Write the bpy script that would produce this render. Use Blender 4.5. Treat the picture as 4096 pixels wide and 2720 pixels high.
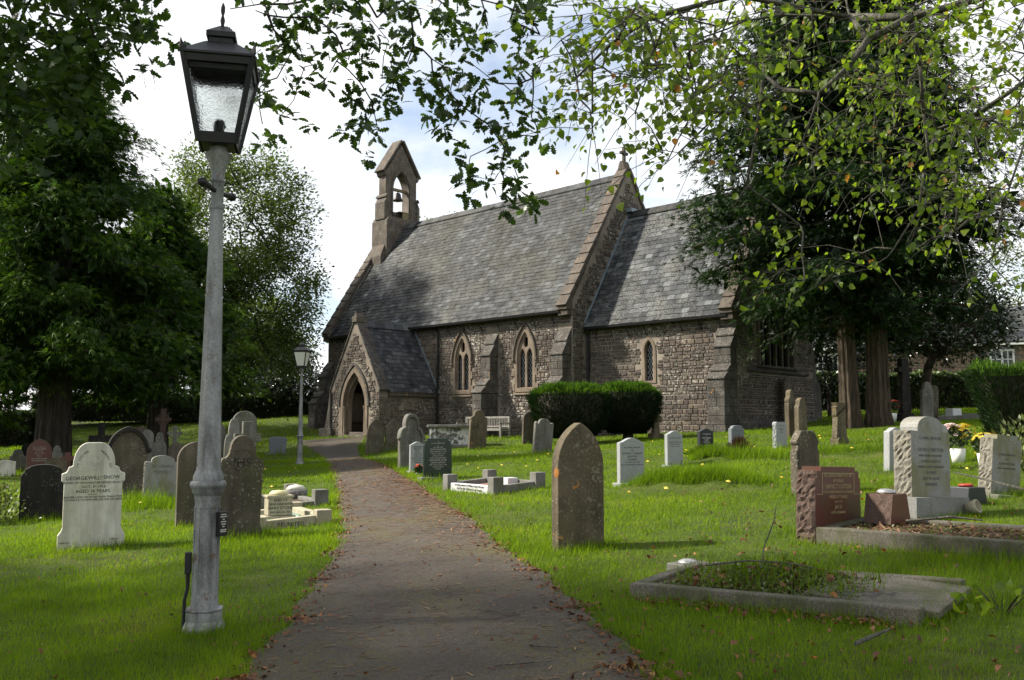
import bpy, bmesh, math, random
import numpy as np
from mathutils import Vector, Matrix
R = math.radians
for o in list(bpy.data.objects): bpy.data.objects.remove(o)
SC = bpy.context.scene
COL = SC.collection

# ---------------------------------------------------------------- camera, sky, sun, exposure
EYE = 1.40
cam_d = bpy.data.cameras.new('camera'); cam_d.lens = 32.45; cam_d.sensor_width = 36.0
cam_d.clip_start = 0.05; cam_d.clip_end = 3000
cam = bpy.data.objects.new('camera', cam_d); COL.objects.link(cam)
cam.location = (0, 0, EYE); cam.rotation_euler = (R(90 + 5.48), 0, 0)
SC.camera = cam
SUN_ELEV, SUN_AZ = 40.0, (-0.980, 0.199)           # towards the sun: left and a little ahead
sun_d = bpy.data.lights.new('sun', 'SUN'); sun_d.energy = 5.0; sun_d.angle = R(2.5); sun_d.color = (1.0, 0.93, 0.80)
sun = bpy.data.objects.new('sun', sun_d); COL.objects.link(sun)
ce = math.cos(R(SUN_ELEV))
sun_dir = Vector((SUN_AZ[0] * ce, SUN_AZ[1] * ce, math.sin(R(SUN_ELEV)))).normalized()
sun.rotation_euler = sun_dir.to_track_quat('Z', 'Y').to_euler(); sun.location = (-20, 10, 30)
W = bpy.data.worlds.new('World'); SC.world = W; W.use_nodes = True
wt = W.node_tree; wn = wt.nodes
sky = wn.new('ShaderNodeTexSky'); sky.sky_type = 'NISHITA'; sky.sun_disc = False
sky.sun_elevation = R(SUN_ELEV); sky.sun_rotation = math.atan2(SUN_AZ[0], SUN_AZ[1]); sky.air_density = 1.0; sky.dust_density = 1.5
tc = wn.new('ShaderNodeTexCoord')
sep = wn.new('ShaderNodeSeparateXYZ'); wt.links.new(tc.outputs['Generated'], sep.inputs[0])
mz = wn.new('ShaderNodeMath'); mz.operation = 'MAXIMUM'; wt.links.new(sep.outputs[2], mz.inputs[0]); mz.inputs[1].default_value = 0.0
az = wn.new('ShaderNodeMath'); az.operation = 'ADD'; wt.links.new(mz.outputs[0], az.inputs[0]); az.inputs[1].default_value = 0.22
dv = wn.new('ShaderNodeVectorMath'); dv.operation = 'DIVIDE'; wt.links.new(tc.outputs['Generated'], dv.inputs[0])
cb = wn.new('ShaderNodeCombineXYZ'); cb.inputs[2].default_value = 1.0
wt.links.new(az.outputs[0], cb.inputs[0]); wt.links.new(az.outputs[0], cb.inputs[1]); wt.links.new(cb.outputs[0], dv.inputs[1])
cn = wn.new('ShaderNodeTexNoise'); cn.inputs['Scale'].default_value = 1.6; cn.inputs['Detail'].default_value = 7; cn.inputs['Roughness'].default_value = 0.55
wt.links.new(dv.outputs[0], cn.inputs['Vector'])
cr = wn.new('ShaderNodeValToRGB'); cr.color_ramp.elements[0].position = 0.35; cr.color_ramp.elements[1].position = 0.52
cr.color_ramp.elements[0].color = (0.2,) * 3 + (1,); cr.color_ramp.elements[1].color = (1, 1, 1, 1)
wt.links.new(cn.outputs['Fac'], cr.inputs[0])
cn2 = wn.new('ShaderNodeTexNoise'); cn2.inputs['Scale'].default_value = 2.3; cn2.inputs['Detail'].default_value = 6
wt.links.new(dv.outputs[0], cn2.inputs['Vector'])
cr2 = wn.new('ShaderNodeValToRGB'); cr2.color_ramp.elements[0].position = 0.34; cr2.color_ramp.elements[1].position = 0.62
cr2.color_ramp.elements[0].color = (5.2, 5.5, 5.9, 1); cr2.color_ramp.elements[1].color = (6.9, 6.9, 6.85, 1)
wt.links.new(cn2.outputs['Fac'], cr2.inputs[0])
wm = wn.new('ShaderNodeMix'); wm.data_type = 'RGBA'
skm = wn.new('ShaderNodeVectorMath'); skm.operation = 'SCALE'; skm.inputs['Scale'].default_value = 1.0
wt.links.new(sky.outputs[0], skm.inputs[0])
wt.links.new(cr.outputs[0], wm.inputs[0]); wt.links.new(skm.outputs[0], wm.inputs[6]); wt.links.new(cr2.outputs[0], wm.inputs[7])
bg = wn['Background']; bg.inputs[1].default_value = 0.1
wt.links.new(wm.outputs[2], bg.inputs[0])
SC.view_settings.view_transform = 'Standard'; SC.view_settings.look = 'None'
SC.view_settings.exposure = 0.98; SC.view_settings.gamma = 1.0; SC.view_settings.use_curve_mapping = False
cy = SC.cycles
cy.max_bounces = 7; cy.diffuse_bounces = 3; cy.glossy_bounces = 2; cy.transmission_bounces = 4; cy.transparent_max_bounces = 8
cy.caustics_reflective = False; cy.caustics_refractive = False; cy.sample_clamp_indirect = 6.0

# ---------------------------------------------------------------- mesh helpers
def link(o, parent=None):
    COL.objects.link(o)
    if parent is not None: o.parent = parent
    return o
def tag(o, label=None, cat=None, group=None, kind=None):
    if label: o['label'] = label
    if cat: o['category'] = cat
    if group: o['group'] = group
    if kind: o['kind'] = kind
    return o
def empty(name, loc=(0, 0, 0), rz=0.0, parent=None):
    e = bpy.data.objects.new(name, None); e.location = loc; e.rotation_euler = (0, 0, rz); e.empty_display_size = .2
    return link(e, parent)

class MB:
    def __init__(s): s.v = []; s.f = []; s.m = []
    def add(s, vs, fs, mi=0):
        b = len(s.v); s.v += [tuple(v) for v in vs]
        for f in fs: s.f.append(tuple(b + i for i in f)); s.m.append(mi)
        return s
    def box(s, x0, x1, y0, y1, z0, z1, mi=0):
        return s.add([(x0, y0, z0), (x1, y0, z0), (x1, y1, z0), (x0, y1, z0), (x0, y0, z1), (x1, y0, z1), (x1, y1, z1), (x0, y1, z1)],
                     [(3, 2, 1, 0), (4, 5, 6, 7), (0, 1, 5, 4), (1, 2, 6, 5), (2, 3, 7, 6), (3, 0, 4, 7)], mi)
    def frame_box(s, o, a, b, c, mi=0):     # corner o and three edge vectors (right handed)
        o, a, b, c = map(Vector, (o, a, b, c))
        return s.add([o, o + a, o + a + b, o + b, o + c, o + a + c, o + a + b + c, o + b + c],
                     [(3, 2, 1, 0), (4, 5, 6, 7), (0, 1, 5, 4), (1, 2, 6, 5), (2, 3, 7, 6), (3, 0, 4, 7)], mi)
    def prism(s, poly, y0, y1, mi=0):       # poly in (x, z), counter-clockwise seen from -y
        n = len(poly)
        return s.add([(x, y0, z) for x, z in poly] + [(x, y1, z) for x, z in poly],
                     [tuple(range(n)), tuple(range(2 * n - 1, n - 1, -1))] + [(i, i + n, (i + 1) % n + n, (i + 1) % n) for i in range(n)], mi)
    def prism_x(s, poly, x0, x1, mi=0):     # poly in (y, z)
        n = len(poly)
        return s.add([(x0, y, z) for y, z in poly] + [(x1, y, z) for y, z in poly],
                     [tuple(range(n - 1, -1, -1)), tuple(range(n, 2 * n))] + [(i, (i + 1) % n, (i + 1) % n + n, i + n) for i in range(n)], mi)
    def rings(s, rings, mi=0, cap=True):
        n = len(rings[0]); b = len(s.v)
        for r in rings: s.v += [tuple(p) for p in r]
        for k in range(len(rings) - 1):
            for i in range(n):
                j = (i + 1) % n
                s.f.append((b + k * n + i, b + k * n + j, b + (k + 1) * n + j, b + (k + 1) * n + i)); s.m.append(mi)
        if cap:
            s.f.append(tuple(b + i for i in range(n - 1, -1, -1))); s.m.append(mi)
            e = b + (len(rings) - 1) * n
            s.f.append(tuple(e + i for i in range(n))); s.m.append(mi)
        return s
    def lathe(s, prof, seg=16, c=(0, 0, 0), mi=0, rot=0.0):
        return s.rings([[(c[0] + r * math.cos(rot + 2 * math.pi * i / seg), c[1] + r * math.sin(rot + 2 * math.pi * i / seg), c[2] + z)
                         for i in range(seg)] for r, z in prof], mi)
    def tube(s, pts, rad, seg=5, mi=0):
        pts = [Vector(p) for p in pts]; rs = []
        if not hasattr(rad, '__len__'): rad = [rad] * len(pts)
        for k, p in enumerate(pts):
            d = (pts[min(k + 1, len(pts) - 1)] - pts[max(k - 1, 0)])
            d = d.normalized() if d.length > 1e-9 else Vector((0, 0, 1))
            up = Vector((0, 0, 1)) if abs(d.z) < .9 else Vector((1, 0, 0))
            a = d.cross(up).normalized(); b = d.cross(a)
            rs.append([p + (a * math.cos(2 * math.pi * i / seg) - b * math.sin(2 * math.pi * i / seg)) * rad[k] for i in range(seg)])
        return s.rings(rs, mi)
    def mesh(s, name, mats, smooth=False):
        me = bpy.data.meshes.new(name); me.from_pydata(s.v, [], s.f)
        for m in (mats if isinstance(mats, (list, tuple)) else [mats]): me.materials.append(m)
        if any(s.m): me.polygons.foreach_set('material_index', s.m)
        if smooth: me.polygons.foreach_set('use_smooth', [True] * len(s.f))
        me.update(); return me
    def build(s, name, mats, parent=None, smooth=False, bevel=0.0, seg=2, loc=None, auto=None):
        o = bpy.data.objects.new(name, s.mesh(name, mats, smooth)); link(o, parent)
        if loc is not None: o.location = loc
        if bevel:
            b = o.modifiers.new('bevel', 'BEVEL'); b.width = bevel; b.segments = seg; b.limit_method = 'ANGLE'; b.angle_limit = R(40)
        if auto: 
            o.data.polygons.foreach_set('use_smooth', [True] * len(o.data.polygons)); o.data.set_sharp_from_angle(angle=R(auto))
        return o

def plate_mesh(name, outer, holes, thick, mat, bevel=0.0):
    """Flat plate in the x-z plane (thickness along y, centred) with holes."""
    cu = bpy.data.curves.new(name, 'CURVE'); cu.dimensions = '2D'; cu.fill_mode = 'BOTH'
    cu.extrude = thick / 2 - bevel; cu.bevel_depth = bevel; cu.bevel_resolution = 1; cu.offset = -bevel
    for poly in [outer] + list(holes):
        sp = cu.splines.new('POLY'); sp.points.add(len(poly) - 1); sp.use_cyclic_u = True
        for p, (x, z) in zip(sp.points, poly): p.co = (x, z, 0, 1)
    o = bpy.data.objects.new(name, cu); COL.objects.link(o)
    dg = bpy.context.evaluated_depsgraph_get(); dg.update()
    me = bpy.data.meshes.new_from_object(o.evaluated_get(dg)); me.name = name
    bpy.data.objects.remove(o); bpy.data.curves.remove(cu)
    me.transform(Matrix.Rotation(R(90), 4, 'X')); me.materials.clear(); me.materials.append(mat)
    return me
def plate(name, outer, holes, thick, mat, parent=None, loc=(0, 0, 0), rz=0.0, bevel=0.0):
    o = bpy.data.objects.new(name, plate_mesh(name, outer, holes, thick, mat, bevel)); link(o, parent)
    o.location = loc; o.rotation_euler = (0, 0, rz)
    return o
def text_mesh(lines, mat, depth=.0015):
    """lines: (text, x, z, size, align, angle, shear) -> one mesh standing in the x-z plane, facing -y."""
    V = []; Fc = []
    for ln in lines:
        t, x, z, size, al, ang, sh = (list(ln) + ['CENTER', 0, 0][len(ln) - 4:])[:7] if len(ln) < 7 else ln
        cu = bpy.data.curves.new('t', 'FONT'); cu.body = t; cu.size = size; cu.align_x = al; cu.resolution_u = 2; cu.extrude = depth; cu.shear = sh
        o = bpy.data.objects.new('t', cu); COL.objects.link(o)
        dg = bpy.context.evaluated_depsgraph_get(); dg.update()
        me = bpy.data.meshes.new_from_object(o.evaluated_get(dg))
        M = Matrix.Translation((x, 0, z)) @ Matrix.Rotation(-ang, 4, 'Y') @ Matrix.Rotation(R(90), 4, 'X')
        b = len(V); V += [tuple(M @ v.co) for v in me.vertices]; Fc += [tuple(b + i for i in p.vertices) for p in me.polygons]
        bpy.data.objects.remove(o); bpy.data.curves.remove(cu); bpy.data.meshes.remove(me)
    me = bpy.data.meshes.new('inscription'); me.from_pydata(V, [], Fc); me.materials.append(mat); me.update()
    return me
def inscription(lines, mat, parent, loc, rx=0.0, rz=0.0, name='inscription', depth=.0015):
    o = bpy.data.objects.new(name, text_mesh(lines, mat, depth)); link(o, parent); o.location = loc; o.rotation_euler = (rx, 0, rz)
    return o

def np_mesh(name, V, F, mat, tint=None):
    """V (n,3) float, F (m,k) int with constant k."""
    V = np.ascontiguousarray(V, np.float32); F = np.ascontiguousarray(F, np.int32)
    m, k = F.shape
    me = bpy.data.meshes.new(name)
    me.vertices.add(len(V)); me.vertices.foreach_set('co', V.ravel())
    me.loops.add(m * k); me.loops.foreach_set('vertex_index', F.ravel())
    me.polygons.add(m); me.polygons.foreach_set('loop_start', np.arange(0, m * k, k, dtype=np.int32))
    if tint is not None:
        a = me.attributes.new('tint', 'FLOAT', 'FACE'); a.data.foreach_set('value', np.ascontiguousarray(tint, np.float32))
    me.update(); me.validate()
    for q in (mat if isinstance(mat, (list, tuple)) else [mat]): me.materials.append(q)
    return me
def scatter(name, tv, tf, pos, fwd, up, scale, mat, tint):
    """Copy a template (tv verts, tf faces) to every pos with axes x=side, y=fwd, z~up."""
    tv = np.asarray(tv, float); tf = np.asarray(tf, int)
    f = fwd / np.maximum(np.linalg.norm(fwd, axis=1, keepdims=True), 1e-9)
    x = np.cross(f, up); x /= np.maximum(np.linalg.norm(x, axis=1, keepdims=True), 1e-9)
    u = np.cross(x, f)
    sc = np.asarray(scale, float)
    if sc.ndim == 1: sc = np.repeat(sc[:, None], 3, 1)
    P = (pos[:, None, :] + x[:, None, :] * (tv[None, :, 0:1] * sc[:, None, 0:1]) + f[:, None, :] * (tv[None, :, 1:2] * sc[:, None, 1:2])
         + u[:, None, :] * (tv[None, :, 2:3] * sc[:, None, 2:3]))
    n = len(pos); k = len(tv)
    F = (tf[None] + (np.arange(n) * k)[:, None, None]).reshape(-1, tf.shape[1])
    return np_mesh(name, P.reshape(-1, 3), F, mat, np.repeat(tint, len(tf)))

# ---------------------------------------------------------------- materials
class G:
    """tiny node-graph builder"""
    def __init__(s, name):
        s.mat = bpy.data.materials.new(name); s.mat.use_nodes = True; s.t = s.mat.node_tree; s.b = s.t.nodes['Principled BSDF']
        s.out = s.t.nodes['Material Output']; s._pos = None
    def n(s, typ, ins=None, **props):
        q = s.t.nodes.new('ShaderNode' + typ)
        for k, v in props.items(): setattr(q, k, v)
        for k, v in (ins or {}).items(): s.set(q, k, v)
        return q
    def set(s, q, k, v):
        i = q.inputs[k]
        if isinstance(v, bpy.types.NodeSocket): s.t.links.new(v, i)
        elif isinstance(v, bpy.types.Node): s.t.links.new(v.outputs[0], i)
        elif i.type == 'RGBA' and len(v) == 3: i.default_value = tuple(v) + (1,)
        else: i.default_value = v
    @property
    def pos(s):
        if s._pos is None: s._pos = s.n('NewGeometry').outputs['Position']
        return s._pos
    def scaled(s, sx, sy, sz, vec=None):
        return s.n('VectorMath', {0: vec or s.pos, 1: (sx, sy, sz)}, operation='MULTIPLY').outputs[0]
    def noise(s, scale, detail=4, rough=.55, vec=None, dist=0.0):
        return s.n('TexNoise', {'Vector': vec or s.pos, 'Scale': scale, 'Detail': detail, 'Roughness': rough, 'Distortion': dist}).outputs[0]
    def vor(s, scale, vec=None, out=0, feature='F1'):
        return s.n('TexVoronoi', {'Vector': vec or s.pos, 'Scale': scale}, feature=feature).outputs[out]
    def ramp(s, fac, stops, interp='LINEAR'):
        q = s.n('ValToRGB', {0: fac}); e = q.color_ramp; e.interpolation = interp
        while len(e.elements) < len(stops): e.elements.new(.5)
        for el, (p, c) in zip(e.elements, stops):
            el.position = p; el.color = (c, c, c, 1) if not hasattr(c, '__len__') else tuple(c) + (1,)
        return q.outputs[0]
    def mix(s, fac, a, b, mode='MIX'):
        q = s.n('Mix', data_type='RGBA', blend_type=mode); s.set(q, 0, fac)
        s.set(q, 6, a); s.set(q, 7, b); return q.outputs[2]
    def math(s, op, a, b=0.0):
        q = s.n('Math', {0: a, 1: b}, operation=op); return q.outputs[0]
    def piece(s):
        r = s.n('ObjectInfo').outputs['Random']; i = s.n('NewGeometry').outputs['Random Per Island']
        return s.math('FRACT', s.math('ADD', r, i))
    def attr(s, name): return s.n('Attribute', attribute_name=name).outputs['Fac']
    def bump(s, h, strength=.4, dist=.01, normal=None):
        q = s.n('Bump', {'Height': h, 'Strength': strength, 'Distance': dist})
        if normal: s.set(q, 'Normal', normal)
        return q.outputs[0]
    def fin(s, color, rough=.8, normal=None, metal=0.0, spec=.3):
        s.set(s.b, 'Base Color', color); s.set(s.b, 'Roughness', rough); s.b.inputs['Metallic'].default_value = metal
        s.b.inputs['Specular IOR Level'].default_value = spec
        if normal: s.set(s.b, 'Normal', normal)
        return s.mat

def weathered(name, c0, c1, lich=(.42, .41, .36), lamt=.18, scale=1.0, rough=.9, algae=None, orange=0.0, speck=.5, bump=.5):
    g = G(name)
    col = g.ramp(g.noise(2.2 * scale, 6, .62), [(.3, c0), (.7, c1)])
    streak = g.noise(5 * scale, 4, .6, g.scaled(1.6, 1.6, .25))
    col = g.mix(g.ramp(streak, [(.42, 0), (.7, .55)]), col, tuple(q * .45 for q in c0))
    fine = g.noise(42 * scale, 3, .7)
    col = g.mix(speck, col, g.ramp(fine, [(.25, .25), (.75, .78)]), 'OVERLAY')
    if algae: col = g.mix(g.ramp(g.noise(3.1 * scale, 5, .65, g.scaled(1, 1, .6)), [(.5, 0), (.72, .7)]), col, algae)
    if lamt:
        l1 = g.noise(34 * scale, 3, .55); l2 = g.noise(3.3 * scale, 3)
        m = g.ramp(g.math('ADD', l1, g.math('MULTIPLY', l2, .45)), [(.895 - lamt * .22, 0), (.95 - lamt * .22, 1)])
        col = g.mix(g.math('MULTIPLY', m, .42), col, lich)
    if orange:
        m = g.ramp(g.math('ADD', g.noise(9 * scale, 3), g.math('MULTIPLY', g.noise(1.9, 2), .5)), [(1.0 - orange * .2, 0), (1.03 - orange * .2, .85)])
        col = g.mix(m, col, (.36, .17, .04))
    return g.fin(col, rough, g.bump(g.math('ADD', fine, g.noise(9 * scale, 4)), bump, .012))
def granite(name, c, dark, light, rough=.5, scale=1.0, stain=None, bump=.1, spec=.4):
    g = G(name)
    v = g.noise(150 * scale, 2, .8)
    col = g.ramp(v, [(.34, dark), (.47, c), (.56, c), (.68, light)])
    col = g.mix(g.ramp(g.noise(3, 4), [(.4, 0), (.75, .35)]), col, tuple(q * .6 for q in c))
    if stain: col = g.mix(g.ramp(g.noise(4.5, 5, .6, g.scaled(1, 1, .55)), [(.42, 0), (.62, .8)]), col, stain)
    return g.fin(col, rough, g.bump(v, bump, .004), spec=spec)
def plain(name, c, rough=.6, metal=0.0, var=.25, scale=8.0, bump=0.0, spec=.3):
    g = G(name)
    nz = g.noise(scale, 5, .6)
    col = g.mix(g.ramp(nz, [(.3, 0), (.75, 1)]), tuple(min(1, q * (1 + var)) for q in c), tuple(q * (1 - var) for q in c))
    return g.fin(col, rough, g.bump(nz, bump, .01) if bump else None, metal, spec)
def leafmat(name, stops, trans=.45, rough=.5, gloss=.06, tcol=1.5):
    g = G(name); t = g.t
    col = g.ramp(g.attr('tint'), stops)
    col = g.mix(g.ramp(g.noise(1.1, 2), [(.35, 0), (.7, .35)]), col, tuple(q * .7 for q in stops[0][1]))
    d = g.n('BsdfDiffuse', {'Color': col}); tr = g.n('BsdfTranslucent', {'Color': g.mix(1.0, col, (tcol, tcol * 1.02, tcol * .55), 'MULTIPLY')})
    m = g.n('MixShader', {0: trans, 1: d, 2: tr})
    gl = g.n('BsdfGlossy', {'Color': (1, 1, 1), 'Roughness': rough})
    m2 = g.n('MixShader', {0: gloss, 1: m, 2: gl})
    t.links.new(m2.outputs[0], g.out.inputs[0]); t.nodes.remove(g.b)
    return g.mat

M = {}
def make_materials():
    # rubble pieces, mortar, ashlar
    g = G('rubble_stone'); p = g.piece()
    col = g.ramp(p, [(0, (.050, .040, .037)), (.2, (.092, .069, .058)), (.38, (.080, .072, .067)), (.55, (.122, .092, .073)), (.72, (.102, .094, .086)), (.86, (.155, .122, .093)), (1, (.066, .050, .046))])
    f = g.noise(26, 4, .7); col = g.mix(.6, col, g.ramp(f, [(.25, .25), (.75, .75)]), 'OVERLAY')
    col = g.mix(g.ramp(g.noise(.55, 3), [(.42, 0), (.62, .38)]), col, (.075, .066, .06))
    m = g.ramp(g.math('ADD', g.noise(11, 4), g.math('MULTIPLY', g.noise(.7, 2), .5)), [(.86, 0), (.90, .85)])
    col = g.mix(m, col, (.42, .40, .35))
    M['rubble'] = g.fin(col, .92, g.bump(f, .6, .012))
    g = G('mortar'); f = g.noise(30, 4, .7)
    col = g.ramp(g.noise(.9, 5), [(.3, (.14, .12, .10)), (.7, (.29, .25, .205))])
    M['mortar'] = g.fin(g.mix(.5, col, g.ramp(f, [(.25, .3), (.75, .7)]), 'OVERLAY'), .95, g.bump(f, .5, .01))
    M['ashlar'] = weathered('ashlar_stone', (.072, .061, .053), (.135, .11, .088), lamt=.3, orange=.25)
    M['dressing'] = weathered('window_dressing_stone', (.145, .112, .085), (.24, .19, .142), lamt=.1)
    M['coping'] = weathered('coping_stone', (.066, .056, .048), (.125, .102, .082), lamt=.15, orange=.35)
    M['butt'] = weathered('buttress_stone', (.047, .042, .038), (.088, .078, .069), lamt=.36, orange=.1, lich=(.46, .45, .40))
    for key, tone in (('slate', 0), ('slate_c', 1), ('slate_p', 2)):
        g = G('roof_' + key); p = g.piece()
        st = [[(0, (.018, .019, .022)), (.3, (.026, .028, .031)), (.6, (.034, .036, .038)), (.85, (.048, .052, .058)), (1, (.09, .097, .106))],
              [(0, (.015, .018, .022)), (.35, (.027, .031, .037)), (.6, (.044, .048, .055)), (.85, (.076, .083, .092)), (1, (.14, .15, .16))],
              [(0, (.022, .024, .028)), (.4, (.038, .041, .047)), (.75, (.06, .063, .07)), (1, (.105, .108, .112))]][tone]
        col = g.ramp(p, st)
        big = g.noise(.42, 4, .6)
        olive = (.027, .026, .016)
        col = g.mix(g.ramp(big, [(.42, 0), (.62, [.7, .15, .1][tone])]), col, olive)
        f = g.noise(19, 4, .7)
        m = g.ramp(g.math('ADD', f, g.math('MULTIPLY', g.noise(.8, 3), .7)), [(.86, 0), (.95, [.25, .7, .2][tone])])
        col = g.mix(m, col, (.17, .17, .155))
        m = g.ramp(g.math('ADD', g.noise(14, 4), g.math('MULTIPLY', g.noise(.5, 3), .8)), [(.95, 0), (1.03, [.15, .8, .3][tone])])
        col = g.mix(m, col, (.035, .035, .033))
        m = g.ramp(g.noise(1.7, 5, .7), [(.70, 0), (.73, .8)])
        col = g.mix(g.math('MULTIPLY', m, .8 if tone < 2 else 0.0), col, (.20, .115, .045))
        M[key] = g.fin(col, g.ramp(g.noise(3, 3), [(.3, .55), (.7, .8)]), g.bump(f, .25, .006), spec=.16)
    M['slate_base'] = plain('slate_underlay', (.03, .03, .032), .9)
    M['lead'] = plain('lead_flashing', (.20, .24, .28), .5, .3, .3)
    M['iron'] = plain('black_painted_iron', (.016, .016, .017), .45, 0, .3, bump=.1)
    M['gutter'] = plain('black_gutter', (.013, .013, .014), .5)
    M['oakdoor'] = plain('old_oak', (.05, .035, .022), .7, 0, .4, 6)
    g = G('window_glass'); M['glass'] = g.fin((.012, .014, .016), .12, g.bump(g.noise(7, 3), .25, .03), 0, .6)
    M['leadbar'] = plain('lead_came', (.30, .32, .33), .6)
    M['bronze'] = plain('bell_bronze', (.035, .03, .028), .5, .4)
    M['timber'] = plain('weathered_beam', (.17, .14, .08), .9, 0, .4, 20)
    # gravestones
    M['st_dark'] = weathered('dark_lichened_stone', (.055, .046, .036), (.135, .112, .085), lamt=.2, algae=(.075, .078, .03))
    M['st_brown'] = weathered('brown_lichened_stone', (.062, .05, .033), (.15, .122, .08), lamt=.3, lich=(.30, .28, .21), orange=.12, algae=(.10, .085, .035))
    M['st_grey'] = weathered('grey_weathered_stone', (.13, .125, .115), (.25, .24, .215), lamt=.3, algae=(.11, .105, .06))
    M['st_slate'] = weathered('grey_green_stone', (.085, .082, .074), (.17, .165, .145), lamt=.25, algae=(.10, .105, .055))
    M['st_black'] = weathered('blackened_stone', (.012, .011, .010), (.032, .028, .025), lamt=.16, lich=(.25, .27, .22), speck=.3)
    M['st_pale'] = weathered('pale_limestone', (.44, .42, .35), (.66, .64, .56), lamt=.0, rough=.75, algae=(.33, .32, .18), speck=.2, bump=.15)
    M['st_marble'] = weathered('white_marble', (.52, .51, .46), (.72, .71, .66), lamt=0, rough=.55, speck=.12, bump=.06)
    M['st_marble_green'] = weathered('marble_with_algae', (.50, .48, .38), (.70, .69, .62), lamt=0, rough=.6, speck=.15, bump=.06, algae=(.36, .34, .17))
    M['st_cream'] = weathered('cream_stone', (.31, .28, .20), (.44, .40, .29), lamt=.0, speck=.25, bump=.2)
    M['gr_light'] = granite('light_grey_granite', (.29, .30, .305), (.13, .135, .14), (.46, .47, .48), .5)
    M['gr_mid'] = granite('grey_granite', (.24, .24, .235), (.10, .10, .095), (.42, .42, .41), .6, .8, stain=(.15, .14, .06))
    M['gr_mid_clean'] = granite('grey_granite_clean', (.19, .19, .185), (.075, .075, .073), (.34, .34, .33), .65, .8, stain=(.12, .115, .075))
    M['gr_rough'] = granite('rock_faced_granite', (.19, .175, .145), (.07, .063, .05), (.33, .315, .27), .9, .6, bump=.6)
    M['gr_red'] = granite('red_granite', (.105, .028, .022), (.04, .014, .012), (.16, .06, .046), .35, .9, stain=(.075, .045, .022), spec=.5)
    M['gr_red_rough'] = granite('rough_red_granite', (.088, .056, .044), (.038, .025, .021), (.17, .12, .096), .9, .6, bump=.6)
    M['gr_black'] = granite('black_granite', (.030, .032, .037), (.016, .017, .02), (.055, .057, .064), .3, 1.2, spec=.5)
    M['gr_dgreen'] = granite('dark_green_polished_stone', (.016, .028, .022), (.010, .016, .013), (.03, .045, .036), .25, 1, spec=.5)
    M['gr_blue'] = granite('blue_grey_granite', (.14, .155, .17), (.07, .08, .09), (.22, .24, .26), .55, 1)
    M['kerb'] = granite('kerb_granite', (.17, .165, .155), (.07, .07, .065), (.31, .305, .29), .8, .7, stain=(.085, .085, .055), bump=.5)
    M['kerb_dark'] = granite('mossy_kerb_granite', (.12, .105, .085), (.05, .045, .04), (.24, .22, .19), .9, .6, stain=(.05, .055, .02), bump=.7)
    M['kerb_white'] = granite('white_kerb_marble', (.52, .52, .53), (.36, .36, .37), (.66, .66, .66), .6, .6)
    M['paint_black'] = plain('black_letter_paint', (.018, .018, .018), .6)
    M['paint_grey'] = plain('grey_letter_paint', (.10, .10, .10), .6)
    M['paint_white'] = plain('white_letter_paint', (.72, .72, .70), .6, var=.1)
    M['paint_gold'] = plain('faded_gold_letters', (.30, .25, .13), .6)
    M['paint_pale'] = plain('faded_pale_letters', (.42, .40, .36), .7)
    M['chips'] = None
    g = G('green_glass_chips'); p = g.n('NewGeometry').outputs['Random Per Island']
    M['chips'] = g.fin(g.ramp(p, [(0, (.02, .09, .07)), (.45, (.10, .25, .20)), (.7, (.35, .45, .38)), (1, (.6, .62, .55))]), .3, spec=.5)
    # lamp
    g = G('silver_lamp_paint'); nz = g.noise(60, 4, .7); st = g.noise(9, 5, .65, g.scaled(1, 1, .3))
    col = g.mix(g.ramp(st, [(.44, 0), (.64, .85)]), (.25, .255, .255), (.085, .088, .085))
    col = g.mix(.55, col, g.ramp(nz, [(.25, .2), (.75, .8)]), 'OVERLAY')
    col = g.mix(g.ramp(g.noise(7, 4, .7), [(.60, 0), (.68, .85)]), col, (.11, .065, .04))
    M['silver'] = g.fin(col, .52, g.bump(nz, .25, .004), .25, .5)
    g = G('lantern_rippled_glass'); wv = g.vor(85, g.scaled(1, 1, 1)); 
    g.b.inputs['Transmission Weight'].default_value = 1.0; g.b.inputs['IOR'].default_value = 1.12
    M['lglass'] = g.fin((.93, .95, .94), .18, g.bump(wv, .8, .01))
    g = G('lantern_frosted_glass'); M['fglass'] = g.fin((.62, .63, .56), .5, spec=.4)
    M['bulb'] = plain('lamp_fitting', (.25, .25, .24), .5)
    # path
    g = G('asphalt'); f = g.noise(210, 3, .75); c2 = g.vor(140)
    col = g.ramp(g.noise(1.1, 5, .6), [(.3, (.050, .040, .032)), (.7, (.080, .066, .053))])
    col = g.mix(.65, col, g.ramp(f, [(.28, .12), (.72, .82)]), 'OVERLAY')
    moss = g.ramp(g.math('ADD', g.noise(31, 5, .75), g.math('MULTIPLY', g.noise(.9, 3, .6, g.scaled(1, .6, 1)), .8)), [(.95, 0), (1.04, .75)])
    col = g.mix(moss, col, (.085, .074, .018))
    mid = g.noise(55, 4, .75); col = g.mix(.75, col, g.ramp(mid, [(.3, .18), (.7, .78)]), 'OVERLAY')
    crk = g.vor(.55, g.n('VectorMath', {0: g.pos, 1: g.n('TexNoise', {'Vector': g.pos, 'Scale': 2.5, 'Detail': 4}).outputs[1]}, operation='ADD').outputs[0], 0, 'DISTANCE_TO_EDGE')
    col = g.mix(g.ramp(crk, [(.0, .3), (.006, 0)]), col, (.018, .015, .013))
    col = g.mix(g.ramp(g.noise(4.2, 5, .7), [(.55, 0), (.75, .4)]), col, (.10, .085, .07))
    M['asphalt'] = g.fin(col, .85, g.bump(g.math('ADD', f, c2), .7, .006), spec=.35)
    # ground under the grass
    g = G('turf_soil'); nz = g.noise(.8, 6, .65); f = g.noise(24, 4, .7)
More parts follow.
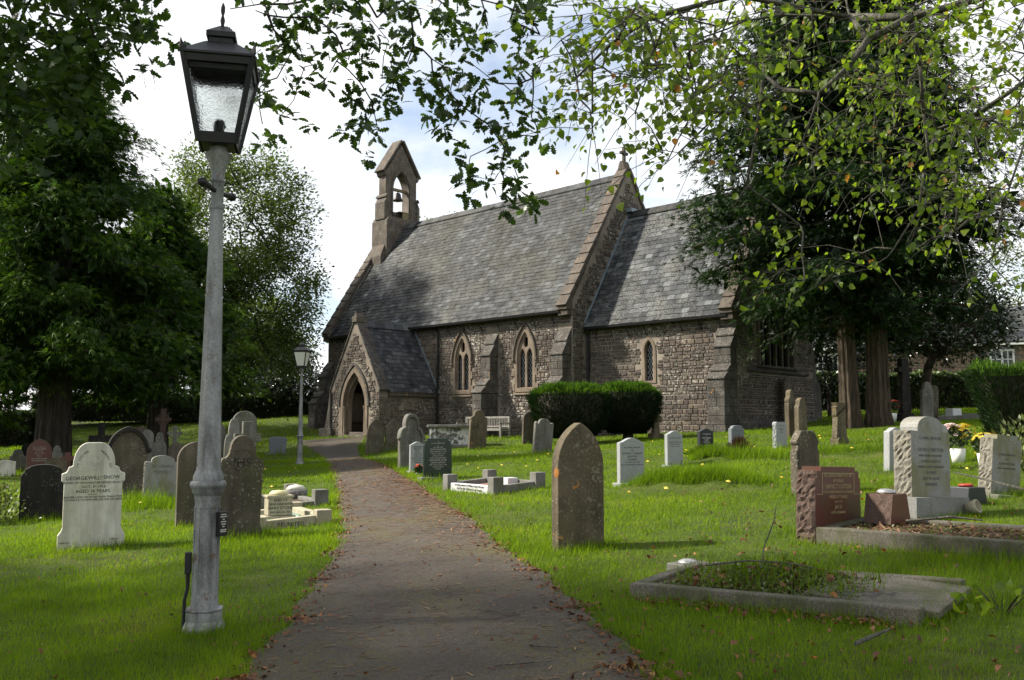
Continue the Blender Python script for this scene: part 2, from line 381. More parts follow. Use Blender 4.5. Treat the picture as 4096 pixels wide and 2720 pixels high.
    col = g.ramp(nz, [(.3, (.036, .060, .005)), (.5, (.070, .105, .008)), (.72, (.11, .125, .015))])
    col = g.mix(.6, col, g.ramp(f, [(.25, .2), (.75, .8)]), 'OVERLAY')
    col = g.mix(g.ramp(g.math('ADD', g.noise(6, 5, .7), g.math('MULTIPLY', g.noise(.7, 2), .6)), [(.86, 0), (.98, .75)]), col, (.062, .046, .022))
    M['turf'] = g.fin(col, .95, g.bump(g.math('ADD', f, g.noise(70, 3, .7)), 1.0, .04))
    M['grass'] = leafmat('grass_blade', [(0, (.060, .112, .004)), (.45, (.135, .225, .006)), (.8, (.205, .29, .010)), (.93, (.23, .25, .03)), (1, (.27, .22, .07))], .5, .6, .008, 1.6)
    M['litter'] = leafmat('dead_leaf', [(0, (.055, .022, .012)), (.4, (.12, .045, .018)), (.75, (.20, .085, .03)), (.9, (.34, .12, .02)), (1, (.38, .30, .16))], .2, .6, .03, 1.2)
    M['needle'] = leafmat('dead_needle', [(0, (.11, .05, .028)), (.6, (.19, .095, .05)), (1, (.30, .2, .12))], .1, .6, .03, 1.1)
    M['oakleaf'] = leafmat('oak_leaf', [(0, (.022, .045, .010)), (.5, (.034, .066, .012)), (1, (.055, .10, .014))], .4, .4, .03, 1.7)
    M['limeleaf'] = leafmat('lime_leaf', [(0, (.052, .09, .010)), (.5, (.105, .165, .014)), (.85, (.19, .235, .018)), (.95, (.30, .25, .03)), (1, (.34, .14, .03))], .6, .45, .02, 1.9)
    M['cedar'] = leafmat('cedar_spray', [(0, (.006, .016, .005)), (.5, (.015, .036, .008)), (1, (.035, .075, .013))], .18, .5, .015, 1.5)
    M['cypress'] = leafmat('cypress_spray', [(0, (.012, .030, .004)), (.5, (.034, .075, .007)), (1, (.105, .185, .013))], .32, .5, .015, 1.6)  # top stop brightened to stand for sunlit spray tips
    M['yew'] = leafmat('yew_sprig', [(0, (.008, .020, .006)), (.5, (.016, .036, .010)), (.8, (.06, .135, .012)), (1, (.17, .31, .024))], .35, .5, .012, 1.6)  # brightest stops paint sunlight on the clipped tops
    M['field'] = leafmat('field_tree_leaf', [(0, (.038, .062, .014)), (.5, (.068, .10, .022)), (1, (.115, .15, .034))], .45, .5, .02, 1.6)
    M['dleaf'] = leafmat('holly_leaf', [(0, (.010, .022, .008)), (.6, (.018, .036, .012)), (1, (.035, .06, .02))], .12, .3, .1, 1.2)
    M['hedge'] = leafmat('hedge_leaf', [(0, (.016, .034, .008)), (.6, (.035, .065, .012)), (1, (.09, .14, .02))], .3, .45, .06, 1.5)
    M['moss'] = leafmat('ground_herb', [(0, (.06, .09, .02)), (.6, (.12, .16, .035)), (1, (.2, .22, .06))], .3, .5, .04, 1.3)
    M['petal_y'] = leafmat('yellow_petal', [(0, (.62, .44, .03)), (1, (.80, .68, .12))], .3, .5, .03, 1.1)
    M['petal_p'] = leafmat('pink_petal', [(0, (.62, .42, .45)), (1, (.80, .66, .66))], .3, .5, .03, 1.1)
    M['petal_r'] = leafmat('red_petal', [(0, (.55, .05, .04)), (1, (.75, .14, .06))], .3, .5, .03, 1.1)
    def bark(name, c0, c1, sc=1.0):
        g = G(name); f = g.noise(9 * sc, 5, .65, g.scaled(1.5, 1.5, .16)); q = g.noise(28 * sc, 4, .7, g.scaled(1, 1, .4))
        col = g.ramp(f, [(.32, c0), (.68, c1)])
        return g.fin(g.mix(.5, col, g.ramp(q, [(.25, .25), (.75, .75)]), 'OVERLAY'), .9, g.bump(g.math('ADD', f, q), .9, .05))
    M['bark_cedar'] = bark('cedar_bark', (.026, .019, .014), (.115, .086, .06), 1.6)
    M['bark_dark'] = bark('dark_bark', (.022, .018, .014), (.075, .062, .05))
    M['bark_lime'] = bark('lime_bark', (.055, .052, .04), (.16, .155, .125), 1.5)
    M['bench'] = plain('silvered_teak', (.22, .21, .19), .85, 0, .3, 14, .2)
    M['white'] = plain('white_paint', (.78, .78, .76), .5, var=.06)
    M['limewash'] = None
    g = G('flaking_limewash'); m = g.ramp(g.math('ADD', g.noise(7, 6, .7), g.math('MULTIPLY', g.noise(1.4, 2), .5)), [(.74, 0), (.80, 1)])
    M['limewash'] = g.fin(g.mix(m, (.62, .62, .60), (.13, .125, .115)), .9, g.bump(g.noise(14, 4), .3, .01))
    M['brick'] = plain('red_brick', (.26, .075, .05), .9, var=.3, scale=30)
    M['cottage'] = weathered('cottage_stone', (.17, .115, .085), (.34, .24, .175), lamt=.1, scale=1.6)
    M['soil'] = plain('soil', (.055, .038, .026), .95, var=.4, scale=20, bump=.8)
    M['gravel'] = plain('red_grave_gravel', (.19, .105, .085), .95, var=.5, scale=70, bump=.8)
    M['plastic'] = plain('white_plastic', (.75, .75, .72), .4, var=.05)
    M['redpl'] = plain('red_plastic_ring', (.35, .045, .03), .4)
    M['steel'] = plain('steel_grid', (.45, .45, .44), .35, .8)
make_materials()

# ---------------------------------------------------------------- terrain
def sst(a, b, x):
    t = np.clip((x - a) / (b - a), 0, 1); return t * t * (3 - 2 * t)
MOUNDS = [(2.75, 13.75, 1.05, .42, -.55, .17), (4.55, 18.3, 1.0, .45, -.5, .10), (3.95, 18.6, .45, .4, 0, .06), (6.6, 17.7, 1.2, .45, -.5, .1),
          (-6.0, 15.6, 1.1, .5, -.5, .1), (8.3, 15.3, 1.0, .8, 0, .06)]
def T(x, y):
    x = np.asarray(x, float); y = np.asarray(y, float)
    xe = np.where(x < -4, -4 - 3 * (1 - np.exp(np.minimum(x + 4, 0) / 3)), x)
    xe = np.where(x > 14, 14 + 6 * (1 - np.exp(-np.maximum(x - 14, 0) / 6)), xe)
    z = -.01 + .066 * xe + .0265 * np.clip(y, -5, 48)
    z = z - .05 * sst(12, 28, y) * (1 - sst(-7, -2, x))
    n = (x - 2.15) * .694 + (y - 35) * .72; s = -(x - 2.15) * .72 + (y - 35) * .694
    w = sst(-9, -2.5, n) * sst(-3, 3, s) * (1 - sst(18, 24, s))
    z = z + (1.05 - z) * w
    z = z + 1.5 * sst(41, 54, y) * (1 - sst(-6, 4, x))
    for mx, my, rx, ry, a, h in MOUNDS:
        dx, dy = x - mx, y - my
        u = dx * math.cos(a) + dy * math.sin(a); v = -dx * math.sin(a) + dy * math.cos(a)
        z = z + h * np.exp(-((u / rx) ** 4 + (v / ry) ** 4))
    return z
def Tz(x, y): return float(T(x, y))
# the tarmac path: left and right edges as functions of y
PY = np.array([-8, 0, 3.5, 4.9, 5.6, 6.4, 7.6, 9.0, 11.7, 15.1, 18.6, 25.7, 30.4, 33.8, 36.0, 38.5])
PL = np.array([-2.15, -1.78, -1.6, -1.53, -1.52, -1.54, -1.63, -1.75, -2.12, -2.8, -3.48, -5.0, -6.1, -7.2, -8.0, -8.9])
PR = np.array([1.1, .95, .8, .69, .60, .45, .28, -.05, -.52, -1.27, -2.0, -3.6, -4.95, -5.6, -5.75, -6.0])
def path_d(x, y):
    """signed distance-like: >0 inside the path"""
    l = np.interp(y, PY, PL); r = np.interp(y, PY, PR)
    wob = .03 * np.sin(y * 5.1) + .02 * np.sin(y * 11.7 + 1)
    d = np.minimum(x - l - wob, r + wob * .8 - x)
    return np.where((y > -8) & (y < 38.6), d, -9.0)

def build_ground():
    xs = np.concatenate([[-600, -250, -120, -80, -60], np.arange(-45, 45.01, .35), [60, 80, 120, 250, 600]])
    ys = np.concatenate([[-300, -120, -60, -30, -15], np.arange(-8, 62.01, .35), [75, 95, 130, 200, 400, 900]])
    X, Y = np.meshgrid(xs, ys)
    Z = T(np.clip(X, -60, 60), np.clip(Y, -10, 70))
    nx, ny = len(xs), len(ys)
    V = np.stack([X, Y, Z], -1).reshape(-1, 3)
    i = np.arange(nx * ny).reshape(ny, nx)
    F = np.stack([i[:-1, :-1], i[:-1, 1:], i[1:, 1:], i[1:, :-1]], -1).reshape(-1, 4)
    me = np_mesh('ground', V, F, M['turf']); me.polygons.foreach_set('use_smooth', [True] * len(F))
    tag(link(bpy.data.objects.new('ground', me)), 'green churchyard lawn sloping up to the church', kind='structure')
    # path sheet
    ys = np.arange(-8, 38.51, .2); k = 15
    V = []
    for y in ys:
        l = float(np.interp(y, PY, PL)); r = float(np.interp(y, PY, PR)); wob = .03 * math.sin(y * 5.1) + .02 * math.sin(y * 11.7 + 1)
        l += wob; r += wob * .8
        for j in range(k):
            t = j / (k - 1); x = l + (r - l) * t
            V.append((x, y, Tz(x, y) + .014 + .02 * (1 - (2 * t - 1) ** 4)))
    i = np.arange(len(V)).reshape(len(ys), k)
    F = np.stack([i[:-1, :-1], i[:-1, 1:], i[1:, 1:], i[1:, :-1]], -1).reshape(-1, 4)
    me = np_mesh('path', np.array(V), F, M['asphalt']); me.polygons.foreach_set('use_smooth', [True] * len(F))
    tag(link(bpy.data.objects.new('path', me)), 'dark tarmac footpath leading to the church porch', kind='structure')
build_ground()

# ---------------------------------------------------------------- church  (local axes: x east, y north, z up; nave is x -16..0)
CH = empty('church', (2.15, 35.0, 1.0), R(-43.94))
tag(CH, 'small stone parish church with slate roofs, south porch and open bell cote', 'church')
CM = Matrix.Translation((2.15, 35.0, 1.0)) @ Matrix.Rotation(R(-43.94), 4, 'Z')
CAMP = Vector((0, 0, EYE))
rnd = random.Random(7)
AX = 3.9
def arch(cx, hw, spring, apex, n=7, z0=None):
    """pointed arch outline, counter-clockwise from bottom right up to bottom left (x, z)"""
    r = apex - spring; Rr = (hw * hw + r * r) / (2 * hw); th = math.acos((Rr - hw) / Rr) if Rr > hw else math.pi / 2
    pr = [(cx + hw - Rr + Rr * math.cos(th * i / n), spring + Rr * math.sin(th * i / n)) for i in range(n + 1)]
    pl = [(2 * cx - x, z) for x, z in reversed(pr[:-1])]
    pts = pr + pl
    if z0 is not None: pts = [(cx + hw, z0)] + pts + [(cx - hw, z0)]
    return pts
def in_arch(x, z, cx, hw, spring, apex, z0):
    if z < z0 or z > apex or abs(x - cx) > hw: return False
    if z <= spring: return True
    r = apex - spring; Rr = (hw * hw + r * r) / (2 * hw)
    return (abs(x - cx) - (hw - Rr)) ** 2 + (z - spring) ** 2 < Rr * Rr

# unit rubble piece: back on y=0, front at y=-1
STV = [(-.5, 0, -.5), (.5, 0, -.5), (.5, 0, .5), (-.5, 0, .5), (-.44, -1, -.40), (.45, -1, -.42), (.43, -1, .41), (-.45, -1, .40)]
STF = [(4, 5, 6, 7), (0, 1, 5, 4), (1, 2, 6, 5), (2, 3, 7, 6), (3, 0, 4, 7)]
_mb = MB(); _mb.add(STV, STF); STONE_ME = _mb.mesh('stone', M['rubble'])
PIECES = []      # (score, wallname, centre, rz, (w, proud, h))
def rubble(wall, origin, rz, a0, a1, z0, z1, ok, big=1.0):
    """courses of rubble on a wall face; along = local x of a frame at origin turned by rz, outward -y"""
    Mx = Matrix.Translation(origin) @ Matrix.Rotation(rz, 4, 'Z')
    z = z0
    while z < z1 - .05:
        h = rnd.choice([.09, .11, .13, .15, .18, .2]) * big; h = min(h, z1 - z)
        a = a0 - rnd.uniform(0, .2)
        while a < a1:
            w = rnd.uniform(.13, .36) * big
            aa, ab = max(a, a0), min(a + w, a1)
            a += w
            if ab - aa < .06: continue
            sub = [(z, h)]
            if h > .15 and rnd.random() < .3: k = rnd.uniform(.4, .6) * h; sub = [(z, k), (z + k, h - k)]
            for zz, hh in sub:
                g = .013
                if not all(ok(p, q) for p in (aa, ab) for q in (zz, zz + hh)): continue
                c = Vector(((aa + ab) / 2, 0, zz + hh / 2)); pr = rnd.uniform(.012, .036)
                wc = Mx @ c
                d = (CM @ wc - CAMP).length
                PIECES.append(((ab - aa) * hh / d ** 2, wall, wc, rz, (ab - aa - g * 2, pr, hh - g * 2)))
        z += h

def church_walls():
    # openings
    wins = [(-6.13, 'w'), (-2.44, 'w')]
    holes = [arch(x, .50, 3.25, 4.38, 8, 1.95) for x, _ in wins]
    # nave south wall as a plate with holes; x -16..0, y .2...7
    nw = plate('nave_wall', [(-16, -.6), (0, -.6), (0, 4.98), (-16, 4.98)], holes, .5, M['mortar'], CH, (0, .45, 0))
    b = MB(); b.box(-16, 0, 7.1, 7.6, -.6, 4.98); b.build('nave_north_wall', M['mortar'], CH)
    # gables
    gab = lambda y0, y1, ze, za: [(y0, -.6), (y1, -.6), (y1, ze), ((y0 + y1) / 2, za), (y0, ze)]
    for nm, x in (('nave_east_gable', -.252), ('nave_west_gable', -15.748)):
        plate(nm, gab(.203, 7.6, 5.2, 11.28), [], .5, M['mortar'], CH, (x, 0, 0), R(90))
    # chancel
    cw = plate('chancel_wall', [(.003, -.6), (6.55, -.6), (6.55, 4.34), (.003, 4.34)], [arch(2.93, .235, 3.2, 3.62, 6, 2.12)], .5, M['mortar'], CH, (0, 1.35, 0))
    b = MB(); b.box(.003, 6.55, 6.2, 6.7, -.6, 4.34); b.build('chancel_north_wall', M['mortar'], CH)
    ew = plate('chancel_east_gable', gab(1.103, 6.7, 4.5, 9.55), [arch(AX, 1.28, 4.5, 6.5, 10, 2.55)], .5, M['mortar'], CH, (6.302, 0, 0), R(90))
    # porch
    pf = plate('porch_gable', [(-11.15, -.5), (-7.8, -.5), (-7.8, 2.1), (-9.475, 5.05), (-11.15, 2.1)], [arch(-9.475, .95, 1.35, 3.02, 10, -.4)], .45, M['mortar'], CH, (0, -2.735, 0))
    b = MB(); b.box(-8.2, -7.803, -2.51, .2, -.5, 1.98); pe = b.build('porch_east_wall', M['mortar'], CH)
    b = MB(); b.box(-11.147, -10.75, -2.51, .2, -.5, 1.98); b.build('porch_west_wall', M['mortar'], CH)
    # rubble facing
    def nave_ok(a, z):
        for x, _ in wins:
            if in_arch(a, z, x, .57, 3.25, 4.52, 1.80): return False
        if -4.54 < a < -3.96 and z < 4.5: return False
        if a > -.62 and z < 4.4: return False
        if -11.15 < a < -7.8 and z < 2.1 + 2.95 * (1 - abs(a + 9.475) / 1.675): return False
        if a < -15.3 and z < 3.5: return False
        return z < 4.93
    rubble('nave_wall', (0, .2, 0), 0, -15.98, -.02, -.1, 4.95, nave_ok, .9)
    rubble('nave_east_gable', (0, 0, 0), R(90), .25, 7.5, .0, 11.2, lambda a, z: z < 5.1 + 5.9 * (1 - abs(a - AX) / 3.7) and not (1.2 < a < 6.6 and z < 4.4 + 4.9 * (1 - abs(a - AX) / 2.9)) and (a < 1.0 or z > 4.5))
    rubble('chancel_wall', (0, 1.1, 0), 0, .02, 6.5, -.1, 4.32, lambda a, z: not in_arch(a, z, 2.93, .33, 3.2, 3.78, 1.98) and not (a > 5.87 and z < 3.9) and z < 4.3)
    rubble('chancel_east_gable', (6.552, 0, 0), R(90), 1.12, 6.68, .74, 9.4, lambda a, z: z < 4.4 + 4.9 * (1 - abs(a - AX) / 2.8) and not in_arch(a, z, AX, 1.42, 4.5, 6.75, 2.3) and not (2.32 < z < 2.52), .85)
    rubble('porch_gable', (0, -2.96, 0), 0, -11.13, -7.82, -.1, 4.9, lambda a, z: z < 2.0 + 2.85 * (1 - abs(a + 9.475) / 1.675) and not in_arch(a, z, -9.475, 1.06, 1.35, 3.2, -1), .8)
    rubble('porch_east_wall', (-7.803, 0, 0), R(90), -2.93, .18, -.1, 1.95, lambda a, z: z < 1.84 and not (abs(a + 1.35) < .27 and 1.2 < z < 1.75), .85)
    PIECES.sort(key=lambda q: -q[0])
    parent = {o.name: o for o in CH.children}
    for sc_, wl, c, rz, s3 in PIECES[:300]:
        o = bpy.data.objects.new('stone', STONE_ME); link(o, parent[wl])
        P = parent[wl]
        o.matrix_local = (Matrix.Translation(P.location) @ P.rotation_euler.to_matrix().to_4x4()).inverted() @ Matrix.Translation(c) @ Matrix.Rotation(rz, 4, 'Z') @ Matrix.Diagonal((s3[0], s3[1], s3[2], 1))
    by = {}
    for q in PIECES[300:]: by.setdefault(q[1], []).append(q)
    for wl, lst in by.items():
        b = MB(); P = parent[wl]
        inv = (Matrix.Translation(P.location) @ P.rotation_euler.to_matrix().to_4x4()).inverted()
        for _, _, c, rz, s3 in lst:
            m = inv @ Matrix.Translation(c) @ Matrix.Rotation(rz, 4, 'Z')
            j = lambda: rnd.uniform(-.06, .06)
            b.add([m @ Vector((x * s3[0] * (1 + (j() if y else 0)), y * s3[1], z * s3[2] * (1 + (j() if y else 0)))) for x, y, z in STV], STF)
        tag(b.build('rubble_masonry', M['rubble'], P), kind='stuff')
church_walls()

SLATES = []
SLV = [(-.5, 0, 0), (.5, 0, 0), (.5, 1, 0), (-.5, 1, 0), (-.5, 0, 1), (.5, 0, 1), (.5, 1, .25), (-.5, 1, .25)]
SLF = [(4, 5, 6, 7), (0, 1, 5, 4), (1, 2, 6, 5), (3, 0, 4, 7)]
def slope_roof(name, x0, x1, ya, za, yb, zb, mat, gauge, sw, along='x', both=True):
    """roof on a slope from eave (ya, za) to ridge (yb, zb) over x0..x1; slates on the slope facing us"""
    L = math.hypot(yb - ya, zb - za); ang = math.atan2(zb - za, abs(yb - ya))
    return L, ang
SL_ME = {k: MB().add(SLV, SLF).mesh('slate', M[k]) for k in ('slate', 'slate_c', 'slate_p')}
def add_slates(roof, frame, width, L, mat, gauge, sw, skip=None):
    """frame: matrix with x along the eave, y up the slope, z outward normal"""
    rows = int(L / gauge) + 1
    for r in range(rows):
        y = r * gauge; ln = min(gauge * 1.35, L - y)
        if ln < .05: continue
        x = -sw * (.5 if r % 2 else 0)
        while x < width:
            w = sw * rnd.uniform(.93, 1.07); xa, xb = max(x, 0), min(x + w, width); x += w
            if xb - xa < .05: continue
            cx = (xa + xb) / 2
            if skip and skip(cx, y): continue
            m = frame @ Matrix.Translation((cx + rnd.uniform(-.004, .004), y + rnd.uniform(-.014, .010), .004)) @ Matrix.Rotation(rnd.uniform(-.012, .012), 4, 'Z')
            d = (CM @ m.translation - CAMP).length
            SLATES.append(((xb - xa) * gauge / d ** 2, roof, m @ Matrix.Diagonal((xb - xa - .007, ln, rnd.uniform(.018, .032), 1)), mat))
def frame(o, ax, ay):
    ax = Vector(ax).normalized(); ay = Vector(ay).normalized(); az = ax.cross(ay)
    m = Matrix((ax, ay, az)).transposed().to_4x4(); m.translation = Vector(o); return m
def church_roofs():
    def sheet(name, pts_list, mat=M['slate_base']):
        b = MB()
        for p in pts_list:     # quads extruded down
            p = [Vector(q) for q in p]; nn = (p[1] - p[0]).cross(p[3] - p[0]).normalized() * .07
            b.add(p + [q - nn for q in p], [(0, 1, 2, 3), (7, 6, 5, 4), (0, 4, 5, 1), (1, 5, 6, 2), (2, 6, 7, 3), (3, 7, 4, 0)])
        return b.build(name, mat, CH)
    # nave
    nr = sheet('nave_roof', [[(-15.5, -.06, 4.93), (-.5, -.06, 4.93), (-.5, AX, 11.0), (-15.5, AX, 11.0)], [(-.5, 7.86, 4.93), (-15.5, 7.86, 4.93), (-15.5, AX, 11.0), (-.5, AX, 11.0)]])
    L = math.hypot(AX + .06, 6.07)
    add_slates('nave_roof', frame((-15.5, -.06, 4.93), (1, 0, 0), (0, AX + .06, 6.07)), 15.0, L - .1, 'slate', .205, .30)
    # chancel
    sheet('chancel_roof', [[(.004, .86, 4.30), (6.1, .86, 4.30), (6.1, AX, 9.28), (.004, AX, 9.28)], [(6.1, 6.94, 4.30), (.004, 6.94, 4.30), (.004, AX, 9.28), (6.1, AX, 9.28)]])
    L = math.hypot(AX - .86, 4.98)
    add_slates('chancel_roof', frame((.004, .86, 4.30), (1, 0, 0), (0, AX - .86, 4.98)), 6.1, L - .1, 'slate_c', .225, .30)
    # porch (ridge runs north-south)
    sheet('porch_roof', [[(-7.66, .15, 1.93), (-7.66, -2.5, 1.93), (-9.475, -2.5, 4.95), (-9.475, .15, 4.95)][::-1], [(-11.29, .15, 1.93), (-11.29, -2.5, 1.93), (-9.475, -2.5, 4.95), (-9.475, .15, 4.95)]])
    L = math.hypot(1.815, 3.02)
    add_slates('porch_roof', frame((-7.66, -2.5, 1.93), (0, 1, 0), (-1.815, 0, 3.02)), 2.66, L - .08, 'slate_p', .21, .26)
    SLATES.sort(key=lambda q: -q[0])
    parent = {o.name: o for o in CH.children}
    for _, rf, m, mat in SLATES[:300]:
        o = bpy.data.objects.new('slate', SL_ME[mat]); link(o, parent[rf]); o.matrix_local = m
    by = {}
    for q in SLATES[300:]: by.setdefault((q[1], q[3]), []).append(q[2])
    for (rf, mat), lst in by.items():
        b = MB()
        for m in lst: b.add([m @ Vector(v) for v in SLV], SLF)
        tag(b.build('slating', M[mat], parent[rf]), kind='stuff')
    # ridge tiles
    def ridge(x0, x1, y, z, par, axis='x', ln=.46):
        n = int(round((x1 - x0) / ln)); ln = (x1 - x0) / n
        for i in range(n):
            a = x0 + i * ln + .004; c = a + ln - .008; b = MB(); h = rnd.uniform(0, .012)
            pr = [(-.17, -.20), (-.15, -.23), (0, .02), (.15, -.23), (.17, -.20), (0, .06)]
            pr = [(-.19, -.24), (.0, .015), (.19, -.24), (.19, -.20), (0, .065), (-.19, -.20)]
            if axis == 'x': b.prism_x([(y + p, z + q + h) for p, q in pr], a, c)
            else: b.prism([(y + p, z + q + h) for p, q in pr], a, c)
            b.build('ridge_tile', M['slate_p' if axis == 'y' else 'slate'], par)
    ridge(-14.55, -.5, AX, 11.04, parent['nave_roof']); ridge(.1, 6.1, AX, 9.32, parent['chancel_roof']); ridge(-2.5, .1, -9.475, 4.99, parent['porch_roof'], 'y', .5)
    # gutters, brackets, pipes
    for (x0, x1, y, z, n, ang) in ((-15.5, -.35, -.1, 4.88, 15, 0), (.1, 6.35, .83, 4.25, 8, 0)):
        b = MB(); b.prism_x([(y - .07, z + .05), (y - .05, z - .04), (y, z - .07), (y + .05, z - .04), (y + .07, z + .05)], x0, x1)
        gt = b.build('gutter', M['gutter'], CH)
        for i in range(n):
            x = x0 + (i + .5) * (x1 - x0) / n
            b = MB(); b.tube([(x, y + .02, z - .04), (x + .03, y + .27, z - .45)], .017, 5); b.build('gutter_bracket', M['gutter'], gt)
    for x, y, z0, z1 in ((-7.62, .11, -.1, 4.85), (.16, .98, -.1, 4.2)):
        b = MB(); b.tube([(x, y, z0), (x, y, z1 - .25), (x, y - .16, z1)], .052, 8)
        for z in np.arange(.6, z1 - .4, 1.25): b.lathe([(.068, 0), (.068, .07)], 8, (x, y, z))
        b.build('downpipe', M['gutter'], CH, auto=40)
    b = MB(); b.box(-7.80, -7.66, -2.5, .14, 1.76, 1.90); b.box(-7.80, -7.62, -2.5, .14, 1.90, 1.935); b.build('porch_eaves_cornice', M['coping'], CH, bevel=.02)
    # flashings: chancel roof against nave gable, cote, porch against nave
    b = MB(); b.frame_box((.004, .9, 4.46), (.11, 0, 0), (0, 3.0, 4.88), (0, -.02, .014)); b.build('lead_flashing', M['lead'], CH)
    b = MB(); b.box(.004, .3, AX - .2, AX + .2, 9.34, 9.5); b.build('lead_saddle', M['lead'], CH)
    b = MB(); b.frame_box((-7.56, .13, 1.93), (-1.85, 0, 3.05), (0, .06, 0), (.04, 0, .03)); b.build('lead_flashing', M['lead'], CH)
church_roofs()

def coping_run(y0, z0, y1, z1, xa, xb, n, mat='coping', over=.1, th=.13):
    d = Vector((0, y1 - y0, z1 - z0)); L = d.length; d /= L; nn = Vector((0, -d.z, d.y)) if y1 > y0 else Vector((0, d.z, -d.y))
    if nn.z < 0: nn = -nn
    for i in range(n):
        o = Vector((xa + rnd.uniform(-.012, .012), y0, z0)) + d * (L * i / n + .004)
        b = MB(); tilt = .035
        a = Vector((xb - xa, 0, 0)); e = d * (L / n * 1.0 - .008)
        p = [o, o + a, o + a + e, o + e]
        q = [o + nn * (th + tilt), o + a + nn * (th + tilt), o + a + e + nn * th, o + e + nn * th]
        fs = [(3, 2, 1, 0), (4, 5, 6, 7), (0, 1, 5, 4), (1, 2, 6, 5), (2, 3, 7, 6), (3, 0, 4, 7)]
        if y1 < y0: fs = [f[::-1] for f in fs]
        b.add(p + q, fs); b.build('coping_stone', M[mat], CH, bevel=.012)
def kneeler(x0, x1, y, z, s=1):
    b = MB(); b.prism_x([(y, z), (y + s * .35, z), (y + s * .35, z + .5), (y + s * .05, z + .12), (y, z + .12)][::s], x0, x1)
    b.box(x0 + .02, x1 - .02, min(y + s * .06, y + s * .36), max(y + s * .06, y + s * .36), z - .22, z - .003)
    b.build('kneeler_stone', M['coping'], CH, bevel=.015)
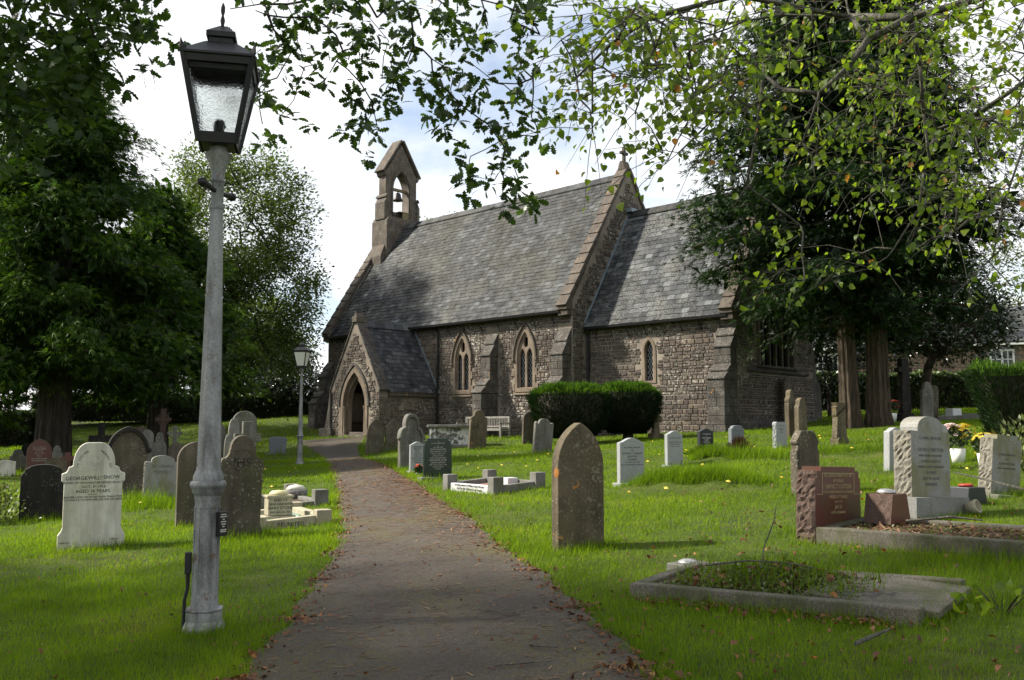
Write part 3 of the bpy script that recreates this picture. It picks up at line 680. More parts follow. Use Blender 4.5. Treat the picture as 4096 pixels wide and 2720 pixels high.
def church_stonework():
    coping_run(-.1, 5.02, AX, 11.22, -.46, .06, 14); coping_run(7.9, 5.02, AX, 11.22, -.46, .06, 14); kneeler(-.46, .06, -.16, 4.94); kneeler(-.46, .06, 7.96, 4.94, -1)
    coping_run(-.1, 5.02, 3.0, 9.85, -16.06, -15.54, 11); coping_run(7.9, 5.02, 4.8, 9.85, -16.06, -15.54, 11); kneeler(-16.06, -15.54, -.16, 4.94)
    coping_run(.82, 4.4, AX, 9.5, 6.1, 6.62, 12); coping_run(6.98, 4.4, AX, 9.5, 6.1, 6.62, 12); kneeler(6.1, 6.62, .76, 4.32); kneeler(6.1, 6.62, 7.04, 4.32, -1)
    # porch gable coping (slopes east-west)
    for sgn in (1, -1):
        for i in range(8):
            a, c = i / 8, (i + 1) / 8
            x0, z0 = -9.475 + sgn * 1.78 * (1 - a), 1.98 + 3.12 * a; x1, z1 = -9.475 + sgn * 1.78 * (1 - c), 1.98 + 3.12 * c
            d = Vector((x1 - x0, 0, z1 - z0)); d *= .985; nn = Vector((sgn * .868, 0, .496)) * .06
            b = MB(); o = Vector((x0, -3.0, z0))
            if sgn > 0: b.frame_box(o, (0, .5, 0), d, nn)
            else: b.frame_box(o, d, (0, .5, 0), nn)
            b.build('coping_stone', M['butt'], CH, bevel=.01)
    b = MB(); b.box(-9.65, -9.3, -3.04, -2.5, 4.95, 5.2); b.prism([(-9.6, 5.2), (-9.35, 5.2), (-9.42, 5.36), (-9.53, 5.36)], -2.98, -2.56); b.build('gable_finial', M['ashlar'], CH, bevel=.015)
    # gable cross on the nave
    b = MB(); b.prism([(-.2, 11.2), (.2, 11.2), (.13, 11.46), (.07, 11.58), (-.07, 11.58), (-.13, 11.46)], AX - .2, AX + .2)
    c2 = b.build('gable_cross', M['coping'], CH, bevel=.02); c2.location = (-.2, 0, 0)
    ring = [(AX + .24 * math.cos(t * math.pi / 8), 12.42 + .24 * math.sin(t * math.pi / 8)) for t in range(16)]
    b = MB(); b.prism_x([(AX - .06, 11.56), (AX + .06, 11.56), (AX + .06, 11.88), (AX + .24, 11.88), (AX + .24, 12.0), (AX + .06, 12.0), (AX + .06, 12.22), (AX - .06, 12.22), (AX - .06, 12.0), (AX - .24, 12.0), (AX - .24, 11.88), (AX - .06, 11.88)], -.06, .06)
    b.build('cross_head', M['coping'], c2, bevel=.015)
    # ---- buttresses: core profile plus a block for every course
    def buttress(x0, x1, ywall, stages, name='buttress', z0=-.4, plinth=True):
        """stages: (projection, z_top_vertical, z_top_slope) from the ground up"""
        core = MB(); prof = [(ywall + .3, z0)]; zc = z0
        prof.append((ywall - stages[0][0] + .03, z0))
        for i, (p, zv, zs) in enumerate(stages):
            nxt = stages[i + 1][0] if i + 1 < len(stages) else -.02
            prof += [(ywall - p + .03, zv - .02), (ywall - nxt + .03, zs - .02)]
        prof.append((ywall + .3, prof[-1][1]))
        core.prism_x(prof[::-1], x0 + .03, x1 - .03)
        B = core.build(name, M['butt'], CH)
        zb = z0
        for i, (p, zv, zs) in enumerate(stages):
            nxt = stages[i + 1][0] if i + 1 < len(stages) else 0.0
            n = max(1, int(round((zv - zb) / .31))); hs = (zv - zb) / n
            for k in range(n):
                za, zd = zb + k * hs, zb + (k + 1) * hs - .006
                j = rnd.uniform(0, .012); pp = p + (.07 if plinth and zd < .78 else 0); xx = .06 if plinth and zd < .78 else 0
                if rnd.random() < .45 and x1 - x0 > .4:
                    xm = x0 + (x1 - x0) * rnd.uniform(.35, .65)
                    segs = [(x0 - xx, xm - .004), (xm + .004, x1 + xx)]
                else: segs = [(x0 - xx, x1 + xx)]
                for xa, xb in segs:
                    b = MB(); b.box(xa, xb, ywall - pp - j, ywall - .002, za, zd); b.build('ashlar_block', M['butt'], B, bevel=.012, seg=1)
            # weathering slabs in two lifts with a drip
            m = 2
            for k in range(m):
                ta, tb = k / m, (k + 1) / m
                ya, yb = ywall - p + (p - nxt) * ta - .045, ywall - p + (p - nxt) * tb
                za, zd = zv + (zs - zv) * ta, zv + (zs - zv) * tb
                b = MB(); b.prism_x([(ya, za), (ywall - .003, za), (ywall - .003, zd - .004), (yb, zd - .004), (ya, za + .05)][::-1], x0 - .025, x1 + .025)
                b.build('weathering_stone', M['butt'], B, bevel=.008, seg=1)
            zb = zs
    ST = [(.95, 1.83, 2.46), (.45, 3.36, 4.35)]
    buttress(-4.52, -3.98, .2, ST, plinth=False)
    buttress(-.64, -.04, .2, [(1.0, 1.75, 2.4), (.5, 3.2, 4.25)], plinth=False)
    buttress(5.9, 6.56, 1.1, [(.85, 2.05, 2.6), (.4, 3.15, 3.95)])
    buttress(-16.02, -15.42, .2, [(1.1, 1.6, 2.25), (.55, 2.9, 3.7)])
    # porch corner buttress
    b = MB(); b.prism([(-11.75, -.45), (-11.1, -.45), (-11.1, 2.0), (-11.16, 2.0), (-11.28, 1.2)], -3.06, -2.45); b.box(-11.85, -10.95, -3.12, -2.45, -.45, .42); b.build('porch_buttress', M['butt'], CH, bevel=.02)
    # north-east angle of the chancel, seen past the corner
    b = MB(); b.prism_x([(6.68, -.4), (7.55, -.4), (7.45, 1.9), (7.05, 2.5), (7.0, 3.2), (6.68, 3.9)], 5.95, 6.5); b.build('buttress', M['butt'], CH, bevel=.02)
    # east wall plinth and string course
    b = MB(); b.prism_x([(1.0, -.4), (6.9, -.4), (6.9, .2), (1.0, .2)], 6.5, 6.80); b.build('plinth', M['butt'], CH, bevel=.015)
    n = 9
    for i in range(n):
        y0 = 1.02 + i * 5.8 / n; b = MB(); b.prism([(6.5, .203), (6.73, .203), (6.73, .56), (6.59, .76), (6.5, .76)], y0 + .004, y0 + 5.8 / n - .004)
        b.build('plinth_stone', M['butt'], CH, bevel=.01, seg=1)
    b = MB(); b.prism([(6.54, 2.34), (6.64, 2.34), (6.7, 2.40), (6.7, 2.45), (6.54, 2.53)], 1.75, 6.1); b.build('string_course', M['butt'], CH, bevel=.008)
    # porch steps, inner bench and doorway
    b = MB(); b.box(-10.4, -8.55, -3.05, -2.4, -.3, .13); b.box(-10.3, -8.65, -2.85, -2.3, .0, .25); b.build('porch_step', M['ashlar'], CH, bevel=.02)
    b = MB(); b.box(-10.74, -10.4, -2.4, .1, .65, .71); b.box(-10.72, -10.45, -2.4, .1, -.3, .62); b.build('porch_seat', M['oakdoor'], CH, bevel=.01)
    dm = plate('church_door', arch(-9.475, .7, 1.4, 2.4, 8, .1), [], .08, M['oakdoor'], CH, (0, .14, 0))
    b = MB(); 
    for z in (.7, 1.6): b.box(-10.05, -9.0, .07, .095, z, z + .06)
    b.build('door_strap', M['iron'], dm, loc=(0, -.14, 0))
    # porch arch: two orders, each jamb and voussoir ring recessed behind the other
    for hw0, hw1, yo, dep, ap0, ap1 in ((.97, .80, -2.90, .2, 3.06, 2.82), (.80, .62, -2.75, .22, 2.82, 2.56)):
        plate('arch_order', arch(-9.475, hw0, 1.35, ap0, 12, -.2), [arch(-9.475, hw1, 1.35, ap1, 12, -.3)], dep, M['dressing'], CH, (0, yo, 0), bevel=.02)
    hm = arch(-9.475, 1.09, 1.35, 3.22, 12); hi = arch(-9.475, .985, 1.35, 3.08, 12)
    plate('hood_mould', hm + hi[::-1], [], .1, M['butt'], CH, (0, -2.985, 0), bevel=.015)
    for sgn in (1, -1):
        b = MB(); x = -9.475 + sgn * .71
        b.lathe([(.075, -.1), (.075, .2), (.06, .24), (.06, 1.22), (.085, 1.26), (.085, 1.36)], 10, (x, -2.93, 0)); b.build('nook_shaft', M['dressing'], CH, auto=40)
    # trefoil light in the porch flank
    b = MB(); t = plate('porch_window', [(-.24, 0), (.24, 0), (.24, .22), (0, .58), (-.24, .22)], [[(.13 * math.sin(a), .2 + .13 * math.cos(a) - (.05 if abs(math.cos(a)) < .3 else 0)) for a in np.linspace(0, 2 * math.pi, 12, endpoint=False)]], .08, M['dressing'], CH, (-7.79, -1.35, 1.2), R(90))
    plate('pane', [(-.2, 0.03), (.2, .03), (.2, .2), (0, .5), (-.2, .2)], [], .02, M['glass'], t, (0, .03, 0))

def lattice(w0, z0, w1, z1, ins, step=.105, t=.009):
    b = MB(); u = Vector((.5, 0, 1)).normalized()
    for sgn in (1, -1):
        d = Vector((sgn * .5, 0, .87)).normalized(); pr = Vector((d.z, 0, -d.x))
        L = math.hypot(w1 - w0, z1 - z0); c = Vector(((w0 + w1) / 2, 0, (z0 + z1) / 2))
        k = -int(L / step)
        while k * step < L:
            o = c + pr * (k * step); run = None; m = 60
            for i in range(m + 1):
                p = o + d * (-L + 2 * L * i / m)
                good = i < m and ins(p.x, p.z)
                if good and run is None: run = p
                if not good and run is not None:
                    e = prev; 
                    if (e - run).length > .03:
                        s = pr * t
                        b.add([run - s, run + s, e + s, e - s], [(0, 1, 2, 3) if sgn > 0 else (3, 2, 1, 0)])
                    run = None
                prev = p
            k += 1
    return b
def church_windows():
    def nave_window(x):
        W0 = plate('window', arch(x, .57, 3.25, 4.52, 10, 1.85), [arch(x, .43, 3.25, 4.26, 10, 2.02)], .20, M['dressing'], CH, (0, .26, 0), bevel=.015)
        lan = [arch(x + sx * .2, .15, 3.28, 3.60, 6, 2.04) for sx in (1, -1)]
        q = [(x + .145 * math.sin(a) * (1 + .25 * math.cos(2 * a)), 3.86 + .22 * math.cos(a) * (1 - .2 * math.sin(a) ** 2)) for a in np.linspace(0, 2 * math.pi, 16, endpoint=False)]
        plate('tracery', arch(x, .44, 3.25, 4.28, 10, 2.0), lan + [q], .11, M['dressing'], W0, (0, .03, 0), bevel=.016)
        plate('glass', arch(x, .42, 3.25, 4.2, 6, 2.03), [], .012, M['glass'], W0, (0, .125, 0))
        lt = MB()
        for sx in (1, -1):
            bb = lattice(x + sx * .2 - .15, 2.04, x + sx * .2 + .15, 3.6, lambda p, z: in_arch(p, z, x + sx * .2, .15, 3.28, 3.6, 2.04))
            lt.add(bb.v, bb.f)
        lt.build('lead_lattice', M['leadbar'], W0, loc=(0, .108, 0))
        hm = arch(x, .66, 3.22, 4.64, 10); hi = arch(x, .572, 3.22, 4.525, 10)
        plate('hood_mould', hm + hi[::-1], [], .12, M['coping'], W0, (0, -.1, 0), bevel=.015)
        for sx in (1, -1):
            b = MB(); b.box(x + sx * .62 - .07, x + sx * .62 + .07, .09, .22, 3.08, 3.22); b.build('label_stop', M['coping'], W0, bevel=.03, loc=(0, -.26, 0))
            for k, z in enumerate((1.9, 2.5, 3.0)):    # long-and-short jamb stones
                b = MB(); wd = .10 + .05 * ((k + (sx > 0)) % 2); xa = x + sx * .565
                b.box(min(xa, xa + sx * wd), max(xa, xa + sx * wd), .155, .24, z, z + .3); b.build('jamb_stone', M['dressing'], W0, bevel=.01, seg=1, loc=(0, -.26, 0))
        b = MB(); b.prism_x([(.13, 1.74), (.36, 1.74), (.36, 1.86), (.13, 1.80)], x - .62, x + .62); b.build('sill', M['dressing'], W0, bevel=.01, loc=(0, -.26, 0))
    for x in (-6.13, -2.44): nave_window(x)
    x = 2.93
    W0 = plate('window', arch(x, .34, 3.2, 3.80, 8, 2.02), [arch(x, .175, 3.25, 3.62, 8, 2.14)], .16, M['dressing'], CH, (0, 1.155, 0), bevel=.03)
    plate('glass', arch(x, .17, 3.25, 3.6, 6, 2.15), [], .012, M['glass'], W0, (0, .09, 0))
    bb = lattice(x - .17, 2.15, x + .17, 3.6, lambda p, z: in_arch(p, z, x, .17, 3.25, 3.6, 2.15)); bb.build('lead_lattice', M['leadbar'], W0, loc=(0, .08, 0))
    b = MB(); b.prism_x([(1.06, 1.88), (1.3, 1.88), (1.3, 2.02), (1.06, 1.97)], x - .4, x + .4); b.build('sill', M['dressing'], W0, bevel=.01, loc=(0, -1.155, 0))
    # five-light east window
    W0 = plate('window', arch(AX, 1.42, 4.5, 6.72, 12, 2.45), [arch(AX, 1.22, 4.5, 6.4, 12, 2.58)], .2, M['coping'], CH, (6.5, 0, 0), R(90), bevel=.02)
    lights = [arch(AX + (k - 2) * .47, .19, 4.35 + .25 * (2 - abs(k - 2)), 4.7 + .25 * (2 - abs(k - 2)), 5, 2.6) for k in range(5)]
    circ = [[(AX + cx + r * math.cos(a), cz + r * math.sin(a)) for a in np.linspace(0, 2 * math.pi, 12, endpoint=False)] for cx, cz, r in ((0, 5.75, .26), (-.52, 5.2, .17), (.52, 5.2, .17))]
    plate('tracery', arch(AX, 1.24, 4.5, 6.42, 12, 2.55), lights + circ, .14, M['coping'], W0, (0, .15, 0), bevel=.02)
    plate('glass', arch(AX, 1.2, 4.5, 6.38, 8, 2.58), [], .012, M['glass'], W0, (0, .23, 0))
    b = MB(); b.box(6.5, 6.72, AX - 1.5, AX + 1.5, 2.535, 2.62); o = b.build('sill', M['butt'], CH, bevel=.02)

def bell_cote():
    x0, x1 = -15.72, -14.72
    b = MB(); b.box(x0 - .16, x1 + .10, 2.72, 5.08, 7.6, 11.2); b.prism_x([(2.72, 11.2), (5.08, 11.2), (4.95, 11.42), (2.85, 11.42)], x0 - .16, x1 + .10)
    b.prism_x([(2.45, 7.2), (2.8, 7.2), (2.8, 10.1), (2.62, 9.75), (2.45, 9.3)], x0 - .1, x1 - .05)
    BC = b.build('bell_cote', M['ashlar'], CH, bevel=.015)
    # shafts with pointed opening
    plate('arch_stage', [(2.86, 11.3), (4.94, 11.3), (4.94, 13.9), (AX, 15.5), (2.86, 13.9)], [arch(AX, .52, 13.0, 14.0, 10, 11.75)], .56, M['ashlar'], BC, ((x0 + x1) / 2, 0, 0), R(90))
    plate('arch_order', arch(AX, .68, 13.0, 14.25, 10, 11.75), [arch(AX, .58, 13.0, 14.1, 10, 11.6)], .06, M['ashlar'], BC, (x1 - .20, 0, 0), R(90), bevel=.015)
    for yc, s in ((2.86, -1), (4.94, 1)):
        b = MB(); b.prism_x([(yc, 11.3), (yc + s * .16, 11.3), (yc + s * .16, 12.2), (yc, 12.5)][::s], x0 + .1, x1 - .1)
        b.prism_x([(yc, 12.48), (yc + s * .09, 12.48), (yc + s * .09, 12.56), (yc, 12.68)][::s], x0 + .05, x1 - .05); b.build('side_buttress', M['ashlar'], BC, bevel=.01)
        b = MB(); b.prism_x([(yc - s * .02, 13.6), (yc + s * .08, 13.68), (yc + s * .16, 13.9), (yc - s * .02, 13.9)][::s], x0 + .14, x1 - .14); b.build('corbel', M['ashlar'], BC, bevel=.01)
    for s in (-1, 1):
        n = 7
        for i in range(n):
            a, c = i / n, (i + 1) / n
            ya, za = AX + s * 1.2 * (1 - a), 13.82 + 1.86 * a; yb, zb = AX + s * 1.2 * (1 - c), 13.82 + 1.86 * c
            d = Vector((0, yb - ya, zb - za)) * 1.04; nn = Vector((0, s * .83, .56)) * (.10)
            b = MB(); o = Vector((x0 + .1, ya, za)) + nn * .25; w = Vector((x1 - x0 - .2, 0, 0))
            if s < 0: b.frame_box(o, w, d, nn)
            else: b.frame_box(o, d, w, nn)
            b.build('coping_stone', M['coping'], BC, bevel=.012, seg=1)
    b = MB(); b.box(-15.3, -15.14, 3.36, 4.44, 13.0, 13.14); bm = b.build('bell_beam', M['timber'], BC, bevel=.01)
    b = MB(); b.lathe([(.02, 0), (.29, 0), (.26, .05), (.19, .17), (.16, .33), (.12, .41), (.03, .44), (.03, .5)], 16, (-15.22, AX, 12.5)); b.lathe([(.03, 0), (.045, .04), (.02, .09)], 8, (-15.22, AX, 12.43))
    b.build('bell', M['bronze'], BC, smooth=True)
    b = MB(); b.prism_x([(3.55, 11.74), (4.25, 11.74), (4.25, 11.78), (3.55, 11.78)], -15.7, -14.6); b.frame_box((-14.62, 3.75, 11.40), (0, .4, 0), (0, 0, .38), (-.015, 0, 0)); b.build('lead_apron', M['timber'], BC)
church_stonework(); church_windows(); bell_cote()

# ---------------------------------------------------------------- gravestones
def mirror(half):        # half outline on the right side from bottom to top -> closed counter-clockwise outline
    left = [(-x, z) for x, z in reversed(half) if x > 1e-6]
    return half + left
def curve_pts(p, q, bulge, n=5):
    (x0, z0), (x1, z1) = p, q; out = []
    dx, dz = x1 - x0, z1 - z0; L = math.hypot(dx, dz)
    for i in range(1, n):
        t = i / n; b = bulge * L * 4 * t * (1 - t)
        out.append((x0 + dx * t + dz / L * b, z0 + dz * t - dx / L * b))
    return out
def arc_half(a, z0, z1, n=8):   # quarter ellipse from (a,z0) to (0,z1)
    return [(a * math.cos(t), z0 + (z1 - z0) * math.sin(t)) for t in np.linspace(0, math.pi / 2, n)]
def outline(shape, w, h):
    hw = w / 2
    S = lambda pts: mirror([(x * w, z * h) for x, z in pts])
    if shape == 'round': return mirror([(hw, 0)] + arc_half(hw, h - hw * .95, h, 9))
    if shape == 'round2': return mirror([(hw, 0), (hw, h * .82)] + arc_half(hw, h * .84, h, 7))
    if shape in ('point', 'point2'):
        sp = h - w * (.62 if shape == 'point' else .82); sp = max(sp, h * .25)
        return arch(0, hw, sp, h, 9, 0)
    if shape == 'seg': return S([(.5, 0), (.5, .80), (.47, .80), (.47, .83), (.42, .86)] + arc_half(.42, .87, 1, 7))
    if shape == 'seg2': return S([(.55, 0), (.55, .06), (.46, .08), (.5, .9)] + arc_half(.5, .9, 1, 6))
    if shape == 'george':
        a = [(.5, 0), (.5, .13), (.455, .17), (.435, .2), (.437, .62), (.475, .65), (.475, .72), (.45, .725)]
        return S(a + curve_pts((.45, .725), (.375, .785), -.18) + [(.375, .785), (.325, .79), (.315, .80)] + arch(0, .315, .80, 1.0, 8)[1:9])
    if shape == 'ihs':
        a = [(.5, 0), (.5, .10), (.46, .15), (.455, .66), (.47, .70)] + curve_pts((.47, .70), (.36, .775), .2) + [(.36, .775), (.33, .785)]
        return S(a + curve_pts((.33, .785), (.27, .86), -.15) + [(.27, .86)] + arc_half(.26, .87, 1.0, 8))
    if shape == 'trefoil':
        a = [(.5, 0), (.5, .55)] + curve_pts((.5, .55), (.27, .76), .22) + [(.27, .76), (.285, .80)]
        return S(a + arch(0, .285, .80, 1.0, 7)[1:8])
    if shape == 'shoulder':
        return S([(.5, 0), (.5, .70), (.46, .70)] + curve_pts((.46, .70), (.3, .80), -.2) + [(.3, .80)] + arc_half(.3, .82, 1, 7))
    if shape == 'ears':
        return S([(.5, 0), (.5, .86), (.47, .90), (.42, .90), (.385, .86), (.36, .80), (.33, .82), (.3, .90)] + arc_half(.27, .92, 1.0, 6))
    if shape == 'tall':
        return S([(.5, 0), (.5, .70), (.46, .72), (.5, .75), (.5, .80), (.43, .82), (.33, .84), (.3, .88)] + arc_half(.3, .90, 1.0, 7))
    if shape == 'tall2':
        return S([(.5, 0), (.5, .76), (.44, .80), (.36, .82), (.34, .86)] + arc_half(.34, .87, 1, 7))
    if shape == 'ogee': return S([(.5, 0), (.5, .90)] + [(x, .90 + .10 * (.5 + .5 * math.cos(math.pi * x / .5)) ** .9) for x in (.44, .37, .3, .22, .14, .06, 0)])
    if shape == 'w3': return S([(.5, 0), (.5, .87), (.38, .87), (.38, .91)] + arc_half(.38, .92, 1, 6))
    if shape == 'gbtop': return S([(.5, 0), (.5, .85), (.33, .85), (.33, .885)] + arc_half(.33, .89, 1, 7))
    if shape == 'red': return S([(.5, 0), (.485, .84), (.455, .84), (.45, .94), (.37, .94), (.37, 1), (0, 1)])
    if shape == 'rightst': return S([(.5, 0), (.5, .93), (.37, .93), (.37, 1), (0, 1)])
    if shape == 'chamf': return S([(.5, 0), (.5, .68), (.44, .70), (.44, .76), (.5, .80), (.5, .83), (.27, 1), (0, 1)])
    if shape == 'rough': return S([(.54, 0), (.5, .94), (.44, 1), (0, 1)])
    return S([(.5, 0), (.5, 1), (0, 1)])
def rock_prism(poly, y0, y1, mi_face=0, mi_side=1, amp=.02, seed=1, step=.05, sides=True):
    """headstone body with rock-faced edges"""
    r = random.Random(seed); pts = []
    n = len(poly)
    for i in range(n):
        (x0, z0), (x1, z1) = poly[i], poly[(i + 1) % n]; L = math.hypot(x1 - x0, z1 - z0)
        k = max(1, int(L / step)) if abs(x1 - x0) < .3 * L and z0 + z1 > .05 else 1
        for j in range(k): pts.append((x0 + (x1 - x0) * j / k, z0 + (z1 - z0) * j / k, k > 1))
    b = MB(); m = len(pts); layers = 7; rows = []
    for l in range(layers + 1):
        t = l / layers; y = y0 + (y1 - y0) * t; row = []
        for x, z, rk in pts:
            d = (r.uniform(.0, amp) if 0 < l < layers else r.uniform(-.25 * amp, .25 * amp)) if rk else 0
            row.append((x + math.copysign(d, x), y + (r.uniform(-.006, .006) if rk and 0 < l < layers else 0), z + (r.uniform(-.008, .008) if rk else 0)))
        rows.append(row)
    base = len(b.v)
    for row in rows: b.v += row
    for l in range(layers):
        for i in range(m):
            j = (i + 1) % m
            b.f.append((l * m + i, (l + 1) * m + i, (l + 1) * m + j, l * m + j)); b.m.append(mi_side if pts[i][2] else mi_face)
    b.f.append(tuple(range(m))); b.m.append(mi_face); b.f.append(tuple(range((layers + 1) * m - 1, layers * m - 1, -1))); b.m.append(mi_side)
    return b

STONES = [
    ('black', -7.42, 14.75, 27, 0.63, 0.86, 0.1, 'seg', 'st_black', (2, 0), 'blackened headstone with low curved top beside the white marble one'),
    ('george', -5.09, 11.34, 27, 0.74, 1.24, 0.12, 'george', 'st_marble_green', (0, 0), 'white marble shouldered headstone with black lettering, nearest on the left lawn'),
    ('redpt', -13.16, 25.89, 27, 0.63, 0.94, 0.12, 'point', 'gr_red', (0, 0), 'red granite pointed headstone far left under the dark conifer'),
    ('l4', -13.95, 26.26, 27, 0.43, 0.64, 0.1, 'shoulder', 'st_slate', (0, 0), 'small grey shouldered headstone just left of the red pointed stone'),
    ('l4b', -14.24, 27.33, 27, 0.34, 0.66, 0.1, 'round', 'st_black', (0, 0), 'dark round-topped headstone half hidden behind the red pointed stone'),
    ('l5', -13.39, 24.62, 27, 0.47, 0.43, 0.1, 'ogee', 'st_pale', (0, 0), 'pale low headstone cut by the left edge of the view'),
    ('l6', -13.18, 26.93, 27, 0.34, 0.71, 0.1, 'shoulder', 'st_grey', (0, 0), 'mossy grey shouldered headstone just right of the red pointed stone'),
    ('l7', -11.88, 24.25, 27, 0.51, 0.50, 0.1, 'seg', 'st_brown', (0, 0), 'low brown curved headstone behind the blackened stone'),
    ('bigpt', -7.63, 18.47, 27, 0.73, 1.37, 0.16, 'point', 'st_dark', (0, 0), 'large dark pointed headstone with carved hood and side knops'),
    ('l10', -10.65, 27.11, 27, 0.35, 1.16, 0.1, 'point', 'st_grey', (0, 0), 'tall pale pointed headstone right behind the large dark pointed one'),
    ('l10b', -10.62, 26.57, 27, 0.30, 1.13, 0.1, 'round', 'st_dark', (0, 0), 'dark narrow stone peeping out beside the large pointed headstone'),
    ('l11', -10.06, 26.51, 27, 0.39, 1.07, 0.1, 'trefoil', 'st_slate', (0, 0), 'dark grey trefoil-headed headstone beside the red celtic cross'),
    ('l14', -9.22, 25.54, 27, 0.44, 0.85, 0.1, 'point', 'st_dark', (0, 0), 'small dark pointed headstone above the stepped granite stone'),
    ('stepped', -6.64, 17.63, 27, 0.62, 0.83, 0.14, 'gbtop', 'gr_mid', (0, 2), 'grey granite headstone with stepped curved top and mossy panel left of lamp'),
    ('l16', -4.47, 13.22, 27, 0.54, 1.17, 0.13, 'round', 'st_dark', (0, 0), 'dark round-topped headstone mostly hidden behind the near lamp post'),
    ('ihs', -3.35, 11.41, 27, 0.56, 1.25, 0.13, 'ihs', 'st_dark', (0, 2), 'large dark shouldered headstone carved IHS, right of the near lamp post'),
    ('l19', -5.90, 20.44, 27, 0.52, 1.37, 0.12, 'round', 'st_slate', (0, 0), 'grey round-topped headstone directly behind the tall plain cross'),
    ('l19b', -6.17, 20.57, 27, 0.40, 1.29, 0.1, 'trefoil', 'st_grey', (0, 0), 'pale grey lobed headstone between the IHS stone and plain cross'),
    ('l20', -6.99, 22.09, 27, 0.32, 1.38, 0.1, 'point', 'st_slate', (0, 0), 'grey pointed headstone showing above the IHS stone'),
    ('l20b', -5.86, 20.42, 27, 0.30, 1.04, 0.1, 'rect', 'gr_mid_clean', (0, 0), 'small square grey headstone left of the plain cross shaft'),
    ('smallgrey', -8.58, 34.02, 20, 0.64, 0.65, 0.1, 'seg2', 'gr_blue', (0, 0), 'small blue-grey headstone alone on the grass left of the far lamp'),
    ('R1', -4.59, 30.99, 30, 0.61, 1.18, 0.1, 'point2', 'st_dark', (0, 3), 'dark narrow pointed headstone nearest the porch, leaning slightly'),
    ('R2', -4.01, 31.27, 30, 0.59, 1.08, 0.1, 'point2', 'st_dark', (0, 2), 'dark pointed headstone second from the porch'),
    ('R3', -2.53, 23.12, 30, 0.62, 1.30, 0.14, 'trefoil', 'st_slate', (0, 0), 'tall grey trefoil headstone with moulded hood beside the path'),
    ('R4', -2.18, 21.33, 30, 0.36, 0.69, 0.08, 'ogee', 'gr_light', (0, 0), 'light grey lettered headstone tucked behind the dark green polished stone'),
    ('R5', -1.50, 18.70, 24, 0.60, 0.82, 0.09, 'red', 'gr_dgreen', (0, 0), 'dark green polished headstone with white lettering beside the path'),
    ('R6', -1.13, 29.79, 27, 0.59, 1.26, 0.12, 'tall', 'st_brown', (0, 4), 'tall lichened shouldered headstone in front of the chest tomb and bench'),
    ('R7', 0.56, 31.37, 27, 0.48, 1.07, 0.1, 'round', 'st_dark', (0, 2), 'dark round-topped headstone left of the clipped yew'),
    ('R8', 0.81, 25.38, 27, 0.56, 0.96, 0.12, 'ears', 'st_slate', (0, 5), 'grey headstone with rounded ears leaning beside the clipped yew'),
    ('C1', 0.63, 8.92, 27, 0.51, 1.19, 0.13, 'point2', 'st_brown', (0, 0), 'large brown lichened pointed headstone in the centre of the lawn'),
    ('stan', 1.88, 14.75, 27, 0.46, 0.74, 0.1, 'ogee', 'gr_light', (0, 0), 'light grey headstone with curved top right of the big pointed stone, nearest of its row'),
    ('fred', 3.15, 18.10, 27, 0.37, 0.68, 0.1, 'ogee', 'gr_light', (0, 0), 'light grey headstone next to the small black one, second in its row'),
    ('blk', 4.31, 20.70, 27, 0.38, 0.58, 0.1, 'ogee', 'gr_black', (0, 0), 'small black granite headstone with white lettering near the chancel'),
    ('W3', 5.34, 22.09, 27, 0.39, 0.55, 0.12, 'w3', 'gr_blue', (0, 0), 'blue-grey stepped headstone right of the small black granite one'),
    ('W4', 6.08, 21.08, 27, 0.30, 0.60, 0.12, 'rough', 'gr_light', (0, 0), 'narrow pale headstone with rock-faced sides before the chancel east wall'),
    ('T1', 7.49, 24.92, 40, 0.32, 1.30, 0.14, 'tall', 'st_brown', (0, 0), 'taller of two narrow weathered headstones beside the chancel east wall'),
    ('T2', 7.67, 24.60, 40, 0.39, 1.07, 0.14, 'tall2', 'st_brown', (0, 0), 'shorter of two narrow weathered headstones beside the chancel east wall'),
    ('mott', 3.82, 12.13, 27, 0.39, 0.81, 0.13, 'chamf', 'st_dark', (0, 0), 'dark mottled headstone with chamfered top behind the red granite stone'),
    ('red', 2.91, 8.60, 38, 0.73, 0.64, 0.2, 'red', 'gr_red', (0, 2), 'red granite stepped headstone with rough sides at the head of a kerbed grave'),
    ('GB', 4.13, 9.40, 31, 0.61, 1.01, 0.2, 'gbtop', 'gr_mid', (0, 2), 'tall grey granite headstone with stained panel, on a heavy base'),
    ('W5', 5.89, 14.38, 27, 0.30, 0.66, 0.12, 'ogee', 'gr_light', (0, 3), 'light grey curved-top headstone left behind the tall granite stone'),
    ('W6', 6.33, 13.79, 27, 0.30, 0.65, 0.12, 'round2', 'gr_light', (0, 0), 'light grey round-top headstone right behind the tall granite stone'),
    ('right', 5.56, 10.67, 24, 0.46, 0.69, 0.17, 'rightst', 'gr_mid', (3, 4), 'leaning grey granite headstone with rock-faced side at the right edge'),
    ('tallH', 12.75, 28.47, 10, 0.38, 1.25, 0.14, 'tall2', 'st_slate', (0, 2), 'tall narrow grey headstone under the holly tree by the far hedge'),
    ('tallH2', 13.07, 28.74, 10, 0.30, 1.06, 0.1, 'round', 'st_dark', (0, 3), 'dark headstone half hidden behind the tall one under the holly'),
]
HS = {}
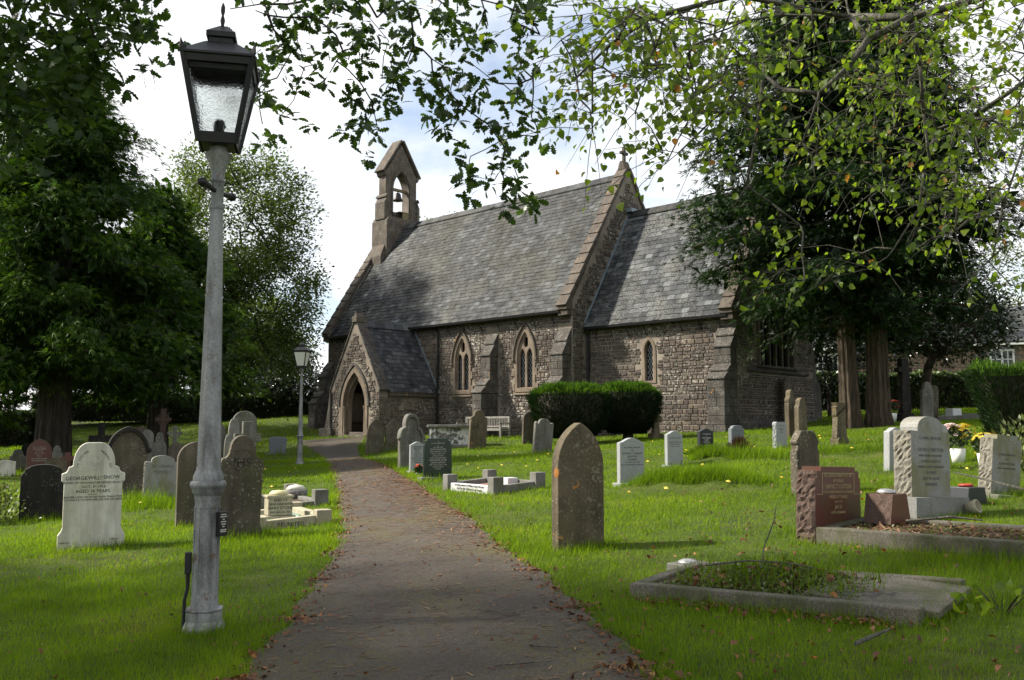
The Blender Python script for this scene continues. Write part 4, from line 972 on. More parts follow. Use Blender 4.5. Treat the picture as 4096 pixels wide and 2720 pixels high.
def place_stones():
    shift = {'l19': 1.12, 'l19b': 1.07, 'l20b': .96, 'l4b': 1.04, 'l10b': 1.05, 'tallH2': 1.03, 'W6': 1.02}
    for key, x, y, rot, w, h, t, shape, mat, lean, label in STONES:
        f = shift.get(key, 1.0); x *= f; y *= f
        z0 = Tz(x, y); w *= f; h = h * f + (f - 1) * 1.0
        E = empty('headstone', (x, y, z0), 0); E.rotation_euler = (R(lean[0]), R(lean[1]), R(rot))
        tag(E, label, 'headstone', 'headstones in the churchyard'); HS[key] = (E, w, h, t)
        poly = [(px, pz if pz > 1e-6 else -.25) for px, pz in outline(shape, w, h)]
        if key in ('red', 'GB', 'right', 'W4', 'stepped'):
            side = {'red': 'gr_red_rough', 'W4': 'gr_light'}.get(key, 'gr_rough')
            b = rock_prism(poly, -t / 2, t / 2, 0, 1, .024, len(label), .03)
            o = b.build('slab', [M[mat], M[side]], E)
        else:
            b = MB(); b.prism(poly, -t / 2, t / 2); o = b.build('slab', M[mat], E, bevel=.012)
    def border(key, shape, inset, proud, mat):
        E, w, h, t = HS[key]
        out = outline(shape, w * 1.04, h * 1.015); inn = outline(shape, w * (1.04 - 2 * inset), h * (1.015) - inset * w * .9)
        z0 = h * .5
        return out, inn
    # hooded stones: a proud rim following the head
    for key, shape, mat, fr in (('bigpt', 'point', 'st_black', .60), ('R3', 'trefoil', 'st_slate', .5), ('C1', 'point2', 'st_brown', None), ('l16', 'round', 'st_dark', None)):
        if fr is None: continue
        E, w, h, t = HS[key]
        out = [(x, z) for x, z in outline(shape, w * 1.05, h * 1.012) if z > h * fr * .8]; inn = [(x, z) for x, z in outline(shape, w * .88, h * .945) if z > h * fr * .8]
        plate('hood_mould', out + inn[::-1], [], t + .08, M[mat], E, (0, -.01, 0), bevel=.012)
        for s in (-1, 1):
            b = MB(); b.lathe([(.005, -.06), (.045, -.04), (.055, 0), (.04, .045), (.005, .06)], 10, (s * w * .52, -t / 2 - .02, out[0][1])); b.build('knop', M[mat], E, smooth=True)
        if key == 'R3':
            for s in (-1, 1):
                b = MB(); b.lathe([(.03, -.2), (.035, .0), (.028, .03), (.026, out[0][1] - .08), (.04, out[0][1] - .05), (.04, out[0][1])], 8, (s * w * .49, -t / 2 - .02, 0)); b.build('side_shaft', M['st_grey'], E, smooth=True)
    # lettering ------------------------------------------------------------------
    E, w, h, t = HS['george']; yf = -t / 2 - .001
    k = w / 690.0; kz = h / 1090.0
    X = lambda px: (px - 975) * k; Z = lambda py: (1450 - py) * kz
    L = [('GEORGE', X(797), Z(732), .062 * w / .74), ('WILL', X(978), Z(728), .062 * w / .74), ('M', X(1052), Z(712), .028), ('SNOW', X(1160), Z(723), .060 * w / .74),
         ('WHO DIED OF WOUNDS RECEIVED IN ACTION', X(968), Z(772), .0375, 'CENTER', 0, .2), ('OCT. 5', X(920), Z(818), .045), ('TH', X(988), Z(806), .022), ('1916', X(1058), Z(816), .047),
         ('AGED 18 YEARS.', X(976), Z(866), .054), ('"GREATER LOVE HATH NO MAN THAN THIS', X(955), Z(922), .034, 'CENTER', 0, .15), ('THAT A MAN LAY DOWN HIS LIFE FOR HIS FRIENDS"', X(968), Z(950), .0325, 'CENTER', 0, .15),
         ('HAMILTON', X(700), Z(1388), .022), ('TIVERTON', X(1205), Z(1368), .022)]
    def on_arc(text, a0, a1, rx, rz, cx, cz, size):
        out = []; n = len(text)
        for i, ch in enumerate(text):
            a = a0 + (a1 - a0) * (i + .5) / n
            px, pz = cx + rx * math.cos(a), cz + rz * math.sin(a)
            if ch != ' ': out.append((ch, X(px), Z(py=cz - 0) if False else Z(pz2(a, cz, rz)), size, 'CENTER', math.atan2(rz * math.cos(a) * kz, -rx * math.sin(a) * k) + math.pi, 0))
        return out
    pz2 = lambda a, cz, rz: cz - rz * math.sin(a)
    L += on_arc('IN LOVING', R(176), R(112), 168, 195, 975, 620, .036 * w / .74)
    L += on_arc('MEMORY OF', R(68), R(3), 158, 200, 975, 620, .036 * w / .74)
    inscription(L, M['paint_black'], E, (0, yf, 0))
    b = MB(); b.box(X(920), X(1012), yf - .001, yf + .002, Z(886), Z(882)); b.build('rule_line', M['paint_black'], E)
    inscription([('ihs', X(975), Z(595), .105)], M['st_pale'], E, (0, yf, 0), depth=.005, name='carved_monogram')
    q = [(X(975 + 66 * math.sin(a) * (1 + .12 * math.cos(4 * a))), Z(550 - 78 * math.cos(a))) for a in np.linspace(0, 2 * math.pi, 20, endpoint=False)]
    qi = [(X(975 + 58 * math.sin(a) * (1 + .12 * math.cos(4 * a))), Z(550 - 70 * math.cos(a))) for a in np.linspace(0, 2 * math.pi, 20, endpoint=False)]
    plate('quatrefoil', q, [qi], .008, M['st_marble_green'], E, (0, yf, 0))
    def lines(key, top, rows, mat, size, step, width=None, xo=0.0):
        E, w, h, t = HS[key]; z = h * top; out = []
        for r in rows:
            tx, f = (r if isinstance(r, tuple) else (r, 1.0))
            z -= step * f * .5 + step * .5
            if tx: out.append((tx, xo, z, size * f))
        for ln in out: inscription([ln], M[mat], E, (0, -t / 2 - .001, 0))
    lines('stan', .84, [('IN LOVING MEMORY', .8), ('OF', .7), ('STANLEY CHARLES', 1.05), ('BRITTON', 1.05), ('OF QUENSELL', .7), ('9-12-1923 - 22-2-1998', .7), ('WITH LOVING MEMORIES OF OUR MOTHER', .52)], 'paint_grey', .042, .050)
    lines('fred', .84, [('IN LOVING MEMORY', .8), ('OF', .7), ('FREDERICK ARTHUR', .9), ('PUGSLEY "FRED"', .9), ('8-4-1907 - 14-11-1999', .7)], 'paint_grey', .035, .045)
    lines('blk', .85, [('In Loving Memory', .9), ('of', .8), ('MABEL WINIFRED', .9), ('GILBERT', .9), ('Died aged 82 years', .7), ('Also of', .6), ('STANLEY', .9)], 'paint_white', .034, .048)
    lines('W3', .82, [('IN LOVING MEMORY', .8), ('OF', .7), ('WILLIAM', .9), ('BEER', .9)], 'paint_grey', .032, .05)
    lines('W4', .92, [('In Loving Memory', .7), ('of', .7), ('FLORENCE', .9), ('MAY', .9), ('1912-1996', .7)], 'paint_grey', .034, .046)
    lines('R4', .88, [('TREASURED', .9), ('ERNEST', 1.1), ('BALL', 1.1), ('DIED 13th', .9), ('AGED 75', .9), ('AND OF ALICE', .9), ('DIED 20th', .9), ('AGED 84', .9)], 'paint_black', .05, .052)
    lines('R5', .96, [('IN', .6), ('LOVING MEMORY', .8), ('OF', .6), ('MY DEAR WIFE', .7), ('EDITH ALFORD', 1.1), ('WHOM PEACEFULLY DIED', .7), ('3RD OCTOBER 1972', .75), ('AGED 62 YEARS', .75), ('ALSO HER HUSBAND', .8), ('FREDERICK JOHN', 1.05), ('LEWIS ALFORD', 1.05), ('DIED 10TH AUGUST 1990', .75), ('AGED 84 YEARS', .75), ('REUNITED', .6)], 'paint_pale', .044, .047)
    lines('redpt', .80, [('IN LOVING MEMORY OF', .7), ('WILLIAM HENRY', 1), ('WHO DIED', .7), ('JULY 19 1926', .9), ('AGED 73', .8), ('ALSO OF', .6), ('MARY ANN HIS WIFE', .9), ('PEACE PERFECT PEACE', .8)], 'paint_pale', .045, .06)
    lines('red', .93, [('IN LOVING MEMORY OF', .8), ('MY DEAR', .8), ('NANCY LUTON', 1.15), ('WHO PASSED PEACEFULLY AWAY', .6), ('AGED 57 YEARS', .8), ('ALSO OF', .6), ('JACK', 1), ('HER HUSBAND', .7)], 'paint_gold', .05, .052)
    lines('GB', .83, [('LOVING MEMORY', .85), ('', .6), ('GEORGE BRITTON', .95), ('WHO PASSED PEACEFULLY', .6), ('TO REST AGED 73', .75), ('DEARLY LOVED HUSBAND', .65), ('OF MARY', .8), ('ALSO OF ABOVE', .7), ('REUNITED', .8)], 'paint_grey', .052, .066)
    lines('W5', .84, [('CHERISHED MEMORIES', .6), ('OF', .6), ('ARTHUR BEER', .9), ('LIONEL', .9), ('EDWIN 1988', .8), ('AND OF HIS WIFE', .6), ('JOAN', .9), ('AT REST', .7)], 'paint_grey', .038, .05)
    lines('W6', .8, [('SON', .8), ('', .8), ('PETE', .9), ('OF', .6), ('RALPH', .9), ('1960', .8)], 'paint_grey', .05, .07, xo=.05)
    lines('right', .74, [('LOVING MEMORY', .8), ('OF', .6), ('A DEAR MOTHER', .8), ('AND GRANDMOTHER', .7)], 'paint_grey', .042, .06)
    lines('ihs', .83, [('IHS', 1)], 'st_black', .15, .17)
    lines('stepped', .86, [('IN LOVING', 1), ('MEMORY', 1)], 'paint_grey', .08, .11)
    E, w, h, t = HS['ihs']
    ring = lambda r: [(r * math.cos(a), h * .765 + r * math.sin(a)) for a in np.linspace(0, 2 * math.pi, 24, endpoint=False)]
    plate('carved_roundel', ring(.135), [ring(.118)], .02, M['st_dark'], E, (0, -t / 2, 0))
    # panel lines on the red stone
    E, w, h, t = HS['red']
    b = MB()
    for x0, x1, z0, z1 in ((-.35, .35, .905, .915), (-.35, -.34, .62, .905), (.34, .35, .62, .905), (-.47, -.35, .612, .62), (.35, .47, .612, .62)):
        b.box(x0 * w, x1 * w, -t / 2 - .003, -t / 2 + .002, z0 * h, z1 * h)
    b.build('panel_line', M['paint_gold'], E)
    # plinths
    def plinth(key, wx, ty, hz, mat, z0=-.2, rock=False, off=0.0, lift=True):
        E, w, h, t = HS[key]
        poly = [(w / 2 * wx, z0), (w / 2 * wx, hz), (-w / 2 * wx, hz), (-w / 2 * wx, z0)]
        if rock: return rock_prism(poly, -t / 2 - ty, t / 2 + ty, 0, 1, .025, 5).build('plinth', [M[mat], M['gr_rough']], E)
        b = MB(); b.box(-w / 2 * wx, w / 2 * wx, -t / 2 - ty, t / 2 + ty * .5, z0, hz); return b.build('plinth', M[mat], E, bevel=.01)
    plinth('stan', 1.25, .10, .035, 'gr_light'); plinth('fred', 1.25, .08, .02, 'gr_light'); plinth('R5', 1.3, .12, .05, 'kerb'); plinth('R4', 1.3, .1, .03, 'gr_light')
    plinth('GB', 1.38, .13, .21, 'gr_mid_clean', rock=True); plinth('smallgrey', 1.25, .1, .06, 'gr_blue'); plinth('right', 1.3, .15, .02, 'kerb')
    # pads of orange lichen on the big stone
    E, w, h, t = HS['C1']
    b = MB(); b.lathe([(.05, 0), (.04, .006), (.0, .009)], 12); o = b.build('lichen_patch', plain('orange_lichen', (.24, .105, .025), .9, var=.35, scale=45, bump=.6), E)
    o.location = (-w * .5 + .004, -.03, h * .60); o.rotation_euler = (0, R(-90), 0); o.scale = (1.1, 1.0, 1)
place_stones()

# ---------------------------------------------------------------- crosses
def cross_stone(label, x, y, h, w, t, rot, mat, arm_z=.72, arm_h=.13, sw=.16, ring=0.0, steps=2, shaped=False, name='grave_cross', cat='cross'):
    z0 = Tz(x, y); E = empty(name, (x, y, z0), R(rot)); tag(E, label, cat, 'stone crosses in the churchyard')
    hs = 0.0
    for i in range(steps):
        wd = w * (1.15 - .28 * i); b = MB(); hh = .13 if steps > 1 else .16
        b.prism([(wd / 2, hs if i else -.2), (wd / 2 - .0, hs + hh * .75), (wd / 2 - .04, hs + hh), (-wd / 2 + .04, hs + hh), (-wd / 2, hs + hh * .75), (-wd / 2, hs if i else -.2)], -wd * .38, wd * .38)
        b.build('step', M[mat], E, bevel=.01); hs += hh
    s0, s1 = sw * .62, sw * .46; zc = h * arm_z; a = arm_h / 2; hw = w / 2
    fl = .035 if shaped else 0.0
    half = [(s0, hs - .02), (s1, zc - a - fl), (s1 + fl, zc - a), (hw, zc - a - fl), (hw, zc + a + fl), (s1 + fl, zc + a), (s1, zc + a + fl), (s1 + fl, h)]
    b = MB(); b.prism(half + [(-p, q) for p, q in reversed(half)], -t / 2, t / 2); b.build('shaft', M[mat], E, bevel=.012)
    if ring:
        ro = [(ring * math.cos(q), zc + ring * math.sin(q)) for q in np.linspace(0, 2 * math.pi, 24, endpoint=False)]; ri = [(ring * .74 * math.cos(q), zc + ring * .74 * math.sin(q)) for q in np.linspace(0, 2 * math.pi, 24, endpoint=False)]
        plate('ring', ro, [ri], t * .6, M[mat], E, (0, 0, 0), bevel=.01)
    return E
cross_stone('large plain dark cross far left below the conifer trunk', -11.95, 27.0, 1.36, .66, .16, 27, 'st_black', .66, .20, .2)
cross_stone('tall red-brown celtic cross at the back of the left graves', -11.3, 30.0, 1.75, .5, .13, 27, 'gr_red_rough', .80, .12, .18, .2)
cross_stone('small pale celtic cross behind the left graves', -10.9, 30.0, 1.2, .46, .1, 27, 'st_grey', .80, .09, .12, .19, 1)
cross_stone('tall plain grey cross right of the IHS headstone', -5.99, 21.0, 1.40, .58, .17, 27, 'st_slate', .74, .18, .24)
cross_stone('small grey flared cross showing behind the left graves', -8.2, 26.0, 1.18, .42, .1, 27, 'st_grey', .8, .1, .12, 0, 1, True)
cross_stone('small weathered cross on tapered base by the chancel wall', 4.62, 29.8, .80, .36, .14, 27, 'st_brown', .78, .15, .2, .0, 1, True)
cross_stone('short cross with orange lichen near the twin-trunked cedar', 7.43, 21.05, .95, .29, .15, 27, 'st_brown', .80, .15, .26, 0, 1, True)
cross_stone('tall dark cross monument in front of the right hedge', 12.9, 30.4, 2.05, .55, .22, 20, 'st_black', .82, .16, .3, .2, 3)
cross_stone('low red granite cross behind the blackened headstone', -11.75, 24.6, .62, .3, .12, 27, 'gr_red', .75, .12, .16, 0, 1)
b = MB(); b.prism([(.26, -.2), (.30, .1), (.30, 1.35), (.27, 1.5), (.2, 1.62), (.1, 1.68), (-.1, 1.68), (-.2, 1.62), (-.27, 1.5), (-.30, 1.35), (-.30, .1), (-.26, -.2)], -.06, .06)
o = b.build('memorial_slab', M['st_dark'], None, bevel=.02); wp = CM @ Vector((6.95, 4.05, 0)); o.location = (wp.x, wp.y, Tz(wp.x, wp.y)); o.rotation_euler = (R(-5), 0, R(46.06))
tag(o, 'old dark slab with rounded head leaning against the chancel east wall', 'headstone')

# ---------------------------------------------------------------- kerbed graves
def quad_grave(label, c, kw, kh, mat, posts=None, pmat=None, fill='soil', ph=.22, pw=.2, fill_h=.05, name='kerbed_grave', front_mat=None):
    """c: four ground corners counter-clockwise (front-left, front-right, back-right, back-left); returns (empty, local corners)"""
    cx = sum(p[0] for p in c) / 4; cy_ = sum(p[1] for p in c) / 4; z0 = min(Tz(*p) for p in c)
    E = empty(name, (cx, cy_, z0)); tag(E, label, 'grave', 'kerbed graves')
    lp = [Vector((p[0] - cx, p[1] - cy_, Tz(*p) - z0)) for p in c]
    for i in range(4):
        a, d = lp[i], lp[(i + 1) % 4]; u = (d - a).normalized(); nrm = Vector((-u.y, u.x, 0)).normalized()
        s = a + u * (kw * .5 + .002 if i % 2 else .0); e = d - u * (kw * .5 + .002 if i % 2 else .0)
        if i % 2 == 0: s = s - u * kw * .5; e = e + u * kw * .5
        b = MB(); o = s - nrm * kw / 2 - Vector((0, 0, .15)); b.frame_box(o, e - s, nrm * kw, (0, 0, kh + .15))
        b.build('kerb', M[front_mat if (i == 0 and front_mat) else mat], E, bevel=.012)
    if posts:
        for i in posts:
            p = lp[i]; b = MB(); q = pw / 2; b.box(-q, q, -q, q, -.15, ph); o = b.build('corner_post', M[pmat or mat], E, bevel=.012); o.location = p; o.rotation_euler = (0, 0, math.atan2((lp[1] - lp[0]).y, (lp[1] - lp[0]).x))
    b = MB(); f = [p * .97 + Vector((0, 0, fill_h)) for p in lp]; b.add(f, [(0, 1, 2, 3)]); b.build('bed', M[fill], E)
    return E, lp
def rect_corners(x, y, rot, w, l):
    """centre of front edge at x,y; l goes away along the rotated +y"""
    ux, uy = math.cos(R(rot)), math.sin(R(rot)); vx, vy = -uy, ux
    return [(x - ux * w / 2, y - uy * w / 2), (x + ux * w / 2, y + uy * w / 2), (x + ux * w / 2 + vx * l, y + uy * w / 2 + vy * l), (x - ux * w / 2 + vx * l, y - uy * w / 2 + vy * l)]
# granite grave with four square posts
k4, lp = quad_grave('low kerbed grave with four square granite corner posts beside the path', [(-1.07, 16.1), (-.26, 14.78), (.42, 15.25), (-.40, 16.62)], .10, .13, 'kerb', (0, 1, 2, 3), 'kerb', 'gravel', .27, .19, .05, front_mat='kerb_white')
a, d = lp[0], lp[1]; ang = math.atan2(d.y - a.y, d.x - a.x); mid = (a + d) / 2; L = (d - a).length
slope = math.atan2(d.z - a.z, L)
inscription([('In loving memory of William Edward Brewer', 0, .085, .055), ('Died May 20th 1938 aged 53 also Hannah', 0, .03, .05)], M['paint_grey'], k4, mid + Vector((math.sin(ang), -math.cos(ang), 0)) * .052, 0, ang)
b = MB(); b.box(-.11, .11, -.1, .1, -.05, .2); vb = b.build('vase_block', M['kerb_white'], k4, bevel=.012); vb.location = (lp[2] + lp[3]) / 2 * .5 + Vector((.12, -.1, 0)); vb.rotation_euler = (0, 0, ang)
# cream grave with green chips
rc = rect_corners(-2.88, 12.12, 27, .86, 1.5)
rg, lp = quad_grave('cream stone kerbed grave with green glass chips and lettered kerb', rc, .14, .13, 'st_cream', (0, 1, 2), 'st_cream', 'chips', .19, .2, .05)
rr = random.Random(3)
n = 900; P = np.zeros((n, 3)); uv = np.random.RandomState(2).rand(n, 2)
A0, A1, A2, A3 = [np.array(p) * .85 for p in lp]
P = (A0[None] * (1 - uv[:, :1]) + A1[None] * uv[:, :1]) * (1 - uv[:, 1:]) + (A3[None] * (1 - uv[:, :1]) + A2[None] * uv[:, :1]) * uv[:, 1:]
P[:, 2] += .055; rs = np.random.RandomState(4)
me = scatter('glass_chips', [(-.5, -.5, 0), (.5, -.5, 0), (0, .6, 0), (0, 0, .6)], [(0, 1, 3), (1, 2, 3), (2, 0, 3)], P, rs.randn(n, 3) * [1, 1, .2], np.tile([0, 0, 1.0], (n, 1)), rs.uniform(.02, .04, n), M['chips'], rs.rand(n))
tag(link(bpy.data.objects.new('glass_chips', me), rg), kind='stuff')
ang = R(27); mid = (lp[0] + lp[1]) / 2
inscription([('REUNITED', 0, .03, .075)], M['paint_black'], rg, mid + Vector((math.sin(ang), -math.cos(ang), 0)) * .072, 0, ang)
V0 = empty('memorial_vase', (-3.18, 12.72, Tz(-3.18, 12.72) + .05), R(27)); tag(V0, 'square cream memorial vase with pierced dome standing on the green chips', 'vase')
b = MB(); b.box(-.21, .21, -.16, .16, 0, .06); b.build('base', M['st_cream'], V0, bevel=.01)
b = MB(); b.box(-.165, .165, -.13, .13, .061, .31); b.build('body', M['st_cream'], V0, bevel=.02)
b = MB(); b.box(-.18, .18, -.14, .14, .30, .335); b.build('rim', M['st_cream'], V0, bevel=.01)
b = MB(); b.lathe([(.13, .335), (.125, .36), (.09, .39), (.0, .40)], 16); b.build('pierced_dome', plain('yellowed_cap', (.55, .50, .28), .6), V0, smooth=True)
inscription([('AND OF', 0, .255, .05), ('DEAR GRANDMA', 0, .205, .042), ('MARY STONE', 0, .15, .055), ('DIED JAN. 28. 1951', 0, .10, .034)], M['paint_black'], V0, (0, -.131, 0))
# older kerbed grave behind it
kg, lp = quad_grave('weathered kerbed grave with grey corner posts behind the cream one', rect_corners(-3.45, 14.75, 27, .85, 1.9), .12, .08, 'kerb', (0, 1, 2, 3), 'kerb', 'soil', .25, .22, .03)
V1 = empty('flower_bowl', (-3.75, 16.2, Tz(-3.75, 16.2)), 0); tag(V1, 'round grey stone flower bowl on the old kerbed grave', 'vase')
b = MB(); b.lathe([(.16, 0), (.2, .1), (.21, .16), (.19, .17)], 14); b.build('bowl', M['st_grey'], V1, smooth=True)
b = MB(); b.lathe([(.19, .17), (.13, .24), (.0, .27)], 14); b.build('pierced_dome', M['st_pale'], V1, smooth=True)
# red granite grave
E, w, h, t = HS['red']; ang = R(38); ux, uy = math.cos(ang), math.sin(ang); nx_, ny_ = math.sin(ang), -math.cos(ang)
bx, by_ = E.location.x, E.location.y
c = [(bx - ux * .30 + nx_ * .17, by_ - uy * .30 + ny_ * .17), (bx - ux * .30 + nx_ * 1.95, by_ - uy * .30 + ny_ * 1.95), (bx + ux * .42 + nx_ * 1.95, by_ + uy * .42 + ny_ * 1.95), (bx + ux * .42 + nx_ * .17, by_ + uy * .42 + ny_ * .17)]
quad_grave('long rough granite kerb in front of the red headstone, filled with dead needles', c, .13, .14, 'kerb_dark', None, None, 'soil', fill_h=.115)
px_, py_ = bx + ux * .27 + nx_ * .42, by_ + uy * .27 + ny_ * .42
V2 = empty('memorial_vase', (px_, py_, Tz(px_, py_) + .12), ang); tag(V2, 'tapered red granite vase block with metal grid beside the red headstone', 'vase')
rock_prism([(.17, 0), (.115, .26), (-.115, .26), (-.17, 0)], -.13, .13, 0, 1, .012, 8).build('block', [M['gr_red'], M['gr_red_rough']], V2)
b = MB(); b.lathe([(.085, .262), (.08, .285), (.05, .30), (.0, .305)], 16); b.build('metal_grid', M['steel'], V2, smooth=True)
# ledger grave in the right foreground: three kerbs round a bed of moss and a sunken slab
lc = [(.89, 6.59), (2.29, 5.39), (2.84, 6.03), (1.44, 7.23)]
lg, lp = quad_grave('long low granite kerbed grave in the right foreground, overgrown with moss', lc, .10, .105, 'kerb_dark', None, None, 'soil', fill_h=.09)
# the foot kerb is missing: a tilted slab lies there instead
for o in [q for q in lg.children if q.name.startswith('kerb')][1:2]: bpy.data.objects.remove(o)
u = (lp[1] - lp[0]).normalized(); v = (lp[3] - lp[0]).normalized()
for q in [q for q in lg.children if q.name.startswith('bed')]: bpy.data.objects.remove(q)
b = MB(); b.add([lp[0] + Vector((0, 0, .08)), lp[0] + u * 1.25 + Vector((0, 0, .08)), lp[3] + u * 1.25 + Vector((0, 0, .08)), lp[3] + Vector((0, 0, .08))], [(0, 1, 2, 3)]); b.build('bed', M['soil'], lg)
sl = MB(); o = lp[0] + u * 1.16 + v * .07 + Vector((0, 0, .075)); sl.frame_box(o, u * .80 + Vector((0, 0, -.05)), v * .70 + Vector((0, 0, .01)), (0, 0, .045))
so = sl.build('sunken_slab', M['kerb_dark'], lg, bevel=.008)
ang = math.atan2(v.y, v.x)
tx = inscription([('IN LOVING MEMORY', 0, .05, .06), ('OF', 0, -.02, .05), ('JOHN CORNISH', 0, -.09, .06), ('AT REST', 0, -.16, .05)], M['paint_grey'], lg, o + u * .32 + v * .30 + Vector((0, 0, .026)), R(-90), ang, depth=.001)
V3 = empty('flower_holder', (1.40, 7.45, Tz(1.40, 7.45) + .04), R(40)); tag(V3, 'square stone flower holder with pierced lid at head of the foreground grave', 'vase')
b = MB(); b.box(-.13, .13, -.12, .12, -.1, .02); b.build('block', M['gr_mid_clean'], V3, bevel=.008)
b = MB(); b.lathe([(.09, .02), (.085, .035), (.05, .05), (.0, .055)], 14); b.build('pierced_dome', M['steel'], V3, smooth=True)
# dark vase block and ring beside the tall granite stone
V4 = empty('memorial_vase', (4.92, 10.11, Tz(4.92, 10.11)), R(24)); tag(V4, 'black granite vase block with a red ring on top', 'vase')
b = MB(); b.prism([(.17, -.1), (.12, .19), (-.12, .19), (-.17, -.1)], -.14, .12); b.build('block', M['gr_black'], V4, bevel=.006)
b = MB(); n = 20; rg_ = [[(.062 * math.cos(2 * math.pi * i / n) + .014 * math.cos(a) * math.cos(2 * math.pi * i / n), .062 * math.sin(2 * math.pi * i / n) + .014 * math.cos(a) * math.sin(2 * math.pi * i / n), .207 + .014 * math.sin(a)) for a in np.linspace(0, 2 * math.pi, 8, endpoint=False)] for i in range(n + 1)]
b.rings(rg_, cap=False); b.build('ring', M['redpl'], V4, smooth=True)
V5 = tag(MB().lathe([(.035, 0), (.06, .02), (.07, .12), (.06, .125), (.05, .04)], 12).build('broken_pot', M['st_cream'], None, smooth=True), 'broken pale pot lying in grass below the tall granite stone', 'pot')
V5.location = (4.55, 9.35, Tz(4.55, 9.35) + .06); V5.rotation_euler = (R(70), R(20), R(30))
# far low kerb with a white block by the holly
quad_grave('far low kerbed grave beyond the holly with a white stone block', [(13.4, 29.0), (15.2, 28.2), (15.8, 29.0), (14.0, 29.9)], .15, .14, 'kerb', None, None, 'turf', fill_h=.06)
b = MB(); b.box(-.2, .2, -.15, .15, -.1, .34); wb = b.build('stone_block', M['kerb_white'], None, bevel=.03); wb.location = (13.95, 29.25, Tz(13.95, 29.25)); wb.rotation_euler = (0, 0, R(25)); tag(wb, 'small white stone block on the far kerbed grave', 'stone block')

